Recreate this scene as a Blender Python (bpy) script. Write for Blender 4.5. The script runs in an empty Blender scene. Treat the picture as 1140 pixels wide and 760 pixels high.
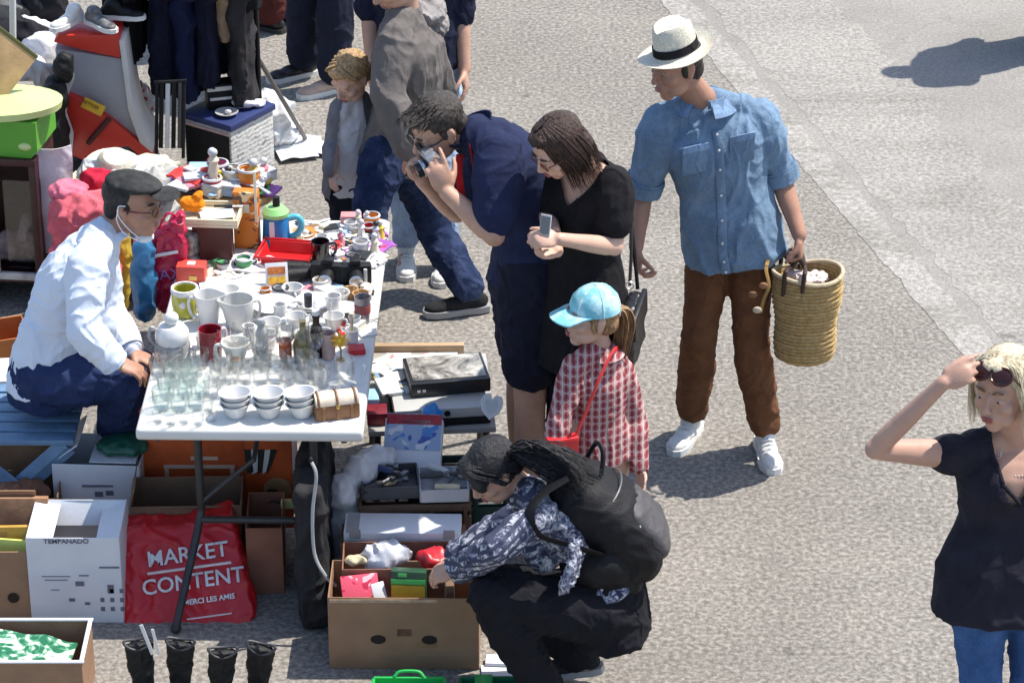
import bpy, bmesh, math, random
import numpy as np
from mathutils import Vector, Matrix, noise
random.seed(7)
rad = math.radians
PI = math.pi
scene = bpy.context.scene
COL = scene.collection

# ------------------------------------------------------------------ camera maths
F = 3600.0; PITCH = rad(27.0); CH = 6.05
KC, KS = math.cos(PITCH), math.sin(PITCH)
def _ray(px, py):
    u = (px-570.0)/F; v = (380.0-py)/F
    return Vector((u, KC+v*KS, -KS+v*KC))
def G(px, py, z=0.0):
    d = _ray(px, py); t = (z-CH)/d.z
    return Vector((d.x*t, d.y*t, z))
def J(px, py, y):
    d = _ray(px, py); t = y/d.y
    return Vector((d.x*t, y, CH+d.z*t))
def V(px, y, z):
    dep = y*KC+(CH-z)*KS
    return Vector(((px-570.0)/F*dep, y, z))

# ------------------------------------------------------------------ materials
MATS = {}
def newmat(name):
    m = bpy.data.materials.new(name); m.use_nodes = True
    nt = m.node_tree; nt.nodes.clear()
    out = nt.nodes.new('ShaderNodeOutputMaterial')
    b = nt.nodes.new('ShaderNodeBsdfPrincipled')
    nt.links.new(b.outputs[0], out.inputs[0])
    return m, nt, b, out
def N(nt, typ, **kw):
    n = nt.nodes.new(typ)
    for k, v in kw.items():
        if k.startswith('_'): setattr(n, k[1:], v)
        else: n.inputs[k.replace('~', ' ')].default_value = v
    return n
def noise_tex(nt, co, scale, detail=4, rough=.6, dist=0):
    n = N(nt, 'ShaderNodeTexNoise', Scale=scale, Detail=detail, Roughness=rough, Distortion=dist)
    nt.links.new(co, n.inputs['Vector']); return n
def ramp(nt, fac, stops):
    r = nt.nodes.new('ShaderNodeValToRGB')
    while len(r.color_ramp.elements) < len(stops): r.color_ramp.elements.new(.5)
    for e, (p, c) in zip(r.color_ramp.elements, stops):
        e.position = p; e.color = (c[0], c[1], c[2], 1) if hasattr(c, '__len__') else (c, c, c, 1)
    nt.links.new(fac, r.inputs[0]); return r
def mixc(nt, fac, a, b, mode='MIX'):
    m = nt.nodes.new('ShaderNodeMix'); m.data_type = 'RGBA'; m.blend_type = mode
    for sock, v in ((m.inputs[0], fac), (m.inputs[6], a), (m.inputs[7], b)):
        if hasattr(v, 'is_output') or isinstance(v, bpy.types.NodeSocket): nt.links.new(v, sock)
        elif hasattr(v, '__len__'): sock.default_value = (v[0], v[1], v[2], 1)
        else: sock.default_value = v
    return m.outputs[2]
def mat(name, col, rough=.6, var=.18, vscale=9, bump=.15, bscale=70, metal=0, spec=.5, sss=0, sheen=0, coat=0, crease=0):
    if name in MATS: return MATS[name]
    m, nt, b, out = newmat(name)
    tc = nt.nodes.new('ShaderNodeTexCoord'); co = tc.outputs['Object']
    n = noise_tex(nt, co, vscale, 5)
    r = ramp(nt, n.outputs['Fac'], [(.3, [c*(1-var) for c in col]), (.7, [min(c*(1+var), .97) for c in col])])
    nt.links.new(r.outputs[0], b.inputs['Base Color'])
    b.inputs['Roughness'].default_value = rough; b.inputs['Metallic'].default_value = metal
    b.inputs['Specular IOR Level'].default_value = spec
    if sss: b.inputs['Subsurface Weight'].default_value = sss; b.inputs['Subsurface Radius'].default_value = (.012, .005, .003); b.inputs['Subsurface Scale'].default_value = 1
    if sheen: b.inputs['Sheen Weight'].default_value = sheen; b.inputs['Sheen Roughness'].default_value = .5
    if coat: b.inputs['Coat Weight'].default_value = coat
    if bump:
        n2 = noise_tex(nt, co, bscale, 6, .65)
        bp = N(nt, 'ShaderNodeBump', Strength=bump, Distance=.01)
        nt.links.new(n2.outputs['Fac'], bp.inputs['Height']); nt.links.new(bp.outputs[0], b.inputs['Normal'])
        if crease: creases(nt, co, bp, crease)
    MATS[name] = m; return m
def creases(nt, co, bp, k):
    # thin ridged creases of the cloth, as bump
    mp = N(nt, 'ShaderNodeMapping'); mp.inputs['Scale'].default_value = (1, 1, .6); nt.links.new(co, mp.inputs[0])
    n = noise_tex(nt, mp.outputs[0], 6.5, 2, .5, .35)
    a = nt.nodes.new('ShaderNodeMath'); a.operation = 'SUBTRACT'; a.inputs[1].default_value = .5; nt.links.new(n.outputs['Fac'], a.inputs[0])
    c = nt.nodes.new('ShaderNodeMath'); c.operation = 'ABSOLUTE'; nt.links.new(a.outputs[0], c.inputs[0])
    r = ramp(nt, c.outputs[0], [(0, 1), (.07, 0)]); r.color_ramp.interpolation = 'EASE'
    b2 = N(nt, 'ShaderNodeBump', Strength=k*.55, Distance=.008); nt.links.new(r.outputs[0], b2.inputs['Height']); nt.links.new(b2.outputs[0], bp.inputs['Normal'])
def fabric(name, col, var=.2, rough=.9, spec=.2, sheen=0.0, bump=.35, bscale=45, crease=.7):
    return mat(name, col, rough, var, 14, bump, bscale, spec=spec, sheen=sheen, crease=crease)
def plastic(name, col, rough=.35, var=.08): return mat(name, col, rough, var, 6, .05, 90)
def glassmat(name, tint=(.93, .97, .96), f=.35, rough=.03):
    if name in MATS: return MATS[name]
    m = bpy.data.materials.new(name); m.use_nodes = True; nt = m.node_tree; nt.nodes.clear()
    out = nt.nodes.new('ShaderNodeOutputMaterial')
    tr = N(nt, 'ShaderNodeBsdfTransparent'); tr.inputs[0].default_value = (*tint, 1)
    gl = N(nt, 'ShaderNodeBsdfGlossy', Roughness=rough)
    lw = N(nt, 'ShaderNodeLayerWeight', Blend=f)
    tc = nt.nodes.new('ShaderNodeTexCoord')
    nn = noise_tex(nt, tc.outputs['Object'], 40, 2)
    bp = N(nt, 'ShaderNodeBump', Strength=.12, Distance=.004); nt.links.new(nn.outputs['Fac'], bp.inputs['Height'])
    nt.links.new(bp.outputs[0], lw.inputs['Normal']); nt.links.new(bp.outputs[0], gl.inputs['Normal'])
    mx = nt.nodes.new('ShaderNodeMixShader'); nt.links.new(lw.outputs['Facing'], mx.inputs[0])
    nt.links.new(tr.outputs[0], mx.inputs[1]); nt.links.new(gl.outputs[0], mx.inputs[2]); nt.links.new(mx.outputs[0], out.inputs[0])
    MATS[name] = m; return m
def pattern_mat(name, build, rough=.85, bump=.3, bscale=50, spec=.2, crease=0):
    """build(nt, coord_socket) returns a colour socket"""
    if name in MATS: return MATS[name]
    m, nt, b, out = newmat(name)
    tc = nt.nodes.new('ShaderNodeTexCoord'); co = tc.outputs['Object']
    nt.links.new(build(nt, co), b.inputs['Base Color'])
    b.inputs['Roughness'].default_value = rough; b.inputs['Specular IOR Level'].default_value = spec
    n2 = noise_tex(nt, co, bscale, 6, .65)
    bp = N(nt, 'ShaderNodeBump', Strength=bump, Distance=.01)
    nt.links.new(n2.outputs['Fac'], bp.inputs['Height']); nt.links.new(bp.outputs[0], b.inputs['Normal'])
    if crease: creases(nt, co, bp, crease)
    MATS[name] = m; return m
def wave(nt, co, direction, scale, sharp=(.45, .55), dist=1.0, phase=0):
    w = N(nt, 'ShaderNodeTexWave', Scale=scale, Distortion=dist); w.wave_type = 'BANDS'; w.bands_direction = direction
    w.inputs['Detail Scale'].default_value = 2; w.inputs['Phase Offset'].default_value = phase
    nt.links.new(co, w.inputs['Vector'])
    return ramp(nt, w.outputs['Fac'], [(sharp[0], 0), (sharp[1], 1)]).outputs[0]

# ------------------------------------------------------------------ objects
def thing(name, label, cat, loc=(0, 0, 0), rotz=0, group=None):
    o = bpy.data.objects.new(name, None); COL.objects.link(o)
    o.empty_display_size = .1; o.location = loc; o.rotation_euler = (0, 0, rotz)
    o['label'] = label; o['category'] = cat
    if group: o['group'] = group
    return o
def rootof(o):
    while o.parent: o = o.parent
    return o
def tomesh(bm, name):
    me = bpy.data.meshes.new(name)
    bmesh.ops.recalc_face_normals(bm, faces=bm.faces)
    bm.to_mesh(me); bm.free(); return me
def part(name, bm, m, parent=None, smooth=True, label=None, mats=None):
    """bm (bmesh or mesh) in world coordinates; the child takes its thing's origin"""
    me = tomesh(bm, name) if isinstance(bm, bmesh.types.BMesh) else bm
    me.name = name
    me.materials.clear()
    for x in (mats or [m]): me.materials.append(x)
    if smooth:
        me.shade_smooth() if hasattr(me, 'shade_smooth') else None
        try: me.set_sharp_from_angle(angle=rad(38))
        except Exception: pass
    o = bpy.data.objects.new(name, me); COL.objects.link(o)
    if parent:
        r = rootof(parent)
        R = Matrix.Translation(r.location) @ r.rotation_euler.to_matrix().to_4x4()
        me.transform(R.inverted()); o.parent = parent
    if label: o['label'] = label
    return o
def solo(name, bm, m, label, cat, group=None, origin=None, smooth=True, mats=None, kind=None):
    """a thing that is one mesh"""
    o = part(name, bm, m, None, smooth, None, mats)
    if origin is None:
        vs = np.empty(len(o.data.vertices)*3); o.data.vertices.foreach_get('co', vs); vs = vs.reshape(-1, 3)
        origin = (vs[:, 0].mean(), vs[:, 1].mean(), vs[:, 2].min())
    o.data.transform(Matrix.Translation(-Vector(origin))); o.location = origin
    o['label'] = label; o['category'] = cat
    if group: o['group'] = group
    if kind: o['kind'] = kind
    return o
def structure(name, bm, m, smooth=False):
    o = part(name, bm, m, None, smooth); o['kind'] = 'structure'; return o
def dup(root, loc, rotz=0, label=None, group=None, scale=None, name=None):
    r = root.copy(); COL.objects.link(r); r.location = loc; r.rotation_euler = (0, 0, rotz)
    if scale: r.scale = scale if hasattr(scale, '__len__') else (scale,)*3
    if label: r['label'] = label
    if group: r['group'] = group
    for ch in list(root.children):
        c = ch.copy(); COL.objects.link(c); c.parent = r
        for g in ch.children:
            d = g.copy(); COL.objects.link(d); d.parent = c
    return r

# ------------------------------------------------------------------ shapes (all add to a bmesh)
def BM(): return bmesh.new()
def frame(axis, hint=Vector((0, 0, 1))):
    z = axis.normalized()
    if abs(z.dot(hint)) > .97: hint = Vector((0, 1, 0)) if abs(z.y) < .9 else Vector((1, 0, 0))
    x = hint.cross(z).normalized(); y = z.cross(x)
    return x, y, z
def Rz(a): return Matrix.Rotation(a, 4, 'Z')
def T(*v):
    return Matrix.Translation(Vector(v[0]) if len(v) == 1 else Vector(v))
def TR(loc, rz=0, rx=0, ry=0):
    return Matrix.Translation(Vector(loc)) @ Matrix.Rotation(rz, 4, 'Z') @ Matrix.Rotation(ry, 4, 'Y') @ Matrix.Rotation(rx, 4, 'X')
def box(bm, size, M=None, bev=0.0, seg=2, mi=0):
    """box centred in x,y, base at z=0 of M"""
    g = bmesh.ops.create_cube(bm, size=1)
    vs = g['verts']
    for v in vs: v.co = Vector((v.co.x*size[0], v.co.y*size[1], (v.co.z+.5)*size[2]))
    fs = list({f for v in vs for f in v.link_faces})
    if bev > 0:
        es = list({e for v in vs for e in v.link_edges})
        r = bmesh.ops.bevel(bm, geom=es, offset=bev, segments=seg, affect='EDGES', profile=.6)
        vs = list(set(v for v in vs if v.is_valid) | set(r['verts']))
        fs = list({f for v in vs for f in v.link_faces})
    for f in fs: f.material_index = mi
    if M is not None:
        for v in vs: v.co = M @ v.co
    return vs
def lathe(bm, prof, M=None, n=24, mi=0, close=True):
    rings = []
    for r, z in prof:
        if r < 1e-5: rings.append([bm.verts.new(Vector((0, 0, z)))])
        else: rings.append([bm.verts.new(Vector((r*math.cos(2*PI*i/n), r*math.sin(2*PI*i/n), z))) for i in range(n)])
    for a, b in zip(rings, rings[1:]):
        for i in range(n):
            j = (i+1) % n
            q = [a[i % len(a)], a[j % len(a)], b[j % len(b)], b[i % len(b)]]
            u = []
            for v in q:
                if v not in u: u.append(v)
            if len(u) > 2:
                try: bm.faces.new(u).material_index = mi
                except ValueError: pass
    if M is not None:
        for rg in rings:
            for v in rg: v.co = M @ v.co
def ell(bm, c, r, M=None, sub=3):
    g = bmesh.ops.create_icosphere(bm, subdivisions=sub, radius=1)
    r = r if hasattr(r, '__len__') else (r, r, r)
    for v in g['verts']:
        v.co = Vector((v.co.x*r[0]+c[0], v.co.y*r[1]+c[1], v.co.z*r[2]+c[2]))
        if M is not None: v.co = M @ v.co
    return g['verts']
def tube(bm, pts, rads, n=12, caps=True, flat=None, hint=Vector((0, 0, 1)), mi=0):
    """tube with radius per point; flat=(a,b) scales the two section axes"""
    pts = [Vector(p) for p in pts]
    if not hasattr(rads, '__len__'): rads = [rads]*len(pts)
    rings = []; px = None
    for i, p in enumerate(pts):
        a = pts[max(i-1, 0)]; b = pts[min(i+1, len(pts)-1)]
        d = (b-a)
        if d.length < 1e-7: d = Vector((0, 0, 1))
        z = d.normalized()
        if px is None: x, y, _ = frame(z, hint)
        else:
            x = px-z*px.dot(z)
            if x.length < 1e-6: x, y, _ = frame(z, hint)
            x.normalize(); y = z.cross(x)
        px = x
        fa, fb = flat or (1, 1)
        rings.append([bm.verts.new(p+(x*math.cos(2*PI*k/n)*fa+y*math.sin(2*PI*k/n)*fb)*rads[i]) for k in range(n)])
    for a, b in zip(rings, rings[1:]):
        for k in range(n):
            bm.faces.new((a[k], a[(k+1) % n], b[(k+1) % n], b[k])).material_index = mi
    if caps:
        bm.faces.new(rings[0][::-1]).material_index = mi; bm.faces.new(rings[-1]).material_index = mi
def curvepts(pts, n=8):
    """catmull-rom through pts"""
    P = [Vector(p) for p in pts]; P = [P[0]*2-P[1]]+P+[P[-1]*2-P[-2]]
    out = []
    for i in range(1, len(P)-2):
        for k in range(n):
            t = k/n
            a, b, c, d = P[i-1:i+3]
            out.append(.5*((2*b)+(c-a)*t+(2*a-5*b+4*c-d)*t*t+(3*b-a-3*c+d)*t**3))
    out.append(P[-2]); return out
def loft(bm, secs, n=28, mi=0):
    """secs: (centre, half width vector, half depth vector, squareness)"""
    rings = []
    for c, ax, ay, e in secs:
        rg = []
        for k in range(n):
            a = 2*PI*k/n; ca, sa = math.cos(a), math.sin(a)
            rg.append(bm.verts.new(c+ax*math.copysign(abs(ca)**e, ca)+ay*math.copysign(abs(sa)**e, sa)))
        rings.append(rg)
    for a, b in zip(rings, rings[1:]):
        for k in range(n): bm.faces.new((a[k], a[(k+1) % n], b[(k+1) % n], b[k])).material_index = mi
    bm.faces.new(rings[0][::-1]).material_index = mi; bm.faces.new(rings[-1]).material_index = mi
def prism(bm, poly, th, M=None, mi=0):
    """poly in local xz plane (x,z), thickness along y"""
    a = [bm.verts.new(Vector((x, -th/2, z))) for x, z in poly]; b = [bm.verts.new(Vector((x, th/2, z))) for x, z in poly]
    fs = [bm.faces.new(a), bm.faces.new(b[::-1])]
    for i in range(len(a)):
        j = (i+1) % len(a); fs.append(bm.faces.new((a[j], a[i], b[i], b[j])))
    for f in fs: f.material_index = mi
    if M is not None:
        for v in a+b: v.co = M @ v.co
def grid(bm, w, d, nx, ny, fz, M=None, th=0.0):
    vs = [[bm.verts.new(Vector(((i/nx-.5)*w, (j/ny-.5)*d, fz((i/nx-.5)*w, (j/ny-.5)*d)))) for i in range(nx+1)] for j in range(ny+1)]
    for j in range(ny):
        for i in range(nx): bm.faces.new((vs[j][i], vs[j][i+1], vs[j+1][i+1], vs[j+1][i]))
    if th:
        lo = [[bm.verts.new(v.co-Vector((0, 0, th))) for v in row] for row in vs]
        for j in range(ny):
            for i in range(nx): bm.faces.new((lo[j][i], lo[j+1][i], lo[j+1][i+1], lo[j][i+1]))
        for i in range(nx):
            bm.faces.new((vs[0][i+1], vs[0][i], lo[0][i], lo[0][i+1])); bm.faces.new((vs[ny][i], vs[ny][i+1], lo[ny][i+1], lo[ny][i]))
        for j in range(ny):
            bm.faces.new((vs[j][0], vs[j+1][0], lo[j+1][0], lo[j][0])); bm.faces.new((vs[j+1][nx], vs[j][nx], lo[j][nx], lo[j+1][nx]))
        vs += lo
    if M is not None:
        for row in vs:
            for v in row: v.co = M @ v.co

# ------------------------------------------------------------------ remesh, smoothing, folds
def remesh(bm, vox, smooth=4, mask=None, folds=None, cut=None, post=0):
    bmesh.ops.recalc_face_normals(bm, faces=bm.faces)
    me = bpy.data.meshes.new('tmp'); bm.to_mesh(me); bm.free()
    ob = bpy.data.objects.new('tmp', me); COL.objects.link(ob)
    md = ob.modifiers.new('r', 'REMESH'); md.mode = 'VOXEL'; md.voxel_size = vox
    dg = bpy.context.evaluated_depsgraph_get(); dg.update()
    out = bpy.data.meshes.new_from_object(ob.evaluated_get(dg))
    bpy.data.objects.remove(ob); bpy.data.meshes.remove(me)
    n = len(out.vertices)
    co = np.empty(n*3); out.vertices.foreach_get('co', co); co = co.reshape(-1, 3)
    ed = np.empty(len(out.edges)*2, dtype=np.int32); out.edges.foreach_get('vertices', ed); ed = ed.reshape(-1, 2)
    deg = np.bincount(ed.ravel(), minlength=n).clip(1)
    w = np.ones(n) if mask is None else mask(co)
    a, b = ed[:, 0], ed[:, 1]
    for it in range(smooth):
        for q in range(3):
            s = np.bincount(a, co[b, q], n)+np.bincount(b, co[a, q], n)
            co[:, q] += w*.6*(s/deg-co[:, q])
    out.vertices.foreach_set('co', co.ravel()); out.update()
    if folds:
        nm = np.empty(n*3); out.vertex_normals.foreach_get('vector', nm); nm = nm.reshape(-1, 3)
        d = np.fromiter((folds(Vector(c)) for c in co), dtype=float, count=n)
        co += nm*d[:, None]
        for it in range(post):
            for q in range(3):
                s = np.bincount(a, co[b, q], n)+np.bincount(b, co[a, q], n)
                co[:, q] += .5*(s/deg-co[:, q])
        out.vertices.foreach_set('co', co.ravel()); out.update()
    if cut:
        b2 = bmesh.new(); b2.from_mesh(out)
        bmesh.ops.delete(b2, geom=[v for v in b2.verts if cut(v.co)], context='VERTS')
        b2.to_mesh(out); b2.free(); out.update()
    return out
def folder(amp, s=(9, 9, 6), seed=0, crisp=1.0):
    off = Vector((seed*3.1, seed*1.7, seed*5.3))
    def f(p):
        q = Vector((p.x*s[0], p.y*s[1], p.z*s[2]))+off
        w = noise.noise(q*.6)*1.3
        q2 = Vector((q.x+w, q.y-w, q.z+w*.8))
        r = max(0.0, 1-abs(noise.noise(q2))*3.4)
        r2 = max(0.0, 1-abs(noise.noise(q2*1.9+off))*3.2)
        return amp*(r*r*crisp-.22)+amp*.55*(r2*r2*crisp-.2)+amp*.18*noise.noise(q*4)
    return f
def text_bm(body, size, M, th=.001, align='CENTER', bold=0.0, space=1.0):
    cu = bpy.data.curves.new('t', 'FONT'); cu.body = body; cu.size = size; cu.extrude = th
    cu.align_x = align; cu.align_y = 'CENTER'; cu.offset = bold; cu.space_character = space; cu.resolution_u = 3
    ob = bpy.data.objects.new('t', cu); COL.objects.link(ob)
    dg = bpy.context.evaluated_depsgraph_get(); dg.update()
    me = bpy.data.meshes.new_from_object(ob.evaluated_get(dg))
    bpy.data.objects.remove(ob); bpy.data.curves.remove(cu)
    me.transform(M); bm = bmesh.new(); bm.from_mesh(me); bpy.data.meshes.remove(me)
    return bm
# ================================================================== PEOPLE
SKIN = lambda: mat('skin', (.50, .29, .205), .5, .1, 20, .12, 160, spec=.35, sss=.0)
SKINF = lambda: mat('skin_fair', (.58, .36, .27), .5, .08, 20, .1, 160, spec=.35)
SKINT = lambda: mat('skin_tanned', (.40, .21, .14), .5, .1, 20, .12, 160, spec=.35)
LIP = lambda: mat('lips', (.36, .10, .085), .45, .05, 30, .05)
def eye_mats():
    return [mat('eye_white', (.45, .42, .40), .25, .03, 10, 0), mat('iris', (.05, .03, .02), .2, .1, 10, 0)]

def limb(bm, pts, rads, k=7, n=14):
    """tapered tube through joints with rounded joints; rads per joint plus optional mid bulge"""
    P = []; R = []
    for i in range(len(pts)-1):
        a, b = Vector(pts[i]), Vector(pts[i+1]); ra, rb = rads[i], rads[i+1]
        for j in range(k):
            t = j/k; P.append(a.lerp(b, t)); R.append(ra+(rb-ra)*t+.10*min(ra, rb)*math.sin(PI*min(1, t*1.4)))
    P.append(Vector(pts[-1])); R.append(rads[-1])
    tube(bm, P, R, n)
    for p, r in zip(pts, rads): ell(bm, p, r*.99, sub=2)

def headM(c, look, up=Vector((0, 0, 1)), s=1.0):
    y = Vector(look).normalized(); x = y.cross(Vector(up)).normalized(); z = x.cross(y)
    M = Matrix((x, y, z)).transposed().to_4x4(); M.translation = Vector(c)
    return M @ Matrix.Scale(s, 4)

def head_geo(bm, M, fem=False, child=False):
    E = lambda c, r, sub=3: ell(bm, c, r, M, sub)
    jw = .9 if fem else 1.0
    E((0, -.012, .033), (.074, .093, .082)); E((0, .022, -.012), (.063*jw, .066, .092)); E((0, .0, -.01), (.069, .07, .07))
    E((0, .058, -.088), (.028*jw, .027, .024)); E((-.03*jw, .03, -.068), (.026, .045, .028)); E((.03*jw, .03, -.068), (.026, .045, .028))
    E((0, .066, -.055), (.031, .03, .03))                                        # muzzle
    for s in (-1, 1):
        E((s*.03, .071, .030), (.026, .014, .009), 2)                           # brow ridge
        E((s*.038, .058, -.022), (.024, .026, .022), 2)                         # cheek
        E((s*.030, .076, .008), (.0175, .011, .009), 2)                         # lids
        E((s*.076, -.006, -.004), (.007, .017, .031), 2)                        # ear
        E((s*.081, -.014, .006), (.006, .012, .020), 2); E((s*.077, .001, -.024), (.006, .009, .011), 2)
        E((s*.011, .099, -.026), (.008, .009, .007), 2)                         # nostril wing
    nl = .8 if (fem or child) else 1.0
    tube(bm, [M @ Vector((0, .084, .022)), M @ Vector((0, .092+.006*nl, .0)), M @ Vector((0, .100+.010*nl, -.018)), M @ Vector((0, .100+.012*nl, -.026))], [.007, .0085, .011, .009], 10)
    E((0, .100+.008*nl, -.022), (.0105, .012, .0095), 2)
    E((0, .092, -.050), (.021, .009, .0055), 2); E((0, .090, -.060), (.018, .009, .006), 2)

def hand_geo(bm, w, d, n, side=1, curl=.5, s=1.0, spread=.06, curls=None, thumb=(.75, .55, .35)):
    """w wrist, d direction to the knuckles, n the way the palm faces, side: which lateral side the thumb is on"""
    d = Vector(d).normalized(); n = Vector(n); n = (n-d*n.dot(d)).normalized(); l = d.cross(n)*side
    w = Vector(w)
    Mx = Matrix((l, d, n)).transposed().to_4x4(); Mx.translation = w
    ell(bm, (0, .048*s, 0), (.040*s, .052*s, .0155*s), Mx, 3); ell(bm, (0, .012*s, 0), (.027*s, .03*s, .017*s), Mx, 2)
    ell(bm, (.022*s, .035*s, .006*s), (.018*s, .032*s, .015*s), Mx, 2)
    for i, (x, L, r) in enumerate(((.0315, .074, .0088), (.0105, .083, .0090), (-.0105, .077, .0086), (-.031, .060, .0078))):
        c = (curls[i] if curls else curl)
        p = w+l*x*s+d*(.082-abs(x-.005)*.25)*s; a = 0.0
        dd = (d+l*x*spread*30).normalized(); pts = [p-d*.03*s, p]
        for j, f in enumerate((.45, .31, .24)):
            a += c*(.9, 1.15, .8)[j]
            q = dd*math.cos(a)+n*math.sin(a); p = p+q*L*f*s; pts.append(p)
        tube(bm, pts, [r*s, r*1.03*s, r*s, r*.92*s, r*.72*s], 9)
        for k, q in enumerate(pts[1:]): ell(bm, q, (r*1.03, r, r*.92, r*.74)[k]*s, sub=1)
    p = w+l*.026*s+d*.022*s; t = (l*thumb[0]+d*thumb[1]+n*thumb[2]).normalized()
    t2 = (l*thumb[0]*.4+d*thumb[1]*1.3+n*(thumb[2]+.35*curl)).normalized()
    pts = [p, p+t*.034*s, p+t*.034*s+(t+t2).normalized()*.03*s, p+t*.034*s+(t+t2).normalized()*.03*s+t2*.025*s]
    tube(bm, pts, [.013*s, .0115*s, .0098*s, .0075*s], 9)
    for q, r in zip(pts, (.013, .0115, .0098, .0078)): ell(bm, q, r*s, sub=1)
    return w+d*.085*s

TORSO_M = [(-.14, .12, .085), (0, .168, .118), (.2, .162, .114), (.42, .148, .105), (.68, .168, .118), (.86, .182, .112), (.98, .155, .088), (1.07, .085, .062)]
TORSO_F = [(-.14, .12, .09), (0, .178, .125), (.2, .160, .112), (.44, .128, .095), (.68, .146, .108), (.86, .158, .102), (.98, .135, .080), (1.07, .07, .055)]
def torso_secs(p, prof, off=0.0, t0=None, t1=None, s=1.0, flare=0.0, fwid=1.0):
    A = (p['HL']+p['HR'])/2; B = (p['SL']+p['SR'])/2; bul = p.get('bulge', Vector((0, 0, 0)))
    C = (A+B)/2+bul
    xs = (p['SR']-p['SL']).normalized(); xh = (p['HR']-p['HL']).normalized()
    def pt(t):
        if t > 1: return B+(B-C).normalized()*(t-1)*(B-A).length
        if t < 0: return A-(C-A).normalized()*(-t)*(B-A).length
        return A*(1-t)**2+C*2*t*(1-t)+B*t*t
    out = []
    ts = sorted(set([q[0] for q in prof]+([t0] if t0 is not None else [])+([t1] if t1 is not None else [])))
    for t in ts:
        if t0 is not None and t < t0-1e-6: continue
        if t1 is not None and t > t1+1e-6: continue
        i = 0
        while i < len(prof)-2 and prof[i+1][0] < t: i += 1
        (ta, wa, da), (tb, wb, db) = prof[i], prof[i+1]
        u = (t-ta)/(tb-ta)
        if t < ta: u = 0
        u = max(0, min(1, u)); w, d = wa+(wb-wa)*u, da+(db-da)*u
        if t < 0 and t0 is not None: w, d = max(w, prof[1][1]), max(d, prof[1][2])
        fl = flare*max(0, .5-t)
        tan = (pt(t+.02)-pt(t-.02)).normalized()
        tt = max(0, min(1, t)); x = xh.lerp(xs, tt); x = (x-tan*x.dot(tan)).normalized(); y = tan.cross(x)
        out.append((pt(t), x*(w*s*fwid+off+fl), y*(d*s+off+fl), .88))
    return out

def pose(base, face, h=1.75, over=None):
    """default standing joints, facing angle (0 = +y, anticlockwise), overridden by world points"""
    s = h/1.75; M = T(base[0], base[1], 0) @ Rz(face)
    L = dict(HL=(-.09, 0, .93), HR=(.09, 0, .93), KL=(-.1, .02, .5), KR=(.1, .02, .5), AL=(-.11, -.02, .09), AR=(.11, -.02, .09),
             SL=(-.175, 0, 1.42), SR=(.175, 0, 1.42), EL=(-.225, -.03, 1.13), ER=(.225, -.03, 1.13), WL=(-.24, .05, .88), WR=(.24, .05, .88),
             NK=(0, -.005, 1.48), HD=(0, .035, 1.635))
    p = {k: M @ (Vector(v)*s) for k, v in L.items()}
    p['s'] = s; p['fwd'] = (M.to_3x3() @ Vector((0, 1, 0)))
    p['look'] = p['fwd']+Vector((0, 0, -.15)); p['toeL'] = p['toeR'] = p['fwd']
    if over: p.update(over)
    return p
def report(nm, p):
    g = lambda a, b: (p[a]-p[b]).length/p['s']
    print('POSE', nm, 'ua %.2f %.2f fa %.2f %.2f th %.2f %.2f sh %.2f %.2f torso %.2f shw %.2f neck %.2f head-z %.2f shz %.2f hipz %.2f' % (
        g('SL', 'EL'), g('SR', 'ER'), g('EL', 'WL'), g('ER', 'WR'), g('HL', 'KL'), g('HR', 'KR'), g('KL', 'AL'), g('KR', 'AR'),
        (((p['SL']+p['SR'])-(p['HL']+p['HR']))/2).length/p['s'], g('SL', 'SR'), g('HD', 'NK'), p['HD'].z, p['SL'].z, p['HL'].z))

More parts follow.
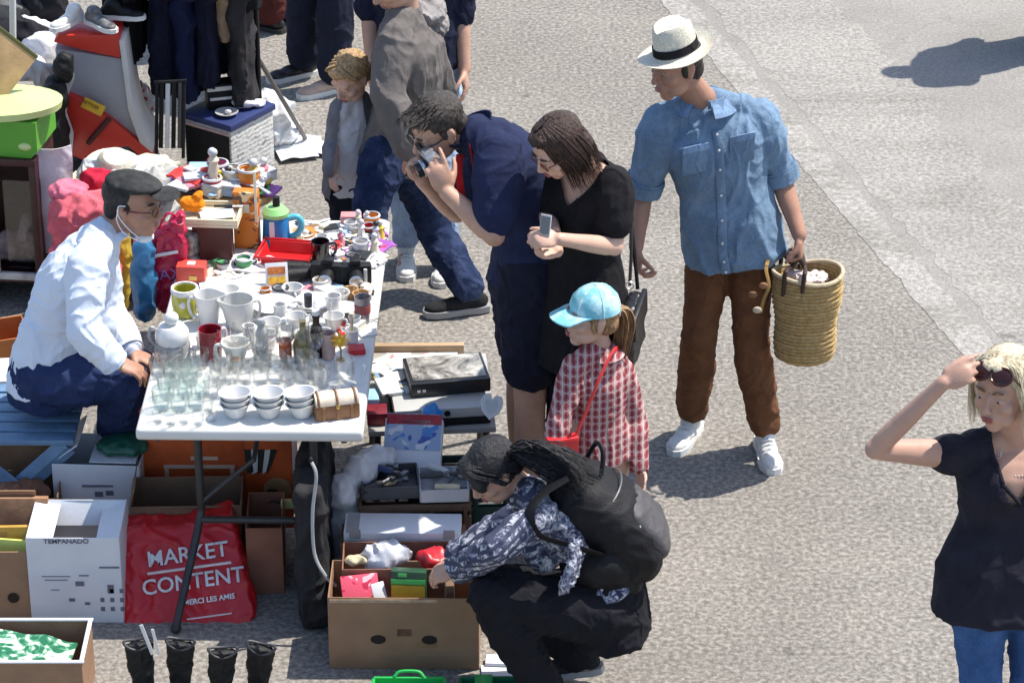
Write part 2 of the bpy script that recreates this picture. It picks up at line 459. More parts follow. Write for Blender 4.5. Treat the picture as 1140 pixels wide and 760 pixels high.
def build_body(root, p, skin, fem=False, child=False, vox=.0055):
    s = p['s']; bm = BM(); f = .86 if fem else 1.0
    prof = TORSO_F if fem else TORSO_M
    loft(bm, torso_secs(p, prof, 0, s=s, fwid=p.get('wid', 1)))
    B = (p['SL']+p['SR'])/2
    hs = p.get('hs', s if not child else s*1.16)
    M = headM(p['HD'], p['look'], p.get('up', Vector((0, 0, 1))), hs)
    p['M'] = M
    skull = M @ Vector((0, -.02, -.05))
    tube(bm, [B.lerp(p['NK'], .3), p['NK'], p['NK'].lerp(skull, .5), skull], [x*s*(.88 if fem else 1) for x in (.075, .062, .054, .055)], 16)
    tube(bm, [p['SL'].lerp(p['NK'], .1), p['SL'].lerp(p['NK'], .55)+Vector((0, 0, .012)), p['NK'], p['SR'].lerp(p['NK'], .55)+Vector((0, 0, .012)), p['SR'].lerp(p['NK'], .1)],
         [x*s*f for x in (.05, .052, .055, .052, .05)], 14)
    head_geo(bm, M, fem, child)
    for a in 'LR':
        S, E_, W = p['S'+a], p['E'+a], p['W'+a]
        ell(bm, S, .058*s*f, sub=3)
        limb(bm, [S, E_, W], [x*s*f for x in (.053, .041, .028)])
        ell(bm, E_.lerp(W, .28), .041*s*f, sub=2)
        limb(bm, [p['H'+a], p['K'+a], p['A'+a]], [x*s*(1.02 if fem else 1) for x in (.088, .056, .038)])
        ell(bm, p['K'+a].lerp(p['A'+a], .3)-p['fwd']*.012, .055*s, sub=2)
        t = Vector(p['toe'+a]).normalized()
        tube(bm, [p['A'+a]-t*.03*s-Vector((0, 0, .03*s)), p['A'+a]+t*.05*s-Vector((0, 0, .045*s)), p['A'+a]+t*.14*s-Vector((0, 0, .062*s))], [.032*s, .03*s, .018*s], 10)
        hd = p.get('hand'+a)
        ax = (W-E_).normalized()
        side = 1 if a == 'L' else -1
        if hd is None:
            inw = ((B-S).normalized()-ax*ax.dot((B-S).normalized()))
            kw = dict(d=ax, n=inw, curl=.35)
        else: kw = dict(hd)
        fside = kw.pop('side', None)
        if fside is None:
            d0 = Vector(kw['d']).normalized(); n0 = Vector(kw['n']); l0 = d0.cross(n0)
            fside = 1 if a == 'R' else -1     # right hand: thumb at d x n
        hand_geo(bm, W, side=fside, s=s*(1.0 if not fem else .92)*p.get('handscale', 1), **kw)
    hc = np.array(p['HD']); WL, WR = np.array(p['WL']), np.array(p['WR'])
    def mask(co):
        w = np.ones(len(co))
        dh = np.linalg.norm(co-hc, axis=1); w[dh < .17*hs] = .22
        for q in (WL, WR): w[np.linalg.norm(co-q, axis=1) < .2*s] = .10
        return w
    me = remesh(bm, vox, 7, mask)
    body = part('body', me, skin, root)
    # eyes, brows, mouth
    bm = BM()
    em = eye_mats()
    for q in (-1, 1):
        bm = BM(); ell(bm, (q*.030, .0805, .0078), (.0105, .0068, .0040), M, 2)
        e_ = part('eye', bm, em[0], root)
        bm = BM(); ell(bm, (q*.030, .0862, .0065), (.0046, .0022, .0038), M, 2)
        part('iris', bm, em[1], e_)
    bm = BM()
    ell(bm, (0, .0975, -.0495), (.0205, .0060, .0042), M, 2); ell(bm, (0, .0965, -.0595), (.018, .006, .0052), M, 2)
    part('lips', bm, LIP() if fem else mat('lips_pale', (.40, .17, .13), .5, .05), root)
    return body

def brows(root, p, m):
    bm = BM()
    for q in (-1, 1):
        tube(bm, [p['M'] @ Vector((q*a, b, c)) for a, b, c in ((.012, .0865, .030), (.028, .087, .036), (.044, .076, .032), (.052, .068, .027))], [.003, .0042, .0036, .002], 6)
    part('eyebrows', bm, m, root)

def hair_cap(root, p, m, blobs, amp=.004, sc=(40, 40, 14), locks=None, vox=.005, name='hair', smooth=3):
    """blobs in head space: (centre, radii); locks: list of head-space polylines with radius"""
    M = p['M']; bm = BM()
    for c, r in blobs: ell(bm, c, r, M, 3)
    off = Vector((random.random()*9,)*3)
    def fo(v):
        q = M.inverted() @ v
        return amp*(noise.noise(Vector((q.x*sc[0], q.y*sc[1], q.z*sc[2]))*1.6+off)*1.0+.6*noise.noise(Vector((q.x*sc[0], q.y*sc[1], q.z*sc[2]))*4+off))
    me = remesh(bm, vox, smooth, None, fo)
    bm = BM(); bm.from_mesh(me); bpy.data.meshes.remove(me)
    for pl, r in (locks or []):
        pts = curvepts([M @ Vector(q) for q in pl], 4)
        k = len(pts)
        rl = random.Random(int(r*1e6))
        for c_ in range(3):          # each lock as three thin strands
            o = Vector((rl.uniform(-1, 1), rl.uniform(-1, 1), rl.uniform(-1, 1)))*r*.9
            tube(bm, [p_+o*(.4+.9*i/k) for i, p_ in enumerate(pts)], [r*.5*(.5+.5*math.sin(PI*min(1, .25+i/k)))*(1-.8*max(0, i/k-.6)/.4) for i in range(k)], 4, flat=(1, .6))
    return part(name, bm, m, root)

def garment_top(root, p, m, prof, off=.012, sleeve=1.0, hem=-.1, cut=None, amp=.006, s3=(9, 9, 6), seed=1, cuff=.0, vox=.0075, flare=0, neckt=1.07, name='shirt', arms='LR', sl_r=1.0, fem=False, crisp=1.0):
    s = p['s']; bm = BM()
    loft(bm, torso_secs(p, prof, off, hem, neckt, s=s, flare=flare, fwid=p.get('wid', 1)))
    f = .86 if fem else 1.0
    tube(bm, [p['SL'].lerp(p['NK'], .02), p['SL'].lerp(p['NK'], .6)+Vector((0, 0, .010)), p['NK']-Vector((0, 0, .008)), p['SR'].lerp(p['NK'], .6)+Vector((0, 0, .010)), p['SR'].lerp(p['NK'], .02)],
         [x*s*f+off*.8 for x in (.050, .054, .058, .054, .050)], 14)
    B_ = (p['SL']+p['SR'])/2
    tube(bm, [B_.lerp(p['NK'], .1), B_.lerp(p['NK'], .45), B_.lerp(p['NK'], .85)], [.088*s*f+off*.6, .080*s*f+off*.6, .066*s*f+off*.6], 16)
    if fem and p.get('bust', True):
        A = (p['HL']+p['HR'])/2; B = (p['SL']+p['SR'])/2; x = (p['SR']-p['SL']).normalized(); up = (B-A).normalized(); y = up.cross(x)
        for q in (-1, 1): ell(bm, A.lerp(B, .72)+x*q*.065*s+y*.075*s, .068*s, sub=3)
    for a in arms:
        S, E_, W = p['S'+a], p['E'+a], p['W'+a]
        r0, r1, r2 = (.054*s*f+off*.9)*sl_r, (.045*s*f+off)*sl_r, (.033*s*f+off)*sl_r
        ell(bm, S-Vector((0, 0, .006)), .050*s*f+off*.75, sub=3)
        if sleeve <= 1: limb(bm, [S, S.lerp(E_, sleeve)], [r0, (r0+(r1-r0)*sleeve)*1.05])
        else: limb(bm, [S, E_, E_.lerp(W, sleeve-1)], [r0, r1, r1+(r2-r1)*(sleeve-1)+cuff])
    me = remesh(bm, vox, 5, None, folder(amp, s3, seed, crisp), cut, post=1)
    return part(name, me, m, root)
def garment_legs(root, p, m, off=.012, length=2.0, amp=.006, seed=3, hemr=None, name='trousers', vox=.008, top=.14, prof=TORSO_M, kneer=None, thr=None, s3=(8, 8, 9)):
    s = p['s']; bm = BM()
    loft(bm, torso_secs(p, prof, off, -.16, top, s=s, fwid=p.get('wid', 1)))
    for a in 'LR':
        H_, K, A = p['H'+a], p['K'+a], p['A'+a]
        ra = thr or .090*s+off; rk = kneer or .060*s+off; rh = hemr or (.045*s+off)
        if length <= 1: limb(bm, [H_, H_.lerp(K, length)], [ra, (ra+(rk-ra)*length)*1.06])
        else:
            limb(bm, [H_, K, K.lerp(A, length-1)], [ra, rk, rk+(rh-rk)*(length-1)])
            ell(bm, K.lerp(A, .3)-p['fwd']*.012, .058*s+off*.6, sub=2)
    me = remesh(bm, vox, 6, None, folder(amp, s3, seed))
    return part(name, me, m, root)
def shoe(root, A, toe, m_up, m_sole, s=1.0, pitch=0, lace=None, high=False):
    """A: ankle joint"""
    t = Vector(toe); t.z = 0; t.normalize(); x = t.cross(Vector((0, 0, 1)))
    M = Matrix((x, t, Vector((0, 0, 1)))).transposed().to_4x4(); M.translation = Vector((A.x, A.y, A.z-.09*s))
    if pitch: M = M @ T(0, .16*s, 0) @ Matrix.Rotation(-pitch, 4, 'X') @ T(0, -.16*s, 0)
    M = M @ Matrix.Scale(s, 4)
    bm = BM()
    ell(bm, (0, -.02, .045), (.033, .055, .040), M); ell(bm, (0, .06, .040), (.037, .075, .030), M); ell(bm, (.003, .135, .032), (.040, .058, .022), M)
    ell(bm, (0, .01, .07), (.038, .05, .045), M); ell(bm, (0, .0, .09 if not high else .12), (.040, .046, .03 if not high else .06), M)
    me = remesh(bm, .005, 4)
    u = part('shoe', me, m_up, root)
    bm = BM()
    out = [(.0, -.082), (.026, -.074), (.037, -.04), (.034, .02), (.046, .10), (.046, .15), (.028, .19), (.0, .2), (-.026, .19), (-.042, .15), (-.042, .10), (-.033, .02), (-.036, -.04), (-.026, -.074)]
    Mz = M @ Matrix.Rotation(PI/2, 4, 'X').inverted()
    a = [bm.verts.new(M @ Vector((q[0], q[1], 0.0))) for q in out]; b = [bm.verts.new(M @ Vector((q[0], q[1], .026))) for q in out]
    bm.faces.new(a[::-1]); bm.faces.new(b)
    for i in range(len(a)): bm.faces.new((a[i], a[(i+1) % len(a)], b[(i+1) % len(a)], b[i]))
    part('sole', bm, m_sole, u)
    if lace:
        bm = BM()
        for k in range(4): tube(bm, [M @ Vector((-.024, .035+k*.022, .083-k*.009)), M @ Vector((0, .04+k*.022, .092-k*.009)), M @ Vector((.024, .035+k*.022, .083-k*.009))], .0035*s, 6)
        part('laces', bm, lace, u)
def snap(obj, pts):
    from mathutils.bvhtree import BVHTree
    me = obj.data; r = rootof(obj).location
    bv = BVHTree.FromPolygons([v.co.copy() for v in me.vertices], [tuple(f.vertices) for f in me.polygons])
    return [bv.find_nearest(Vector(q)-r)[0]+r for q in pts]
def strap(root, pts, w, th, m, name='strap', hint=Vector((0, 0, 1)), n=8):
    bm = BM(); tube(bm, curvepts(pts, n), w, 8, flat=(1, th/w), hint=hint); return part(name, bm, m, root)
def belt_ring(root, c, x, y, rx, ry, h, m, name, tilt=None, gap=0, th=.004, wob=0):
    """a band (collar, cuff) round c in the plane x,y; gap: opening half-angle in front (+y)"""
    bm = BM(); n = 36; z = x.cross(y).normalized(); prev = None
    for i in range(n+1):
        a = PI/2+gap+(2*PI-2*gap)*i/n
        ca, sa = math.cos(a), math.sin(a)
        o = c+x*rx*ca+y*ry*sa; out = (x*ca+y*sa).normalized()
        d = (z*h[1]+out*h[0]); w_ = z*(wob*math.sin(i*2.1))
        q = [bm.verts.new(o), bm.verts.new(o+out*th), bm.verts.new(o+d+out*th+w_), bm.verts.new(o+d+w_)]
        if prev:
            for k in range(4): bm.faces.new((prev[k], prev[(k+1) % 4], q[(k+1) % 4], q[k]))
        prev = q
    return part(name, bm, m, root)
# ================================================================== THE CAST
Vec = Vector
WHITE_SOLE = lambda: plastic('white_rubber', (.72, .71, .68), .6)
BLACK_RUB = lambda: plastic('black_rubber', (.02, .02, .022), .6)
def hairmat(name, c1, c2, rough=.45):
    def b(nt, co):
        mp = N(nt, 'ShaderNodeMapping'); mp.inputs['Scale'].default_value = (1, 1, .25); nt.links.new(co, mp.inputs[0])
        n = noise_tex(nt, mp.outputs[0], 120, 3, .6)
        return ramp(nt, n.outputs['Fac'], [(.35, c1), (.65, c2)]).outputs[0]
    return pattern_mat(name, b, rough, .6, 180, .4)
def denimmat(name, c, wear=.35, sc=7):
    def b(nt, co):
        n = noise_tex(nt, co, sc, 6, .7); n2 = noise_tex(nt, co, 220, 2)
        w = ramp(nt, n.outputs['Fac'], [(.42, 0), (.72, 1)])
        light = [min(1, x*(1+wear*2)+wear*.06) for x in c]
        a = mixc(nt, w.outputs[0], c, light)
        r2 = ramp(nt, n2.outputs['Fac'], [(.3, .8), (.7, 1.15)])
        return mixc(nt, 1.0, a, r2.outputs[0], 'MULTIPLY')
    return pattern_mat(name, b, .9, .35, 60, .15, crease=.8)

# ------------------------------------------------------------------ man in the straw hat
def hat_man():
    root = thing('person', 'tall man in a straw hat, loose blue denim shirt and brown trousers holding a basket', 'person', (0.84, 11.0, 0))
    ov = dict(HR=V(793, 11.02, .90), HL=V(836, 10.98, .90), KR=V(778, 10.94, .49), KL=V(836, 10.93, .48), AR=V(770, 11.08, .09), AL=V(852, 10.95, .09),
              SR=J(737, 136, 10.96), SL=J(844, 130, 11.02), ER=J(715, 212, 11.0), WR=J(708, 276, 10.88), EL=J(869, 197, 11.04), WL=J(890, 262, 10.90),
              NK=J(784, 116, 11.01), HD=J(753, 74, 10.90), look=Vec((-.80, -.58, -.16)), toeR=Vec((-.42, -1, 0)), toeL=Vec((.12, -1, 0)), up=Vec((.10, .16, 1)))
    p = pose((.84, 11.0), PI, 1.76, ov)
    p['handL'] = dict(d=(.05, -.12, -1), n=(-1, .1, -.1), curl=1.25, thumb=(.4, .8, .5)); p['handR'] = dict(d=(.1, -.25, -1), n=(1, .2, 0), curl=.75)
    report('hat', p)
    build_body(root, p, SKINT())
    brows(root, p, hairmat('hair_dark', (.012, .009, .007), (.045, .03, .02)))
    hm = hairmat('hair_dark', (.012, .009, .007), (.045, .03, .02))
    hair_cap(root, p, hm, [((0, -.03, .035), (.079, .082, .075)), ((0, -.05, -.02), (.066, .055, .06)), ((.066, .01, .0), (.012, .018, .03)), ((-.066, .01, .0), (.012, .018, .03))], .002)
    dn = denimmat('denim_shirt', (.150, .225, .320), .20, 9)
    sh = garment_top(root, p, dn, TORSO_M, .014, .86, -.20, amp=.0105, s3=(7.5, 7.5, 3.8), seed=5, flare=.026, sl_r=1.08, vox=.0065)
    # rolled cuffs
    for a in 'LR':
        ax = (p['E'+a]-p['S'+a]).normalized(); x, y, z = frame(ax)
        c = p['S'+a].lerp(p['E'+a], .80)
        belt_ring(sh, c, x, y, .064, .064, (.002, .062), dn, 'cuff', th=.008, wob=.002)
        belt_ring(sh, c+ax*.012, x, y, .070, .070, (-.001, .030), dn, 'cuff', th=.006, wob=.002)
    # collar, placket, buttons, pocket
    nx, ny = (p['SR']-p['SL']).normalized(), p['fwd']*-1
    f = Vec((-.12, -1, -.0)).normalized(); lat = f.cross(Vec((0, 0, 1))).normalized()
    cc = p['NK']+Vec((-.004, -.014, .026))
    lin = denimmat('denim_collar', (.16, .24, .36), .5, 9)
    belt_ring(sh, cc+Vec((0, 0, .012)), lat, f, .080, .080, (.040, -.040), lin, 'collar', gap=.42, th=.007)
    belt_ring(sh, cc-Vec((0, 0, .01)), lat, f, .074, .072, (.004, .034), dn, 'collar_stand', gap=.28, th=.005)
    for q in (-1, 1):   # collar points
        bm = BM(); b0 = cc+f*.070+lat*q*.030+Vec((0, 0, .022))
        vs = [b0, b0+lat*q*.048-f*.03+Vec((0, 0, .004)), b0+lat*q*.048+Vec((0, 0, -.058))+f*.022, b0+lat*q*.008+Vec((0, 0, -.036))+f*.018]
        a = [bm.verts.new(v) for v in vs]; b = [bm.verts.new(v+f*.006) for v in vs]
        bm.faces.new(a); bm.faces.new(b[::-1])
        for i in range(4): bm.faces.new((a[i], a[(i+1) % 4], b[(i+1) % 4], b[i]))
        part('collar_point', bm, lin, sh)
    # front placket follows the torso front
    secs = torso_secs(p, TORSO_M, .014+.007, -.18, .99, s=p['s'], flare=.026)
    line = [c-(Vec(ay) if ay.dot(f) < 0 else -Vec(ay))*1.0 for c, ax, ay, e in secs]
    bm = BM(); tube(bm, curvepts(line, 5), .017, 8, flat=(1, .22), hint=f); part('placket', bm, dn, sh)
    bm = BM(); L = curvepts(line, 9)
    for k in range(6, len(L)-6, max(1, len(L)//9)): ell(bm, L[k]+f*.006, (.006, .004, .006), sub=1)
    part('buttons', bm, plastic('pearl', (.7, .7, .68), .3), sh)
    for q in (-1, 1):
        c, ax, ay, e = [x for x in secs if True][-3]
        ay = ay if ay.dot(f) > 0 else -ay; axx = ax.normalized()
        bm = BM(); o = c+ay*.93+axx*q*.088-Vec((0, 0, .02))
        M = Matrix((axx, ay.normalized(), Vec((0, 0, 1)))).transposed().to_4x4(); M.translation = o
        box(bm, (.095, .006, .11), M @ T(0, 0, -.055), .002); part('pocket', bm, dn, sh)
        bm = BM(); box(bm, (.097, .006, .028), M @ T(0, -.004*0, .03) @ T(0, .003, 0), .002); part('pocket_flap', bm, lin, sh)
    garment_legs(root, p, fabric('brown_corduroy', (.14, .060, .028), .25), .004, 1.93, .007, 8, hemr=.062, kneer=.069, thr=.088)
    for a in 'LR': shoe(root, p['A'+a], p['toe'+a], fabric('white_canvas', (.70, .69, .66), .06), WHITE_SOLE(), 1.02, 0, fabric('lace_white', (.75, .75, .72), .05))
    # hat
    M = p['M'] @ T(0, -.010, .062) @ Matrix.Rotation(rad(-3), 4, 'X') @ Matrix.Scale(.93, 4)
    hat = thing('straw_hat', 'cream straw trilby hat with a black band on the tall man', 'hat', p['M'].translation+Vec((0, 0, .06)))
    def straw(nt, co):
        n = noise_tex(nt, co, 150, 3); w = noise_tex(nt, co, 14, 4)
        a = ramp(nt, n.outputs['Fac'], [(.35, (.60, .55, .44)), (.6, (.80, .75, .62))])
        return mixc(nt, ramp(nt, w.outputs['Fac'], [(.5, 0), (.8, .5)]).outputs[0], a.outputs[0], (.56, .48, .34))
    sm = pattern_mat('straw', straw, .8, .6, 220)
    bm = BM(); prof = [(.0, .098), (.03, .103), (.055, .112), (.068, .112), (.078, .100), (.084, .06), (.088, .0)]
    n = 40; rings = []
    prof2 = prof+[(.10, -.006), (.125, -.006), (.150, .002), (.153, .004), (.15, -.001), (.12, -.010), (.09, -.010), (.084, -.004), (.08, .055), (.0, .09)]
    for r, z in prof2:
        rg = []
        for k in range(n):
            a = 2*PI*k/n; x, y = math.cos(a)*r*.90, math.sin(a)*r*1.05
            zz = z
            if r > .1 : zz += .012*math.cos(2*a)*-1*(r-.1)/.05-.010*max(0, math.sin(a))*(r-.1)/.05
            if z > .085: zz += -.014*max(0, 1-abs(math.cos(a))*1.6)*(r/.07)+.006*abs(math.cos(a))
            if .05 < z <= .112 and r > .05: x *= 1-.12*max(0, math.sin(a))
            rg.append(bm.verts.new(M @ Vec((x, y, zz))))
        rings.append(rg)
    for a, b in zip(rings, rings[1:]):
        for k in range(n): bm.faces.new((a[k], a[(k+1) % n], b[(k+1) % n], b[k]))
    part('straw_body', bm, sm, hat)
    bm = BM(); rg = []
    for (r, z) in ((.0895, .002), (.0915, .004), (.089, .036), (.085, .036)):
        rg.append([bm.verts.new(M @ Vec((math.cos(2*PI*k/n)*r*.905, math.sin(2*PI*k/n)*r*1.055, z))) for k in range(n)])
    for a, b in zip(rg, rg[1:]):
        for k in range(n): bm.faces.new((a[k], a[(k+1) % n], b[(k+1) % n], b[k]))
    part('hat_band', bm, fabric('black_ribbon', (.012, .011, .014)), hat)
    # little things at the belt: yellow lanyard with keys
    key = thing('key_lanyard', 'mustard fabric lanyard with cream tags hanging at the hip of the man in the hat', 'lanyard', J(855, 290, 10.82))
    bm = BM(); tube(bm, curvepts([J(856, 286, 10.86), J(853, 300, 10.82), J(856, 318, 10.79), J(850, 334, 10.78), J(847, 348, 10.78)], 5), .007, 6, flat=(1, .3), hint=Vec((0, 1, 0))); part('ribbon', bm, fabric('mustard', (.30, .18, .06)), key)
    for (a, b, m_) in ((843, 345, (.5, .42, .30)), (850, 318, (.30, .14, .06)), (838, 328, (.2, .09, .04))):
        bm = BM(); ell(bm, J(a, b, 10.765), (.018, .007, .014), sub=2); part('tag', bm, mat('tag%d' % a, m_, .7), key)
    return p
HM = hat_man()

def basket():
    root = thing('basket', 'tall woven straw shopping basket with dark leather handles held by the man in the hat', 'basket', V(893, 10.86, .44))
    c = Vec((V(895, 10.86, .45).x, 10.86, .445))
    def weave(nt, co):
        a = wave(nt, co, 'Z', 22, (.3, .7), 1.2); n = noise_tex(nt, co, 60, 4, .7)
        c1 = ramp(nt, n.outputs['Fac'], [(.3, (.38, .25, .10)), (.7, (.62, .44, .21))])
        return mixc(nt, a, mixc(nt, 1, c1.outputs[0], (.72, .68, .6), 'MULTIPLY'), c1.outputs[0])
    wm = pattern_mat('woven_palm', weave, .85, .8, 90)
    bm = BM(); n = 56; rings = []
    prof = [(.0, .0), (.085, .0), (.102, .012)]
    for i in range(1, 34):
        z = .35*i/33; prof.append((.104+.024*z/.35+.0035*(1 if i % 2 else -1)+.004*math.sin(z*30), .01+z))
    prof += [(.120, .362), (.114, .35), (.098, .03), (.0, .02)]
    for r, z in prof:
        if r == 0: rings.append([bm.verts.new(c+Vec((0, 0, z)))]*n); continue
        rings.append([bm.verts.new(c+Vec((math.cos(2*PI*k/n)*r*1.04, math.sin(2*PI*k/n)*r*.8, z+.010*math.sin(2*PI*k/n*2+.6)*(z/.36)+.0015*math.sin(k*1.57)))) for k in range(n)])
    for a, b in zip(rings, rings[1:]):
        for k in range(n):
            q = []
            for v in (a[k], a[(k+1) % n], b[(k+1) % n], b[k]):
                if v not in q: q.append(v)
            if len(q) > 2: bm.faces.new(q)
    part('woven_body', bm, wm, root)
    bm = BM(); tube(bm, [c+Vec((math.cos(2*PI*k/40)*.130, math.sin(2*PI*k/40)*.100, .362+.010*math.sin(2*PI*k/40*2+.6))) for k in range(41)], .008, 8, caps=False)
    part('rim', bm, fabric('pale_palm', (.55, .45, .30)), root)
    top = HM['WL']+Vec((.0, -.02, -.083))
    for s in (-1, 1):
        bm = BM(); y = s*.07
        A = c+Vec((-.095, y, .30)); B = c+Vec((-.028, y*1.25, .30))
        tube(bm, curvepts([A, A+Vec((.004, y*.2, .10)), top+Vec((-.028, y*.3, -.03)), top+Vec((0, y*.15, 0)), top+Vec((.022, y*.3, -.035)), B+Vec((0.006, y*.2, .10)), B], 6), .0085, 8)
        part('handle', bm, mat('dark_leather', (.035, .014, .010), .5), root)
    bm = BM()
    for a, b, r in ((0.03, .0, .05), (-.04, .02, .04), (.0, -.03, .045)): ell(bm, c+Vec((a, b, .335)), (r, r*.8, r*.5))
    part('lining_cloth', remesh(bm, .007, 3, None, folder(.01, (22, 22, 22), 3)), fabric('pinkish_white_cloth', (.62, .52, .48)), root)
basket()

# ------------------------------------------------------------------ blonde woman, right edge
def blonde():
    root = thing('person', 'blonde woman in a black T-shirt raising one arm to lift her sunglasses', 'person', (1.46, 8.62, 0))
    ov = dict(HR=V(1090, 8.60, .88), HL=V(1150, 8.64, .88), KR=V(1092, 8.55, .48), KL=V(1148, 8.6, .48), AR=V(1090, 8.66, .09), AL=V(1150, 8.62, .09),
              SR=J(1066, 506, 8.64), SL=J(1196, 506, 8.70), ER=J(974, 500, 8.50), WR=J(1050, 426, 8.46), EL=V(1212, 8.75, 1.08), WL=V(1208, 8.6, .86),
              NK=J(1132, 488, 8.68), HD=J(1118, 432, 8.58), look=Vec((-.60, -.78, -.10)), up=Vec((.0, .05, 1)))
    p = pose((1.46, 8.62), PI, 1.68, ov)
    p['handR'] = dict(d=(.88, .05, .45), n=(.30, .85, -.45), curls=[.30, .55, .75, .9], curl=.6, spread=.10, thumb=(.35, .95, .3))
    p['handscale'] = 1.06; p['wid'] = 1.12; p['hs'] = 1.05
    report('blonde', p)
    build_body(root, p, mat('skin_pink', (.48, .28, .205), .5, .08, 20, .12, 160), fem=True)
    bh = hairmat('hair_blonde', (.50, .40, .24), (.85, .76, .56), .5)
    brows(root, p, hairmat('hair_dark_blond', (.16, .10, .05), (.25, .16, .08)))
    locks = []
    rnd = random.Random(4)
    for i in range(260):
        s = rnd.choice((-1, 1)); a = rnd.uniform(-.9, 1.2)
        y0 = .062*math.cos(a)+.0 if True else 0
        x = s*(.012+rnd.random()*.03); st = (x*.6, .05*rnd.uniform(-1, 1), .118)
        mid = (s*(.073+rnd.random()*.008), .055*rnd.uniform(-1.1, .85), .055+rnd.uniform(-.02, .02))
        end = (s*(.080+rnd.random()*.024), mid[1]*1.05-.008, -.07-rnd.random()*.07)
        locks.append(([st, (s*(.048+rnd.random()*.01), (st[1]+mid[1])/2, .102), mid, ((mid[0]+end[0])/2+s*.004, (mid[1]+end[1])/2, .0), end], rnd.uniform(.002, .0036)))
    hair_cap(root, p, bh, [((0, -.022, .045), (.085, .092, .080)), ((0, -.055, -.02), (.079, .058, .075)), ((.071, .004, .01), (.018, .036, .070)), ((-.071, .002, .01), (.017, .034, .070)), ((0, .045, .098), (.05, .034, .022)), ((.078, -.02, -.06), (.022, .04, .06)), ((-.076, -.03, -.06), (.020, .04, .06))], .001, locks=locks, smooth=6)
    def neck_cut(c):
        q = c-p['NK']; return q.y < .02 and abs(q.x+.012) < .072 and q.z > -.150+.155*(abs(q.x+.012)/.072)**1.5
    tee = garment_top(root, p, fabric('black_jersey', (.018, .017, .026), .25), TORSO_F, .020, .16, -.42, cut=neck_cut, amp=.006, s3=(6, 6, 4), seed=11, flare=.02, fem=True)
    pts = []
    for k in range(13):
        u = -1+2*k/12; x = p['NK'].x-.012+u*.072
        pts.append(Vec((x, p['NK'].y-.112+.075*abs(u)**1.6, p['NK'].z-.150+.155*abs(u)**1.5)))
    bm = BM(); tube(bm, curvepts(snap(tee, curvepts(pts, 2))[::2], 4), .0065, 8); part('neckline', bm, fabric('black_jersey', (.018, .017, .026), .25), tee)
    bm = BM(); q = p['NK']
    tube(bm, curvepts([q+Vec((-.052, -.040, .0)), q+Vec((-.060, -.082, -.055)), q+Vec((-.050, -.112, -.105)), q+Vec((-.028, -.120, -.150))], 6), .0055, 6, flat=(1, .5), hint=Vec((1, 0, 0)))
    part('top_strap', bm, fabric('white_strap', (.7, .66, .64)), tee)
    garment_legs(root, p, denimmat('denim_mid', (.035, .085, .21), .3), .010, 1.97, .005, 12, hemr=.055, prof=TORSO_F)
    for a in 'LR': shoe(root, p['A'+a], p['toe'+a], fabric('white_canvas', (.70, .69, .66), .06), WHITE_SOLE(), .95)
    nb = thing('necklace', 'fine pale bead necklace on the blonde woman in the black T-shirt', 'necklace', p['NK']); bm = BM()
    for k in range(19):
        a = PI*(k/18)
        ell(bm, p['NK']+Vec((-.004-.060*math.cos(a), -.060-.045*math.sin(a), -.022-.05*math.sin(a))), .0032, sub=1)
    part('beads', bm, plastic('bead', (.75, .6, .52), .3), nb)
    # sunglasses lifted onto the hair
    sg = thing('sunglasses', 'dark brown sunglasses pushed up on the blonde hair and held by a raised hand', 'sunglasses', p['M'].translation+Vec((0, 0, .09)))
    M = p['M'] @ T(-.006, .070, .078) @ Matrix.Rotation(rad(52), 4, 'X')
    fm = plastic('tortoise', (.05, .016, .012), .2)
    for s in (-1, 1):
        bm = BM(); ell(bm, (s*.034, .016, 0), (.031, .007, .025), M, 3); part('lens', bm, plastic('dark_lens', (.03, .008, .008), .08), sg)
        bm = BM(); tube(bm, [M @ Vec((s*.034+.033*math.cos(t), .018, .027*math.sin(t))) for t in [2*PI*k/20 for k in range(21)]], .0035, 6, caps=False)
        tube(bm, [M @ Vec((s*.066, .014, .008)), M @ Vec((s*.073, -.04, .006)), M @ Vec((s*.074, -.10, -.008))], .0032, 6); part('glasses_frame', bm, fm, sg)
    bm = BM(); tube(bm, [M @ Vec((-.006, .02, .008)), M @ Vec((0, .023, .011)), M @ Vec((.006, .02, .008))], .003, 6); part('bridge', bm, fm, sg)
blonde()

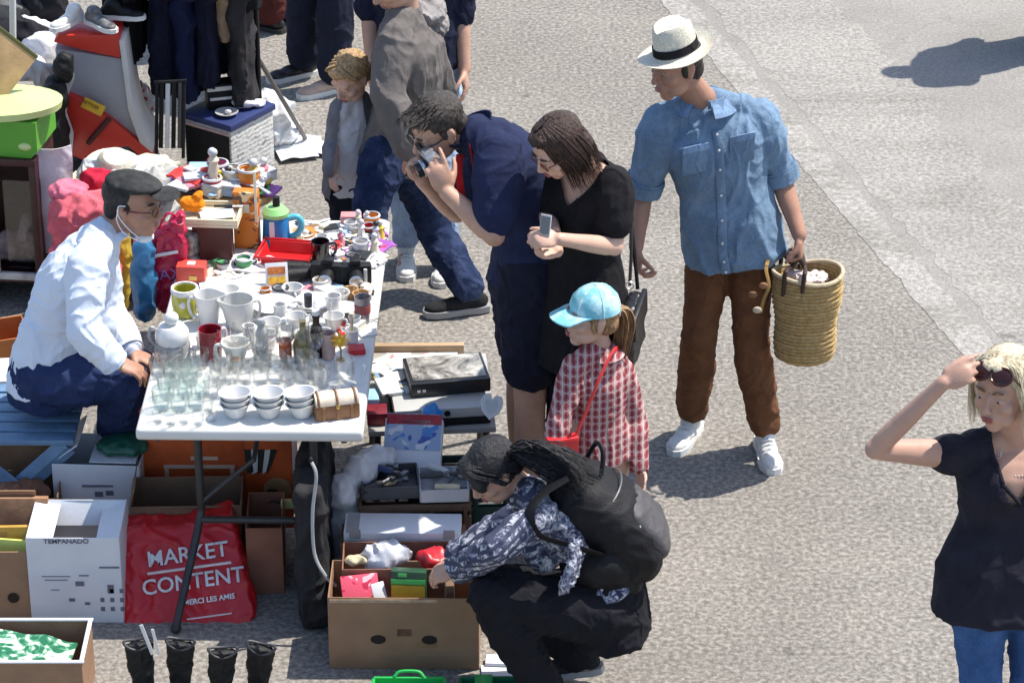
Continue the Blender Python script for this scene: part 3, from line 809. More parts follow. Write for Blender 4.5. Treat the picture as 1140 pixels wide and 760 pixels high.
# ------------------------------------------------------------------ man bending with the camera
def camera_man():
    root = thing('person', 'man in a navy polo shirt and dark shorts bending forward behind a small camera', 'person', (.06, 10.45, 0))
    ov = dict(HL=J(592, 303, 10.36), HR=J(586, 297, 10.56), KL=V(590, 10.36, .50), KR=V(581, 10.60, .50), AL=V(588, 10.44, .09), AR=V(578, 10.72, .09),
              SL=J(556, 172, 10.27), SR=J(553, 158, 10.62), EL=J(550, 262, 10.12), WL=J(497, 214, 10.22), ER=J(508, 236, 10.62), WR=J(470, 200, 10.42),
              NK=J(527, 150, 10.45), HD=J(488, 142, 10.42), look=Vec((-.80, -.42, -.52)), up=Vec((0, -.1, 1)), bulge=Vec((.10, 0, .03)))
    p = pose((.06, 10.45), PI/2, 1.82, ov)
    p['handL'] = dict(d=(-.35, .10, .93), n=(-.3, 1, .1), curls=[.25, .75, .85, .9], thumb=(.6, .6, .4))
    p['handR'] = dict(d=(-.30, -.25, .88), n=(.35, -.9, .1), curls=[.8, .9, .95, 1.0], thumb=(.6, .6, .4))
    report('camera man', p)
    build_body(root, p, SKIN())
    hm = hairmat('hair_greying', (.018, .014, .012), (.075, .058, .046))
    brows(root, p, hm)
    locks = []; rnd = random.Random(9)
    for i in range(150):
        a = rnd.uniform(-1, 1); x = a*.066
        st = (x*.9, .045+rnd.uniform(-.09, .02), .108-x*x*6); 
        e = (x*1.05+rnd.uniform(-.012, .012), st[1]+.05, st[2]+.012-.5*max(0, st[1]+.02)*.6)
        locks.append(([st, ((st[0]+e[0])/2, (st[1]+e[1])/2, max(st[2], e[2])+.006), e], rnd.uniform(.003, .0045)))
    hair_cap(root, p, hm, [((0, -.02, .046), (.081, .092, .078)), ((0, -.055, -.012), (.070, .048, .062)), ((0, .045, .084), (.058, .034, .028)), ((.068, .006, .012), (.011, .016, .026)), ((-.068, .006, .012), (.011, .016, .026))], .003, (55, 30, 30), locks)
    nv = fabric('navy_pique', (.016, .022, .060), .22)
    sh = garment_top(root, p, nv, TORSO_M, .020, .74, -.18, amp=.007, s3=(5, 5, 7), seed=21, sl_r=1.18)
    f = Vec((-.85, -.05, -.5)).normalized(); lat = f.cross(Vec((0, .0, 1))).normalized(); u = lat.cross(f)
    belt_ring(sh, p['NK']+Vec((-.01, 0, .0)), lat, f, .074, .078, (.022, .030), nv, 'collar', gap=.3, th=.005)
    garment_legs(root, p, fabric('dark_shorts', (.012, .013, .026), .2), .018, .68, .006, 22, name='shorts', thr=.125, kneer=.088)
    for a in 'LR': shoe(root, p['A'+a], p['toe'+a], fabric('grey_canvas', (.12, .12, .13)), WHITE_SOLE(), 1.05)
    # black sunglasses / spectacles
    sg = thing('spectacles', 'black framed glasses on the man bending with the camera', 'glasses', p['M'].translation)
    M = p['M']
    for s in (-1, 1):
        bm = BM(); tube(bm, [M @ Vec((s*.031+.025*math.cos(t), .098, .006+.019*math.sin(t))) for t in [2*PI*k/20 for k in range(21)]], .0032, 6, caps=False)
        tube(bm, [M @ Vec((s*.055, .094, .012)), M @ Vec((s*.074, .05, .010)), M @ Vec((s*.079, -.012, .008))], .003, 6)
        part('glasses_frame', bm, BLACK_RUB(), sg)
        bm = BM(); ell(bm, (s*.031, .097, .006), (.024, .002, .018), M, 2); part('lens', bm, plastic('dark_lens', (.03, .008, .008), .08), sg)
    # compact camera
    cam = thing('camera', 'small silver and black camera held to the eye of the bending man', 'camera', J(482, 180, 10.30))
    ld = Vec((-.86, -.36, -.32)).normalized(); x = ld.cross(Vec((0, 0, 1))).normalized(); z = x.cross(ld)
    C = Matrix((x, ld, z)).transposed().to_4x4(); C.translation = J(481, 181, 10.33)
    silver = mat('silver_metal', (.62, .62, .64), .3, .05, 10, .03, 60, metal=.8); blk = plastic('camera_black', (.015, .015, .017), .4)
    bm = BM(); box(bm, (.125, .042, .072), C @ T(0, 0, -.036), .008); part('camera_body', bm, blk, cam)
    bm = BM(); box(bm, (.127, .044, .018), C @ T(0, 0, .024), .005); box(bm, (.04, .036, .02), C @ T(0, 0, .04), .006); part('top_plate', bm, silver, cam)
    bm = BM(); lathe(bm, [(.0, 0), (.03, 0), (.03, .02), (.027, .022), (.027, .045), (.02, .046), (.018, .040), (0, .038)], C @ T(0, .02, -.004) @ Matrix.Rotation(-PI/2, 4, 'X'), 24); l = part('lens_barrel', bm, blk, cam)
    bm = BM(); ell(bm, (0, .063, -.004), (.017, .004, .017), C, 2); part('lens_glass', bm, plastic('lens_glass', (.05, .05, .08), .05), l)
    bm = BM(); lathe(bm, [(.031, .012), (.032, .02), (.03, .024)], C @ T(0, .02, -.004) @ Matrix.Rotation(-PI/2, 4, 'X'), 24); part('lens_ring', bm, silver, l)
    bm = BM(); box(bm, (.05, .02, .045), C @ T(.066, -.025, -.03), .006); part('grip', bm, silver, cam)
    st = thing('camera_strap', 'red neck strap of the bending man\'s camera', 'strap', J(514, 200, 10.30))
    bm = BM(); tube(bm, curvepts([J(512, 172, 10.36), J(511, 195, 10.28), J(515, 220, 10.24), J(523, 243, 10.22), J(530, 225, 10.2), J(528, 190, 10.24), J(524, 160, 10.33)], 7), .013, 8, flat=(1, .25), hint=Vec((0, 1, 0)))
    part('webbing', bm, fabric('red_webbing', (.50, .02, .02)), st)
    bm = BM(); tube(bm, curvepts([J(503, 190, 10.30), J(502, 205, 10.27), J(505, 222, 10.25)], 6), .007, 6, flat=(1, .3)); part('cord', bm, fabric('white_cord', (.7, .7, .7)), st)
camera_man()

# ------------------------------------------------------------------ woman in black looking at her hands
def black_woman():
    root = thing('person', 'brown haired woman in a black top looking down at the phone in her hands', 'person', (.27, 10.28, 0))
    f = Vec((-.75, -.66, 0)).normalized(); r = Vec((f.y, -f.x, 0))
    SLp = J(684, 204, 10.18)
    ov = dict(SL=SLp, SR=SLp+r*.325+Vec((0, 0, .01)), HL=V(668, 10.22, .90), HR=V(668, 10.22, .90)+r*.18, KL=V(655, 10.2, .48), KR=V(628, 10.40, .48), AL=V(655, 10.30, .09), AR=V(625, 10.5, .09),
              EL=J(684, 275, 10.10), WL=J(622, 266, 9.94), WR=J(620, 280, 10.0), NK=J(657, 192, 10.26), HD=J(622, 163, 10.16), look=Vec((-.70, -.42, -.58)), up=Vec((0, -.1, 1)))
    ov['ER'] = (ov['SR']+ov['WR'])/2+Vec((-.02, .06, -.09))
    p = pose((.27, 10.28), math.atan2(-f.x, f.y), 1.68, ov)
    p['handL'] = dict(d=(-.93, -.25, .12), n=(-.15, .6, -.75), curls=[.7, .8, .9, 1.0], thumb=(.5, .75, .3))
    p['handR'] = dict(d=(-.85, -.45, .15), n=(.1, -.3, 1), curls=[.9, .95, 1.0, 1.05], thumb=(.5, .8, .4))
    report('black woman', p)
    build_body(root, p, SKINF(), fem=True)
    hm = hairmat('hair_brown', (.016, .008, .006), (.075, .036, .024))
    brows(root, p, hm)
    locks = []; rnd = random.Random(14)
    for i in range(260):
        s = rnd.choice((-1, 1)); th = rnd.uniform(-1.25, .95)
        y = .088*math.sin(th); x = s*.080*math.cos(th)
        st = (s*.008, y*.45-.005, .124)
        q1 = (x*.78, y*.85-.01, .098); q2 = (x*1.06, y-.016, .035); q3 = (x*1.18+rnd.uniform(-.008, .008), y-.022, -.055)
        q4 = (x*1.08+rnd.uniform(-.014, .014), y-.01, -.125-rnd.random()*.05)
        locks.append(([st, q1, q2, q3, q4], rnd.uniform(.003, .0055)))
    hair_cap(root, p, hm, [((0, -.022, .045), (.084, .096, .081)), ((0, -.062, -.03), (.080, .055, .085)), ((.072, -.018, -.03), (.019, .048, .088)), ((-.072, -.018, -.03), (.019, .048, .088)), ((0, .040, .096), (.052, .038, .024))], .003, (50, 50, 16), locks)
    def ncut(c):
        q = c-p['NK']; a = q.dot(f); b = q.dot(r); return a > -.01 and abs(b) < .085-.0 and q.z > -.10+abs(b)*1.3
    bj = fabric('black_viscose', (.013, .012, .014), .25)
    tp = garment_top(root, p, bj, TORSO_F, .018, .62, -.30, cut=ncut, amp=.006, s3=(7, 7, 5), seed=31, flare=.015, fem=True, sl_r=1.12)
    pts = [p['NK']+f*(.098-.09*abs(u)**1.5)+r*u*.092+Vec((0, 0, -.105+.125*abs(u)**1.3)) for u in [-1+2*k/10 for k in range(11)]]
    bm = BM(); tube(bm, curvepts(snap(tp, pts), 4), .0065, 8); part('neckline', bm, bj, tp)
    garment_legs(root, p, fabric('black_denim', (.014, .016, .026), .25), .010, 1.95, .006, 32, hemr=.055, prof=TORSO_F)
    for a in 'LR': shoe(root, p['A'+a], p['toe'+a], fabric('black_canvas', (.02, .02, .02)), WHITE_SOLE(), .94)
    sg = thing('spectacles', 'thin brown glasses on the woman in the black top', 'glasses', p['M'].translation); M = p['M']
    for s in (-1, 1):
        bm = BM(); tube(bm, [M @ Vec((s*.030+.022*math.cos(t), .095, .005+.015*math.sin(t))) for t in [2*PI*k/18 for k in range(19)]], .002, 6, caps=False)
        tube(bm, [M @ Vec((s*.052, .090, .009)), M @ Vec((s*.074, .04, .008)), M @ Vec((s*.078, -.01, .006))], .002, 6); part('glasses_frame', bm, mat('brown_frame', (.12, .03, .02), .3), sg)
    ph = thing('phone', 'small silver phone held upright in the woman\'s hands', 'phone', J(606, 248, 9.93))
    M = TR(J(606, 262, 9.93), rad(-25), rad(-14)) @ Matrix.Scale(.72, 4); bm = BM(); box(bm, (.055, .009, .10), M, .004); part('phone_body', bm, plastic('phone_grey', (.55, .55, .56), .25), ph)
    bm = BM(); box(bm, (.047, .002, .085), M @ T(0, -.0058, .007), .0); part('screen', bm, plastic('phone_screen', (.14, .15, .17), .1), ph)
    # shoulder bag
    bg = thing('shoulder_bag', 'black leather shoulder bag hanging at the hip of the woman in black', 'bag', V(706, 10.16, .62))
    c = J(703, 366, 10.14); lm = mat('black_leather', (.012, .011, .012), .35, .2, 12, .2, 90)
    bm = BM()
    M = TR(c, rad(76), 0, 0) @ Matrix.Rotation(rad(-9), 4, 'Y')
    box(bm, (.21, .060, .21), M @ T(0, 0, -.11), .022, 3); part('bag_body', remesh(bm, .006, 4, None, folder(.004, (12, 12, 12), 6)), lm, bg)
    bm = BM(); box(bm, (.20, .02, .10), M @ T(0, -.029, .012), .008); part('flap', bm, lm, bg)
    bm = BM(); tube(bm, curvepts([J(692, 190, 10.22), J(701, 225, 10.18), J(703, 270, 10.15), J(701, 318, 10.14)], 8), .0075, 6, flat=(1, .4)); tube(bm, curvepts([J(692, 190, 10.24), J(700, 230, 10.30), J(706, 280, 10.28), J(710, 322, 10.24)], 8), .0075, 6, flat=(1, .4))
    part('shoulder_strap', bm, lm, bg)
    bm = BM(); tube(bm, [J(701, 318, 10.12)+Vec((.014*math.cos(t), 0, .014*math.sin(t))) for t in [2*PI*k/14 for k in range(15)]], .003, 6, caps=False); part('ring_buckle', bm, mat('silver_metal', (.62, .62, .64), .3, .05, 10, .03, 60, metal=.8), bg)
black_woman()

# ------------------------------------------------------------------ girl
def girl():
    root = thing('person', 'girl with a long ponytail in a red and white checked shirt, turned to look left', 'person', (.33, 10.0, 0))
    ov = dict(SR=J(641, 408, 9.93), SL=J(690, 411, 10.03), ER=J(624, 462, 9.86), WR=J(616, 506, 9.80), EL=J(706, 466, 10.04), WL=J(712, 520, 9.96),
              HR=V(645, 9.96, .60), HL=V(683, 10.02, .60), KR=V(645, 9.93, .33), KL=V(684, 9.98, .33), AR=V(645, 10.0, .075), AL=V(686, 10.04, .075),
              NK=J(670, 388, 9.99), HD=J(659, 352, 9.97), look=Vec((-.93, -.34, .02)), toeL=Vec((-.4, -1, 0)), toeR=Vec((-.4, -1, 0)))
    p = pose((.33, 10.0), rad(155), 1.22, ov); p['s'] = .72; p['hs'] = .92; p['handscale'] = 1.05
    report('girl', p)
    build_body(root, p, SKINF(), fem=True, child=True, vox=.005)
    hm = hairmat('hair_lightbrown', (.20, .10, .045), (.42, .25, .12))
    brows(root, p, hm)
    M = p['M']; rnd = random.Random(3); locks = []
    for i in range(44):
        a, b = rnd.uniform(-.022, .022), rnd.uniform(-.02, .02)
        locks.append(([(a*.4, -.085+b*.3, .02), (a, -.125+b, .01), (a*1.3, -.140+b*1.2, -.05), (a*1.4, -.130+b, -.13), (a*.7, -.115+b*.5, -.21-rnd.random()*.04)], rnd.uniform(.006, .010)))
    hair_cap(root, p, hm, [((0, -.022, .035), (.081, .090, .078)), ((0, -.05, -.02), (.072, .055, .06)), ((0, -.108, .01), (.022, .03, .022)), ((.070, .012, -.01), (.011, .02, .035)), ((-.070, .012, -.01), (.011, .02, .035))], .003, (50, 50, 14), locks)
    def plaid(nt, co):
        base = (.44, .23, .22)
        a = wave(nt, co, 'X', 12, (.62, .80), .8); b = wave(nt, co, 'Z', 11, (.62, .80), .8)
        a2 = wave(nt, co, 'X', 12, (.84, .98), .8, 3.0); b2 = wave(nt, co, 'Z', 11, (.84, .98), .8, 3.0)
        c = mixc(nt, a, base, (.26, .045, .055)); m1 = nt.nodes.new('ShaderNodeMath'); m1.operation = 'MULTIPLY'; nt.links.new(b, m1.inputs[0]); m1.inputs[1].default_value = .62
        c = mixc(nt, m1.outputs[0], c, (.22, .04, .05)); c = mixc(nt, a2, c, (.56, .44, .42)); m2 = nt.nodes.new('ShaderNodeMath'); m2.operation = 'MULTIPLY'; nt.links.new(b2, m2.inputs[0]); m2.inputs[1].default_value = .6
        return mixc(nt, m2.outputs[0], c, (.56, .44, .42))
    pm = pattern_mat('plaid_red', plaid, .9, .3, 50)
    prof = [(-.14, .13, .10), (0, .145, .115), (.3, .120, .10), (.6, .125, .105), (.86, .135, .095), (.98, .12, .075), (1.07, .07, .055)]
    sh = garment_top(root, p, pm, prof, .010, 1.95, -.34, amp=.006, s3=(9, 9, 5), seed=41, flare=.02, cuff=.004, name='shirt', vox=.006)
    f = Vec((-.45, -.9, 0)).normalized(); lat = f.cross(Vec((0, 0, 1)))
    belt_ring(sh, p['NK']+Vec((0, 0, .005)), lat, f, .056, .056, (.020, -.022), pm, 'collar', gap=.35, th=.004)
    garment_legs(root, p, denimmat('denim_light', (.10, .17, .30), .3), .002, 1.95, .003, 42, hemr=.05, top=.0, prof=[(-.14, .10, .08), (0, .11, .085), (.3, .10, .08), (1.07, .06, .05)], thr=.06)
    for a in 'LR': shoe(root, p['A'+a]+Vec((0, 0, .0)), p['toe'+a], fabric('pink_canvas', (.5, .22, .24)), WHITE_SOLE(), .78)
    # cap
    cap = thing('cap', 'pale turquoise baseball cap worn by the girl', 'cap', p['M'].translation+Vec((0, 0, .05)))
    def capc(nt, co):
        n = noise_tex(nt, co, 16, 3); sep = N(nt, 'ShaderNodeSeparateXYZ'); nt.links.new(co, sep.inputs[0])
        return ramp(nt, n.outputs['Fac'], [(.42, (.20, .52, .60)), (.60, (.50, .74, .78))]).outputs[0]  # mottled turquoise, made paler all over for the sunlit crown
    cm = pattern_mat('turquoise_cotton', capc, .85, .2, 60)
    bm = BM(); Mc = M @ T(0, -.012, .040)
    lathe_pts = [(.0, .088), (.03, .084), (.056, .070), (.076, .045), (.086, .012), (.088, -.012), (.083, -.012), (.0, .0)]
    lathe(bm, lathe_pts, Mc @ Matrix.Diagonal((1.0, 1.12, 1, 1)), 36)
    part('crown', bm, cm, cap)
    bm = BM()
    for k in range(6):
        a = PI*k/6*2
        tube(bm, [Mc @ Vec((math.cos(a)*r*1.004, math.sin(a)*r*1.124, z)) for r, z in lathe_pts[:6]], .0022, 5)
    ell(bm, (0, 0, .09), (.008, .008, .005), Mc, 1)
    part('seams', bm, fabric('pale_seam', (.55, .74, .76)), cap)
    bm = BM(); n = 22; top = []; bot = []
    rows = []
    for i in range(n+1):
        a = PI*(.12+.76*i/n); ca, sa = math.cos(a), math.sin(a)
        r1 = Vec((.088*ca, .088*sa*1.12, -.006)); r2 = Vec((.080*ca, .092+.085*sa**.8, -.022-.010*(abs(ca))**2))
        rows.append([bm.verts.new(Mc @ v) for v in (r1, r1.lerp(r2, .5)+Vec((0, 0, .004)), r2, r2-Vec((0, 0, .005)), r1.lerp(r2, .5)-Vec((0, 0, .002)), r1-Vec((0, 0, .005)))])
    for a, b in zip(rows, rows[1:]):
        for k in range(6): bm.faces.new((a[k], a[(k+1) % 6], b[(k+1) % 6], b[k]))
    part('peak', bm, cm, cap)
    bm = BM(); q = M @ Vec((0, -.104, .012)); tube(bm, [q+Vec((.001*k, .022*math.cos(k*.7), .022*math.sin(k*.7))) for k in range(10)], .005, 6); part('hair_band', bm, fabric('white_cord', (.7, .7, .7)), root)
    # red cross body purse
    pu = thing('purse', 'small red purse on a long red strap across the girl\'s chest', 'purse', J(624, 496, 9.82))
    rm = mat('red_leatherette', (.62, .025, .03), .4, .1, 10, .1)
    bm = BM(); tube(bm, curvepts([J(690, 388, 10.02), J(682, 392, 9.91), J(668, 420, 9.845), J(655, 452, 9.83), J(640, 488, 9.81)], 8), .011, 8, flat=(1, .3), hint=Vec((1, -.3, 0))); part('purse_strap', bm, rm, pu)
    bm = BM(); box(bm, (.11, .04, .075), TR(J(626, 508, 9.80), rad(20)), .01); part('purse_body', bm, rm, pu)
    bm = BM(); box(bm, (.112, .044, .03), TR(J(626, 508, 9.80), rad(20)) @ T(0, 0, .048), .008); part('flap', bm, rm, pu)
girl()

# ------------------------------------------------------------------ crouching woman
def croucher():
    root = thing('person', 'dark haired woman in a blue patterned blouse crouching beside the cardboard boxes', 'person', (.25, 9.2, 0))
    ov = dict(HL=J(676, 684, 9.10), HR=J(682, 680, 9.28), KL=J(546, 662, 9.00), KR=J(556, 650, 9.36), AL=V(612, 9.06, .10), AR=V(650, 9.30, .10),
              SL=J(604, 572, 9.06), SR=J(598, 566, 9.38), EL=J(553, 610, 8.94), WL=J(506, 636, 9.14), ER=J(548, 590, 9.44), WR=J(505, 622, 9.42),
              NK=J(583, 545, 9.22), HD=J(551, 524, 9.20), look=Vec((-.72, -.30, -.66)), toeL=Vec((-1, -.1, 0)), toeR=Vec((-1, .1, 0)), bulge=Vec((.10, 0, .12)))
    p = pose((.25, 9.2), PI/2, 1.66, ov)
    p['handL'] = dict(d=(-.8, .35, -.35), n=(0, .5, -.7), curl=.6); p['handR'] = dict(d=(-.8, -.2, -.4), n=(0, -.5, -.7), curl=.6)
    report('croucher', p)
    build_body(root, p, SKIN(), fem=True)
    hm = hairmat('hair_black', (.004, .004, .005), (.030, .026, .028), .4)
    brows(root, p, hm)
    M = p['M']; rnd = random.Random(5); locks = []
    Mi = M.inverted(); ru = rnd.uniform
    for i in range(330):        # bushy ponytail thrown back over the shoulders
        a, b = ru(-1, 1), ru(-1, 1); pl = []
        for (qx, qy, yy, sp_) in ((570, 503, 9.20, 2), (590, 504, 9.17, 9), (612, 512, 9.15, 13), (634, 523, 9.14, 14), (652+ru(-12, 10), 536, 9.12, 13)):
            pl.append(tuple(Mi @ J(qx+a*sp_*.8+ru(-5, 5), qy+b*sp_*1.15+ru(-6, 6), yy+a*.06)))
        locks.append((pl[rnd.choice((0, 0, 1, 2)):], rnd.uniform(.0028, .0055)))
    for i in range(60):
        s = rnd.choice((-1, 1)); y = rnd.uniform(-.05, .06)
        locks.append(([(s*.02, .06, .11), (s*.06, y+.02, .09), (s*.083, y-.02, .03), (s*.078, y-.05, -.02), (s*.05, -.10, .02)], rnd.uniform(.003, .005)))
    hair_cap(root, p, hm, [((0, -.02, .048), (.085, .094, .080)), ((0, -.06, -.0), (.078, .05, .062)), ((0, .045, .085), (.060, .045, .032)), ((.05, .070, .045), (.024, .022, .045)), ((-.05, .070, .045), (.024, .022, .045))], .0025, (55, 55, 25), locks)
    def blouse(nt, co):
        n = noise_tex(nt, co, 34, 3, .6, 1.5); v = N(nt, 'ShaderNodeTexVoronoi', Scale=42); nt.links.new(co, v.inputs['Vector'])
        c = ramp(nt, n.outputs['Fac'], [(.36, (.03, .03, .06)), (.47, (.11, .12, .18)), (.53, (.27, .28, .34)), (.62, (.54, .54, .57))])
        mp = N(nt, 'ShaderNodeMapping'); mp.inputs['Rotation'].default_value = (0, rad(35), 0); nt.links.new(co, mp.inputs[0])
        w = wave(nt, mp.outputs[0], 'Z', 13, (.45, .6), 1.2); sx = N(nt, 'ShaderNodeSeparateXYZ'); nt.links.new(co, sx.inputs[0])
        lt = nt.nodes.new('ShaderNodeMath'); lt.operation = 'LESS_THAN'; lt.inputs[1].default_value = -.17; nt.links.new(sx.outputs[0], lt.inputs[0])
        m1 = nt.nodes.new('ShaderNodeMath'); m1.operation = 'MULTIPLY'; nt.links.new(w, m1.inputs[0]); nt.links.new(lt.outputs[0], m1.inputs[1])
        return mixc(nt, m1.outputs[0], c.outputs[0], (.055, .06, .10))
    bm_ = pattern_mat('patterned_blouse', blouse, .8, .2, 60)
    bl = garment_top(root, p, bm_, TORSO_F, .014, 1.86, .22, amp=.010, s3=(8, 8, 8), seed=51, fem=True, sl_r=.98, cuff=.010, flare=.02)
    # loose tail of the blouse over the thigh
    bm = BM(); tube(bm, curvepts([J(640, 600, 9.02), J(640, 625, 8.98), J(632, 648, 8.965), J(622, 662, 8.97)], 4), [.06]*9+[.05, .035, .02, .012], 14, flat=(1, .35), hint=Vec((1, 0, .4)))
    part('blouse_tail', remesh(bm, .006, 3, None, folder(.007, (16, 16, 16), 4)), bm_, bl)
    garment_legs(root, p, fabric('black_trousers', (.010, .010, .014), .25), .016, 1.92, .007, 52, hemr=.068, prof=TORSO_F, thr=.105, kneer=.080, top=.42)
    for a in 'LR': shoe(root, p['A'+a], p['toe'+a], fabric('black_canvas', (.02, .02, .02)), plastic('grey_sole', (.3, .3, .3)), .95, rad(12))
    # backpack
    bk = thing('backpack', 'large black backpack on the back of the crouching woman', 'backpack', J(690, 600, 9.22))
    a = J(632, 532, 9.22); b = J(714, 616, 9.22); d = (b-a).normalized(); y = Vec((0, 1, 0)); n_ = d.cross(y).normalized()
    if n_.z < 0: n_ = -n_
    lm = mat('backpack_nylon', (.009, .0085, .010), .6, .3, 10, .3, 120, spec=.25)
    secs = []
    for t, w, h, off in ((-.12, .06, .03, -.02), (-.02, .115, .07, -.01), (.15, .15, .10, .0), (.45, .165, .12, .01), (.75, .165, .125, .01), (.98, .155, .11, 0), (1.10, .12, .07, -.01), (1.16, .07, .03, -.01)):
        secs.append((a+d*(b-a).length*t+n_*off, y*w, n_*h, .75))
    bm = BM(); loft(bm, secs, 32); part('pack_body', remesh(bm, .007, 5, None, folder(.0055, (9, 5, 9), 61), post=2), lm, bk)
    bm = BM(); secs = [(a+d*(b-a).length*t+n_*(.095+off), y*w, n_*h, .75) for t, w, h, off in ((.45, .08, .02, 0), (.55, .12, .045, .0), (.85, .125, .05, 0), (1.03, .10, .035, -.015), (1.1, .06, .015, -.03))]
    loft(bm, secs, 28); part('front_pocket', remesh(bm, .007, 5, None, folder(.0045, (9, 5, 9), 62), post=2), mat('pocket_nylon', (.060, .054, .058), .55, .25, 10, .3, 120), bk)
    # bulk hanging under the pack (lower compartment)
    bm = BM(); ell(bm, J(668, 622, 9.14), (.14, .12, .10)); ell(bm, J(684, 640, 9.16), (.10, .11, .09))
    part('lower_compartment', remesh(bm, .008, 5, None, folder(.005, (9, 6, 9), 64), post=2), lm, bk)
    for q, yy in ((-1, 9.06), (1, 9.38)):
        bm = BM(); s_ = J(604, 560, yy)+Vec((0, -.05*(1 if q < 0 else 0), .0))
        tube(bm, curvepts([J(632, 540, yy)+Vec((0, 0, .03)), J(606, 548, yy-.02 if q < 0 else yy), J(590, 570, yy-.07 if q < 0 else yy+.03), J(600, 595, yy-.085 if q < 0 else yy+.03), J(640, 608, yy-.07 if q < 0 else yy), J(680, 622, yy+.03 if q < 0 else yy)], 7), .024, 8, flat=(1, .22), hint=Vec((0, 0, 1)))
        part('shoulder_strap', bm, lm, bk)
    L_ = (b-a).length
    for t_, yy_, nm_ in ((.30, .155, 'zip'), (.62, .165, 'zip')):
        bm = BM(); tube(bm, [a+d*L_*t_+y*yy_*1.0*math.cos(q)+n_*.135*math.sin(q) for q in [PI*k/20 for k in range(21)]], .0035, 6); part(nm_, bm, mat('zip_grey', (.10, .10, .10), .4), bk)
    bm = BM(); tube(bm, [a+d*L_*.62-y*.12+n_*.105, a+d*L_*.66-y*.125+n_*.10], .004, 6); part('zip_puller', bm, mat('silver_metal', (.62, .62, .64), .3, .05, 10, .03, 60, metal=.8), bk)
    bm = BM(); tube(bm, curvepts([J(716, 640, 9.1), J(721, 665, 9.08), J(724, 688, 9.08)], 6), .004, 6); part('dangling_cord', bm, lm, bk)
    bm = BM(); tube(bm, curvepts([a+n_*.10+d*.05-y*.03, a+n_*.15+d*.0-y*.01, a+n_*.15-d*.03+y*.02, a+n_*.08+d*.0+y*.04], 6), .008, 6); part('grab_handle', bm, lm, bk)
croucher()

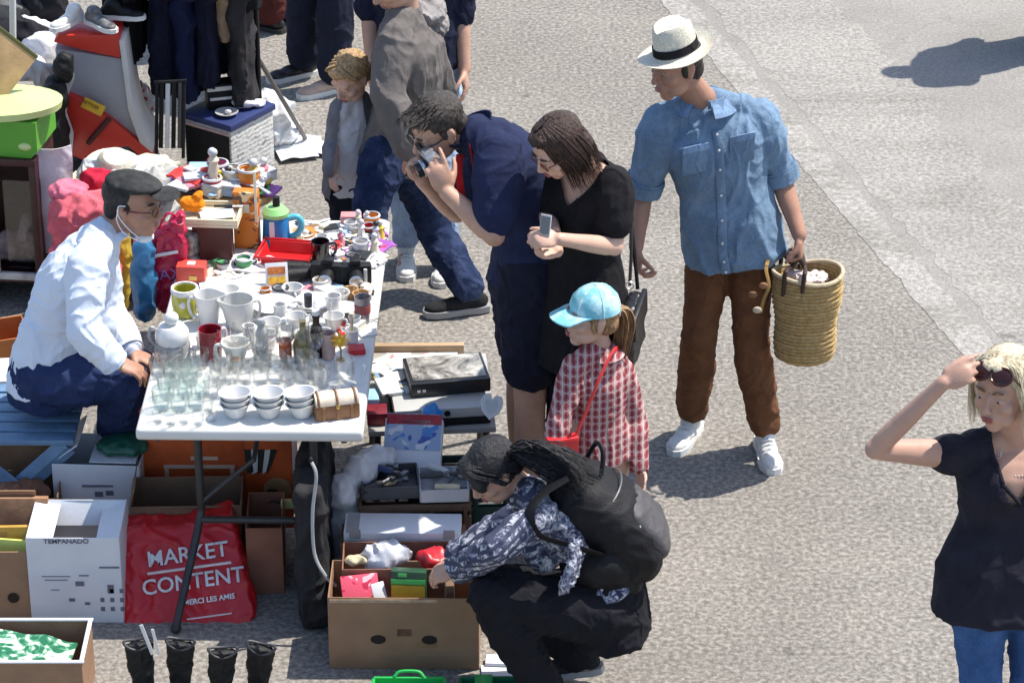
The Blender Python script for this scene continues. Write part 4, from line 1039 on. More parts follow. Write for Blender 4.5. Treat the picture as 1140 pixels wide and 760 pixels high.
# ------------------------------------------------------------------ seller
def seller():
    root = thing('person', 'seated seller in a pale blue shirt and jeans, white mask under his chin', 'person', (-1.72, 10.5, 0))
    ov = dict(HR=J(48, 420, 10.38), HL=J(58, 412, 10.58), KR=J(142, 424, 10.32), KL=J(150, 410, 10.58), AR=V(122, 10.66, .10), AL=V(136, 10.84, .10),
              SR=J(98, 292, 10.30), SL=J(108, 276, 10.66), ER=J(92, 368, 10.16), WR=J(128, 404, 10.18), EL=J(120, 352, 10.62), WL=J(146, 392, 10.46),
              NK=J(116, 258, 10.50), HD=J(148, 228, 10.50), look=Vec((.95, -.30, -.10)), toeR=Vec((1, -.1, 0)), toeL=Vec((1, 0, 0)), bulge=Vec((-.05, 0, .03)))
    p = pose((-1.72, 10.5), -PI/2, 1.76, ov)
    p['handR'] = dict(d=(.85, .1, -.35), n=(0, .15, -1), curls=[.35, .4, .45, .5]); p['handL'] = dict(d=(.9, -.3, -.3), n=(0, -.1, -1), curl=.6)
    report('seller', p)
    build_body(root, p, SKINT())
    hm = hairmat('hair_black', (.004, .004, .005), (.030, .026, .028), .4); brows(root, p, hm)
    hair_cap(root, p, hm, [((0, -.030, .042), (.080, .088, .074)), ((0, -.062, -.012), (.070, .042, .060)), ((.070, .0, .012), (.010, .018, .028)), ((-.070, .0, .012), (.010, .018, .028))], .003)
    def shirtc(nt, co):
        n = noise_tex(nt, co, 5, 3)
        return ramp(nt, n.outputs['Fac'], [(.3, (.60, .67, .80)), (.7, (.70, .75, .84))]).outputs[0]
    sm = pattern_mat('pale_blue_cotton', shirtc, .85, .25, 40, crease=.6)
    sh = garment_top(root, p, sm, TORSO_M, .012, 1.80, -.07, amp=.010, s3=(7, 7, 8), seed=71, sl_r=1.10, cuff=.010, flare=.02, vox=.0065)
    f = Vec((.85, -.1, .2)).normalized(); lat = f.cross(Vec((0, 0, 1))).normalized()
    belt_ring(sh, p['NK']+Vec((0, 0, .005)), lat, f, .074, .078, (.022, -.020), sm, 'collar', gap=.35, th=.006)
    for a in 'LR':
        ax = (p['W'+a]-p['E'+a]).normalized(); x, y, z = frame(ax)
        belt_ring(sh, p['E'+a].lerp(p['W'+a], .74), x, y, .049, .049, (.0, .045), sm, 'cuff', th=.006)
    garment_legs(root, p, denimmat('denim_navy', (.016, .028, .085), .22, 5), .018, 1.9, .008, 72, hemr=.07, thr=.112, kneer=.082)
    for a in 'LR': shoe(root, p['A'+a], p['toe'+a], fabric('black_canvas', (.02, .02, .02)), BLACK_RUB(), 1.03)
    M = p['M']
    cap = thing('flat_cap', 'grey crumpled flat cap on the seated seller', 'cap', M.translation+Vec((0, 0, .07)))
    gm = fabric('grey_tweed', (.035, .035, .035), .5, bump=.5)
    bm = BM(); ell(bm, (0, -.008, .088), (.084, .100, .030), M); ell(bm, (0, .03, .088), (.070, .075, .022), M); part('cap_crown', remesh(bm, .005, 3, None, folder(.002, (16, 16, 16), 3), post=1), gm, cap)
    bm = BM(); ell(bm, (0, .12, .072), (.064, .052, .008), M @ T(0, 0, .0)); part('cap_peak', bm, gm, cap)
    gl = thing('spectacles', 'thin dark glasses worn by the seated seller', 'glasses', M.translation)
    for s in (-1, 1):
        bm = BM(); tube(bm, [M @ Vec((s*.030+.024*math.cos(t), .098, .006+.016*math.sin(t))) for t in [2*PI*k/18 for k in range(19)]], .0022, 6, caps=False)
        tube(bm, [M @ Vec((s*.053, .094, .013)), M @ Vec((s*.076, .05, .014)), M @ Vec((s*.082, -.012, .012))], .003, 6); part('glasses_frame', bm, mat('brown_frame', (.12, .03, .02), .3), gl)
    mk = thing('face_mask', 'white face mask hooked on the seller\'s ear and pulled down under his chin', 'mask', M.translation+Vec((0, 0, -.1)))
    wm = fabric('mask_white', (.78, .79, .80), .05, bump=.15)
    bm = BM(); ell(bm, (0, .050, -.112), (.040, .034, .017), M); part('mask_cloth', remesh(bm, .005, 2, None, folder(.003, (30, 30, 60), 3)), wm, mk)
    for s in (-1, 1):
        bm = BM(); tube(bm, curvepts([M @ Vec(v) for v in ((s*.044, .045, -.10), (s*.074, .012, -.055), (s*.086, -.018, -.01), (s*.083, -.020, .024), (s*.080, .004, .030))], 5), .0022, 6)
        tube(bm, curvepts([M @ Vec(v) for v in ((s*.046, .045, -.112), (s*.072, -.0, -.08), (s*.084, -.024, -.03), (s*.084, -.020, .01))], 5), .0022, 6); part('ear_loop', bm, wm, mk)
    st = thing('folding_stool', 'blue wooden folding stool with crossed legs under the seller', 'stool', (-1.76, 10.45, 0))
    bl = mat('blue_paint', (.13, .23, .36), .5, .2, 14, .2, 60); c = Vec((-1.80, 10.47, 0))
    for k in range(6):
        bm = BM(); box(bm, (.43, .062, .022), TR(c+Vec((0, -.19+k*.076, .405))), .004); part('slat', bm, bl, st)
    for y in (-.22, .20):
        for s in (-1, 1):
            bm = BM(); a = c+Vec((-s*.21, y+s*.012, .02)); b = c+Vec((s*.19, y+s*.012, .40)); tube(bm, [a, b], [.04, .04], 4, flat=(1, .35), hint=Vec((0, 1, 0)))
            part('leg', bm, bl, st)
    bm = BM(); tube(bm, [c+Vec((-.19, -.22, .05)), c+Vec((-.19, .20, .05))], .014, 8); tube(bm, [c+Vec((.19, -.22, .05)), c+Vec((.19, .20, .05))], .014, 8); part('crossbar', bm, bl, st)
seller()

# ------------------------------------------------------------------ people behind
def hoodie():
    root = thing('person', 'person in a taupe hooded jacket and blue jeans leaning over the table end', 'person', (-.45, 12.2, 0))
    ov = dict(HL=J(432, 168, 12.05), HR=J(452, 162, 12.28), KL=J(412, 226, 11.92), KR=J(484, 258, 12.36), AL=V(400, 12.02, .10), AR=J(528, 336, 12.18),
              SL=J(440, 42, 12.04), SR=J(464, 30, 12.32), EL=J(432, 106, 11.92), WL=J(458, 168, 11.86), ER=J(490, 100, 12.42), WR=J(478, 160, 12.3),
              NK=J(450, 12, 12.18), HD=J(436, -22, 12.12), look=Vec((-.7, -.3, -.65)), toeL=Vec((-1, -.4, 0)), toeR=Vec((-1, -.25, 0)), bulge=Vec((.06, 0, .02)))
    ov['AR'] = V(524, 12.14, .10)
    p = pose((-.45, 12.2), rad(105), 1.78, ov)
    report('hoodie', p)
    build_body(root, p, SKIN(), vox=.007)
    hair_cap(root, p, hairmat('hair_brown', (.016, .008, .006), (.075, .036, .024)), [((0, -.02, .046), (.081, .092, .078)), ((0, -.055, -.012), (.070, .048, .062))], .004)
    tm = fabric('taupe_fleece', (.14, .124, .116), .15)
    tp = garment_top(root, p, tm, TORSO_M, .018, 1.9, -.12, amp=.009, s3=(9, 9, 4), seed=81, sl_r=1.12, cuff=.01)
    bm = BM(); ell(bm, J(464, 12, 12.28), (.12, .12, .07)); ell(bm, J(474, 26, 12.32), (.10, .11, .06)); part('hood', remesh(bm, .008, 3, None, folder(.012, (12, 12, 12), 5)), fabric('hood_grey', (.27, .25, .24), .2), tp)
    garment_legs(root, p, denimmat('denim_dark', (.012, .022, .060), .6, 4), .012, 1.95, .008, 82, hemr=.068, thr=.102, kneer=.075)
    for a in 'LR': shoe(root, p['A'+a], p['toe'+a], fabric('black_canvas', (.02, .02, .02)), plastic('grey_sole', (.3, .3, .3)), 1.03)
    w = thing('wristwatch', 'black wristwatch on the person in the taupe hooded jacket', 'watch', p['WL'])
    ax = (p['WL']-p['EL']).normalized(); x, y, z = frame(ax)
    belt_ring(w, p['WL']-ax*.02, x, y, .033, .033, (0, .026), BLACK_RUB(), 'watch_strap', th=.004)
    bm = BM(); lathe(bm, [(0, .0), (.021, 0), (.021, .009), (0, .010)], T(p['WL']-ax*.008-Vec((0, .034, 0))) @ Matrix.Rotation(PI/2, 4, 'X')); part('watch_case', bm, plastic('camera_black', (.015, .015, .017), .4), w)
hoodie()
def navy_person():
    root = thing('person', 'person in a navy jumper and white trainers mostly hidden behind the taupe jacket', 'person', (-.38, 12.62, 0))
    p = pose((-.38, 12.62), rad(172), 1.74, dict(AR=V(452, 12.62, .09), AL=V(496, 12.56, .09), KR=V(452, 12.66, .5), KL=V(492, 12.62, .5), HR=V(446, 12.7, .93), HL=V(486, 12.7, .93),
             SR=V(424, 12.72, 1.42), SL=V(500, 12.7, 1.42), EL=V(512, 12.72, 1.14), WL=V(517, 12.62, .90), ER=V(412, 12.74, 1.15), WR=V(414, 12.62, .90), NK=V(462, 12.72, 1.49), HD=V(460, 12.68, 1.63)))
    report('navy', p); build_body(root, p, SKIN(), vox=.008)
    hair_cap(root, p, hairmat('hair_brown', (.016, .008, .006), (.075, .036, .024)), [((0, -.02, .046), (.081, .092, .078)), ((0, -.055, -.012), (.070, .048, .062))], .004)
    garment_top(root, p, fabric('navy_knit', (.012, .015, .034), .2), TORSO_M, .022, 1.1, -.08, amp=.007, seed=91)
    garment_legs(root, p, denimmat('denim_pale', (.30, .38, .50), .3), .014, 1.93, .006, 92, hemr=.06)
    for a in 'LR': shoe(root, p['A'+a], Vec((.05 if a == 'R' else -.1, -1, 0)), fabric('white_canvas', (.70, .69, .66), .06), WHITE_SOLE(), 1.0, 0, fabric('lace_white', (.75, .75, .72), .05))
navy_person()
def child():
    root = thing('person', 'small blond child in a grey cardigan and white top behind the table', 'person', (-.66, 12.2, 0))
    ov = dict(SR=J(380, 122, 12.15), SL=J(408, 124, 12.25), ER=J(373, 158, 12.14), WR=J(371, 190, 12.06), EL=J(416, 160, 12.24), WL=J(414, 190, 12.16), HR=J(382, 208, 12.2), HL=J(400, 208, 12.22),
              KR=V(385, 12.18, .28), KL=V(400, 12.2, .28), AR=V(385, 12.22, .07), AL=V(401, 12.24, .07), NK=J(394, 108, 12.2), HD=J(391, 86, 12.17), look=Vec((-.55, -.62, -.55)))
    p = pose((-.66, 12.2), rad(165), 1.1, ov); p['s'] = .62; p['hs'] = .90; p['handscale'] = 1.05
    report('child', p); build_body(root, p, SKINF(), fem=True, child=True, vox=.006)
    rnd = random.Random(8); locks = []
    for i in range(50):
        s = rnd.choice((-1, 1)); y = rnd.uniform(-.07, .06)
        locks.append(([(s*.01, y*.6, .118), (s*.055, y, .10), (s*.08, y-.02, .04), (s*.078, y-.03, -.03)], rnd.uniform(.005, .009)))
    hair_cap(root, p, hairmat('hair_blond_child', (.30, .17, .07), (.62, .42, .22), .5), [((0, -.02, .046), (.084, .094, .080)), ((0, -.055, -.012), (.074, .048, .066)), ((.0, -.03, .11), (.035, .035, .03)), ((0, .05, .088), (.05, .03, .026))], .006, locks=locks)
    prof = [(-.14, .14, .11), (0, .165, .125), (.3, .155, .115), (.6, .158, .118), (.86, .165, .105), (.98, .135, .080), (1.07, .07, .055)]
    garment_top(root, p, fabric('white_cotton', (.66, .64, .66), .05), prof, .008, .2, -.06, amp=.004, seed=93, name='top', vox=.006)
    f = p['fwd']
    def cut(c):
        q = c-p['NK']; a = q.dot(f); b = q.x*f.y*-1+q.y*f.x
        return q.y < .0 and abs(q.x+.005) < .040+max(0, -q.z)*.14 and q.z < .03
    garment_top(root, p, fabric('grey_knit', (.17, .165, .18), .2), prof, .018, 1.92, -.10, cut=cut, amp=.006, seed=94, name='cardigan', cuff=.005, vox=.006)
    garment_legs(root, p, fabric('black_denim', (.014, .016, .026), .25), .010, 1.9, .004, 95, hemr=.05)
    for a in 'LR': shoe(root, p['A'+a], f, fabric('black_canvas', (.02, .02, .02)), WHITE_SOLE(), .68)
child()
def bystander(label, x, y, face, h, topm, legm, shoem, AL=None, AR=None, solem=None, ov=None, seed=1):
    root = thing('person', label, 'person', (x, y, 0)); o = {}
    if AL: o['AL'] = AL
    if AR: o['AR'] = AR
    if ov: o.update(ov)
    p = pose((x, y), face, h, o); report(label[:12], p); build_body(root, p, SKIN(), vox=.009)
    hair_cap(root, p, hairmat('hair_brown', (.016, .008, .006), (.075, .036, .024)), [((0, -.02, .046), (.081, .092, .078)), ((0, -.055, -.012), (.070, .048, .062))], .004, vox=.008)
    garment_top(root, p, topm, TORSO_M, .024, 1.9, -.12, amp=.008, seed=seed, vox=.011)
    garment_legs(root, p, legm, .020, 1.95, .007, seed+1, hemr=.085, kneer=.085, vox=.009)
    for a in 'LR': shoe(root, p['A'+a], p['toe'+a], shoem if a == 'L' else (solem or shoem), BLACK_RUB() if not solem else WHITE_SOLE(), 1.03)
A1 = V(338, 14.75, .09); A2 = V(372, 14.55, .09)
bystander('bystander in wide navy trousers at the top edge, right of the clothes rail', (A1.x+A2.x)/2, 14.7, rad(120), 1.76, fabric('dark_top', (.04, .04, .05)), fabric('navy_wide', (.016, .018, .034)),
          mat('black_leather', (.012, .011, .012), .35, .2, 12, .2, 90), AL=A1, AR=A2, solem=mat('beige_leather', (.5, .36, .28), .5), seed=101,
          ov=dict(KL=V(340, 14.72, .5), KR=V(374, 14.6, .5), HL=V(344, 14.75, .93), HR=V(366, 14.62, .93), SL=V(338, 14.8, 1.42), SR=V(378, 14.6, 1.42)))
A1 = V(302, 15.35, .09)
bystander('bystander in dark red trousers behind the clothes rail, only lower legs in view', V(310, 15.4, 0).x, 15.4, rad(60), 1.7, fabric('dark_top', (.04, .04, .05)), fabric('dark_red_cloth', (.085, .02, .018)), mat('black_leather', (.012, .011, .012), .35, .2, 12, .2, 90), AL=A1, seed=111)
X = V(1156, 13.95, 0)
bystander('passer-by in black almost out of view at the upper right, casting a shadow', V(1184, 15.15, 0).x, 15.15, rad(80), 1.72, fabric('dark_top', (.04, .04, .05)), fabric('black_denim', (.014, .016, .026), .25), mat('black_leather', (.012, .011, .012), .35, .2, 12, .2, 90), seed=121)
# ================================================================== STALL GOODS
TZ = .742
GLASS = lambda: glassmat('clear_glass', (.988, .993, .99), .2); GGLASS = lambda: glassmat('green_glass', (.955, .985, .978), .22)
PORC = lambda: mat('porcelain', (.70, .69, .67), .18, .04, 5, .02, 60, coat=.3)
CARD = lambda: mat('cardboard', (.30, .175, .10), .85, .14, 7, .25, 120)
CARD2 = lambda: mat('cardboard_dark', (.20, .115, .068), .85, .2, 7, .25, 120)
WCARD = lambda: mat('white_card', (.66, .67, .70), .6, .05, 8, .08)
def mesh_into(bm, me, M=None):
    if M is not None: me.transform(M)
    bm.from_mesh(me); bpy.data.meshes.remove(me)

# ---- folding table
FL, FR, BR = G(150, 479, TZ), G(404, 479, TZ), G(434, 244, TZ)
tv = (BR-FR); tw = (FR-FL).length; tl = tv.length; tang = -math.atan2(tv.x, tv.y)
TC = (FL+FR)/2+tv/2
def table():
    root = thing('folding_table', 'white plastic folding table crowded with second-hand crockery and glass', 'table', (TC.x, TC.y, 0), tang)
    M = TR((TC.x, TC.y, 0), tang)
    wp = mat('white_table_plastic', (.66, .65, .62), .5, .08, 5, .1, 40)
    bm = BM(); box(bm, (tw, tl, .045), M @ T(0, 0, TZ-.045), .016, 3); part('tabletop', bm, wp, root)
    mt = mat('dark_steel', (.045, .042, .042), .5, .2, 20, .1, 60, metal=.3)
    bm = BM()
    for s in (-1, 1): box(bm, (.02, tl-.1, .03), M @ T(s*(tw/2-.07), 0, TZ-.075), .003)
    for s in (-1, 1): box(bm, (tw-.16, .02, .03), M @ T(0, s*(tl/2-.12), TZ-.075), .003)
    part('underframe', bm, mt, root)
    yf = -tl/2+.10
    for x, y, dx, dy in ((-tw/2+.20, yf, -.08, -.22), (tw/2-.18, yf, .03, -.15), (-tw/2+.20, tl/2-.2, -.03, .06), (tw/2-.15, tl/2-.2, .03, .06)):
        bm = BM(); tube(bm, curvepts([M @ Vec((x, y, TZ-.06)), M @ Vec((x, y, .42)), M @ Vec((x+dx*.1, y, .32)), M @ Vec((x+dx, y+dy, .02))], 5), .0145, 10)
        l = part('leg', bm, mt, root)
        bm = BM(); ell(bm, M @ Vec((x+dx, y+dy, .018)), (.02, .02, .018), sub=2); part('foot_cap', bm, BLACK_RUB(), l)
    bm = BM(); tube(bm, [M @ Vec((-tw/2+.20, yf, .33)), M @ Vec((tw/2-.18, yf, .33))], .013, 8); part('crossbar', bm, mt, root)
    bm = BM(); tube(bm, [M @ Vec((-tw/2+.20, yf, .40)), M @ Vec((0, yf+.02, .56)), M @ Vec((.02, yf+.25, TZ-.06))], .010, 8); part('brace', bm, mt, root)
table()

# ---- makers -----------------------------------------------------------------
def shell(r0, r1, h, th=.004, foot=.0, lip=0, bulge=0, n=10):
    o = [(0, 0), (r0*.9, 0), (r0, .003)]
    for i in range(1, n+1):
        t = i/n; o.append((r0+(r1-r0)*t+bulge*math.sin(PI*t), .003+(h-.003)*t))
    o.append((r1+lip, h+.0008)); o.append((r1+lip-th*.6, h+.0008))
    for i in range(n, 0, -1):
        t = i/n; o.append((max(.002, r0+(r1-r0)*t+bulge*math.sin(PI*t)-th), .003+(h-.003)*t))
    o += [(max(.001, r0-th), .008), (0, .008)]
    return o
def handle(bm, r, h, s=.6, w=.006, ang=0, z0=.2, z1=.8, out=.035):
    M = Rz(ang)
    tube(bm, curvepts([M @ Vec(q) for q in ((r*.9, 0, h*z1), (r+out*.8, 0, h*z1+.004), (r+out, 0, h*(z0+z1)/2+.006), (r+out*.6, 0, h*z0+.004), (r*.9, 0, h*z0))], 6), w, 8)
def cup(name, label, cat, px, py, r0, r1, h, m, ang=None, bulge=0, group=None, hm=None, z=TZ, out=.03, lip=0, th=.004, scale=1, spout=False, hw=.006):
    root = thing(name, label, cat, G(px, py, z), group=group); o = root.location.copy(); root.location = (0, 0, 0)
    bm = BM(); lathe(bm, shell(r0, r1, h, th, lip=lip, bulge=bulge), None, 28)
    if spout:
        for v in bm.verts:
            a = math.atan2(v.co.y, v.co.x); k = max(0, math.cos(a-(ang or 0)-PI))**10*max(0, v.co.z/h-.6)
            v.co += Vec((-math.cos(ang or 0), -math.sin(ang or 0), .25))*k*.05
    if ang is None: 
        root2 = root
    part('bowl', bm, m, root)
    if ang is not None:
        bm = BM(); handle(bm, (r0+r1)/2+bulge*.5, h, ang=ang, out=out, w=hw); part('handle', bm, hm or m, root)
    root.location = o; return root
def jar_lathe(name, label, cat, px, py, prof, m, extra=None, z=TZ, group=None, n=24, rot=0):
    """prof lathe body; extra: list of (part name, prof, mat)"""
    root = thing(name, label, cat, (0, 0, 0), group=group)
    bm = BM(); lathe(bm, prof, None, n); part('body', bm, m, root)
    for nm, pr, mm in (extra or []):
        bm = BM(); lathe(bm, pr, None, n); part(nm, bm, mm, root)
    root.location = G(px, py, z); root.rotation_euler.z = rot; return root
def bottle_prof(r, h, neck=.3, rn=.012):
    s = h*(1-neck)
    return [(0, 0), (r*.92, 0), (r, .006), (r, s*.86), (r*.9, s*.94), (rn*1.6, s*1.04), (rn, s*1.12), (rn, h-.012), (rn*1.25, h-.010), (rn*1.25, h), (rn*.8, h), (0, h)]
def packet(name, label, cat, loc, size, m, rz=0, tilt=0, face=None, bev=.003, group=None, roll=0):
    root = thing(name, label, cat, (0, 0, 0), group=group)
    bm = BM(); box(bm, size, T(0, 0, 0) if not tilt and not roll else Matrix.Rotation(tilt, 4, 'X') @ Matrix.Rotation(roll, 4, 'Y'), bev); part('carton', bm, m, root)
    if face:
        for nm, (x, z, w_, h_), mm, side in face:
            bm = BM(); B = Matrix.Rotation(tilt, 4, 'X') @ Matrix.Rotation(roll, 4, 'Y')
            if side == 'front': box(bm, (w_, .003, h_), B @ T(x, -size[1]/2-.0008, z-h_/2), 0)
            elif side == 'top': box(bm, (w_, h_, .003), B @ T(x, z, size[2]-.0015), 0)
            elif side == 'right': box(bm, (.003, w_, h_), B @ T(size[0]/2+.0008, x, z-h_/2), 0)
            part(nm, bm, mm, root, smooth=False)
    root.location = loc; root.rotation_euler.z = rz; return root
def carton_open(name, label, loc, w, d, h, m, rz=0, flaps=(0, 0, 0, 0), fl=.12, holes=True, inner=None, th=.005, text=None):
    """open cardboard box: four walls, floor, flaps (opening angle from the wall plane, 0 = none)"""
    root = thing(name, label, 'box', (0, 0, 0))
    bm = BM()
    for a, b, c, e in ((w, th, 0, -d/2+th/2), (w, th, 0, d/2-th/2)): box(bm, (a, b, h), T(c, e, 0), .0015, 1)
    for s in (-1, 1): box(bm, (th, d-2*th, h), T(s*(w/2-th/2), 0, 0), .0015, 1)
    box(bm, (w-2*th, d-2*th, th), T(0, 0, .002))
    part('walls', bm, m, root)
    for k, (fa, wd, cx, cy, rzz) in enumerate(zip(flaps, (w, d, w, d), (0, w/2, 0, -w/2), (-d/2, 0, d/2, 0), (0, PI/2, PI, -PI/2))):
        if not fa: continue
        bm = BM(); M = T(cx, cy, h) @ Rz(rzz) @ Matrix.Rotation(fa, 4, 'X')
        nx = 8; grid(bm, wd-.01, fl, nx, 4, lambda x, y: .006*noise.noise(Vec((x*6, y*8, k+w*9))), M @ T(0, 0, fl/2+.002) @ Matrix.Rotation(PI/2, 4, 'X'), th*.8)
        part('flap', bm, m, root)
    if holes:
        for s in (-1, 1):
            bm = BM(); lathe(bm, [(0, 0), (.022, 0), (.022, .0016), (0, .0016)], T(s*w*.17, -d/2-.0002, h*.42) @ Matrix.Rotation(PI/2, 4, 'X') @ Matrix.Diagonal((1.2, .8, 1, 1)), 20)
            part('handle_hole', bm, mat('hole_dark', (.02, .012, .008), .9), root)
    root.location = loc; root.rotation_euler.z = rz; return root
def crumple(name, label, cat, c, r, m, amp=.02, s=12, seed=1, group=None, vox=.008, blobs=None, kind=None, smooth=3):
    bm = BM()
    for q, rr in (blobs or [((0, 0, 0), r)]): ell(bm, Vec(c)+Vec(q), rr)
    me = remesh(bm, vox, smooth, None, folder(amp*1.25, (s, s*.8, s*.7), seed, 1.3), post=3)
    return solo(name, me, m, label, cat, group)

# ---- on the table, front
for i, (px, lab) in enumerate(((263, 'left one of the three stacked white tapered cups at the front edge'), (300, 'middle one of the three stacked white tapered cups at the front edge'), (337, 'right one of the three white cup stacks, beside the small brown chest'))):
    root = thing('cup_stack', lab, 'cup', (0, 0, 0), group='white cup stacks at the front of the table')
    for k in range(3):
        bm = BM(); lathe(bm, shell(.030, .052+.003*(k == 2), .050, .003, lip=.003), T(.001*k, 0, k*.021), 32); part('cup', bm, PORC(), root)
    root.location = G(px, 463, TZ); root.rotation_euler = (rad(-3), rad((-2, 1, 7)[i]), i)
def chest():
    root = thing('trinket_chest', 'small brown wooden chest with a pale rounded lid at the front right of the table', 'chest', (0, 0, 0))
    wd = mat('walnut', (.24, .11, .045), .5, .3, 18, .15, 50); pl = mat('pale_lid', (.66, .56, .44), .5, .2, 15, .1)
    bm = BM(); box(bm, (.155, .085, .055), None, .006)
    for x in (-.05, 0, .05): box(bm, (.012, .093, .05), T(x, 0, .003), .002)
    part('chest_body', bm, wd, root)
    bm = BM(); prof = [(.042*math.cos(PI*k/12), .056+.034*math.sin(PI*k/12)) for k in range(13)]; prism(bm, prof, .152, Rz(PI/2)); part('lid', bm, pl, root)
    bm = BM()
    for x in (-.065, 0, .065): tube(bm, [Vec((x, .044*math.cos(PI*k/12), .056+.036*math.sin(PI*k/12))) for k in range(13)], .004, 6)
    part('bands', bm, wd, root); bm = BM(); ell(bm, (0, -.046, .052), (.008, .004, .009), sub=2); part('clasp', bm, mat('brass', (.5, .33, .1), .3, metal=.8), root)
    root.location = G(374, 461, TZ); root.rotation_euler.z = rad(14)
chest()
# tumblers: one clear and one greenish prototype, copied
def glass_proto(name, label, m, r0, r1, h, group):
    root = thing(name, label, 'glass', (0, 0, 0), group=group)
    bm = BM(); lathe(bm, shell(r0, r1, h, .0035, bulge=.001), None, 20); part('glass_wall', bm, m, root)
    bm = BM(); lathe(bm, [(0, .001), (r0*.9, .001), (r0*.92, .008), (0, .009)], None, 20); part('thick_base', bm, m, root)
    return root
def glasses(proto, spots):
    for i, (px, py, s) in enumerate(spots):
        o = proto if i == 0 else dup(proto, (0, 0, 0))
        o.location = G(px, py, TZ); o.rotation_euler = (0, 0, i); o.scale = (s, s, s*random.uniform(.95, 1.1))
gp = glass_proto('tumbler', 'pale green glass tumbler in the cluster at the front left corner of the table', GGLASS(), .028, .033, .074, 'pale green glass tumblers')
glasses(gp, [(180, 455, 1), (199, 456, 1), (218, 454, 1), (186, 442, 1), (206, 441, 1), (225, 440, .95), (192, 428, 1), (212, 427, 1)])
gp = glass_proto('tumbler', 'plain clear glass tumbler among the rows behind the white cup stacks', GLASS(), .026, .033, .070, 'clear glass tumblers')
sp = []
for j, py in enumerate((440, 426, 412)):
    for i in range(9-j): sp.append((238+i*15.5+j*5+random.uniform(-2, 2), py+random.uniform(-2, 2), random.uniform(.85, 1.1)))
glasses(gp, [q for q in sp if not (q[1] > 430 and 255 < q[0])]+[(358, 430, 1.05), (345, 418, 1.1)]+[(176+i*14+(j%2)*6, 418-j*9, .95) for j in range(2) for i in range(4)]+[(250+i*15, 446, .8) for i in range(6)]+[(372, 446, .8)])
gp = glass_proto('shot_glass', 'tiny clear shot glass near the front left edge of the table', GLASS(), .016, .021, .045, 'tiny clear shot glasses')
glasses(gp, [(176, 470, 1), (190, 473, 1), (205, 471, 1), (221, 473, 1), (236, 468, 1), (232, 458, 1)])
r_ = thing('stemmed_glass', 'clear stemmed glass among the tumblers on the table', 'glass', (0, 0, 0), group='clear stemmed glasses')
bm = BM(); lathe(bm, [(0, 0), (.032, 0), (.032, .002), (.006, .006), (.0045, .03), (.0045, .065), (.02, .078), (.034, .10), (.033, .145), (.0315, .145), (.032, .10), (.018, .08), (0, .074)], None, 22); part('stem_and_bowl', bm, GLASS(), r_)
for i, (px, py) in enumerate(((290, 408), (268, 402), (318, 404), (335, 400), (352, 408), (301, 398))):
    o = r_ if i == 0 else dup(r_, (0, 0, 0)); o.location = G(px, py, TZ)
cup('beer_mug', 'heavy clear glass beer mug at the right edge of the table', 'mug', 384, 428, .036, .037, .105, GLASS(), ang=.1, out=.034, th=.006)
# coffee pot / covered jars
def coffee_jar():
    root = thing('lidded_jar', 'grey and white lidded jar with a round knob at the left edge of the table', 'jar', (0, 0, 0))
    gm = mat('grey_enamel', (.30, .30, .30), .35, .3, 25, .05)
    bm = BM(); lathe(bm, [(0, 0), (.062, 0), (.064, .01), (.064, .055), (.058, .065), (.0, .065)], None, 28); part('base', bm, gm, root)
    bm = BM(); lathe(bm, [(.0, .064), (.055, .064), (.062, .08), (.060, .11), (.045, .13), (.0, .138)], None, 28); part('bowl', bm, PORC(), root)
    bm = BM(); ell(bm, (0, 0, .158), (.027, .027, .025)); lathe(bm, [(0, .13), (.018, .13), (.014, .142), (0, .142)], None); part('knob', bm, mat('white_glaze', (.72, .72, .7), .2), root)
    bm = BM(); tube(bm, curvepts([Vec((-.055, 0, .11)), Vec((-.075, 0, .12)), Vec((-.082, -.0, .08)), Vec((-.062, 0, .05))], 5), .006, 8); part('handle', bm, gm, root)
    bm = BM()
    for k in range(8): tube(bm, [Vec((.0645*math.cos(a), .0645*math.sin(a), z)) for a, z in [(k*PI/4+j*PI/4/6, .02+.02*math.sin(j*PI/6)) for j in range(7)]], .0022, 5)
    part('relief', bm, PORC(), root)
    root.location = G(193, 398, TZ)
coffee_jar()
cup('mug', 'dark red mug with a white handle behind the cream jug', 'mug', 235, 398, .040, .043, .115, mat('dark_red_glaze', (.24, .012, .022), .2, .1, 10, .03, coat=.4), ang=PI*.25, hm=PORC())
cup('jug', 'cream porcelain jug with a tan painted motif in front of the red mug', 'jug', 263, 404, .026, .052, .085, mat('cream_glaze', (.72, .70, .64), .2, .06, 8), ang=PI, out=.034, spout=False, hw=.007, th=.005)
bm = BM(); ell(bm, G(263, 404, TZ)+Vec((0, -.036, .035)), (.022, .006, .016), sub=2); part('painted_motif', bm, mat('tan_glaze', (.48, .27, .14), .3, .3, 60), [o for o in scene.objects if o.name.startswith('jug')][0])
cup('jug', 'plain white porcelain jug behind the dark red mug', 'jug', 233, 360, .034, .050, .120, PORC(), ang=PI*.95, out=.032, spout=True)
cup('jug', 'wide white porcelain jug with a wavy rim right of the plain jug', 'jug', 266, 364, .040, .058, .115, mat('porcelain_grey', (.58, .58, .56), .2, .05), ang=PI*.1, out=.03, bulge=.006, spout=True)
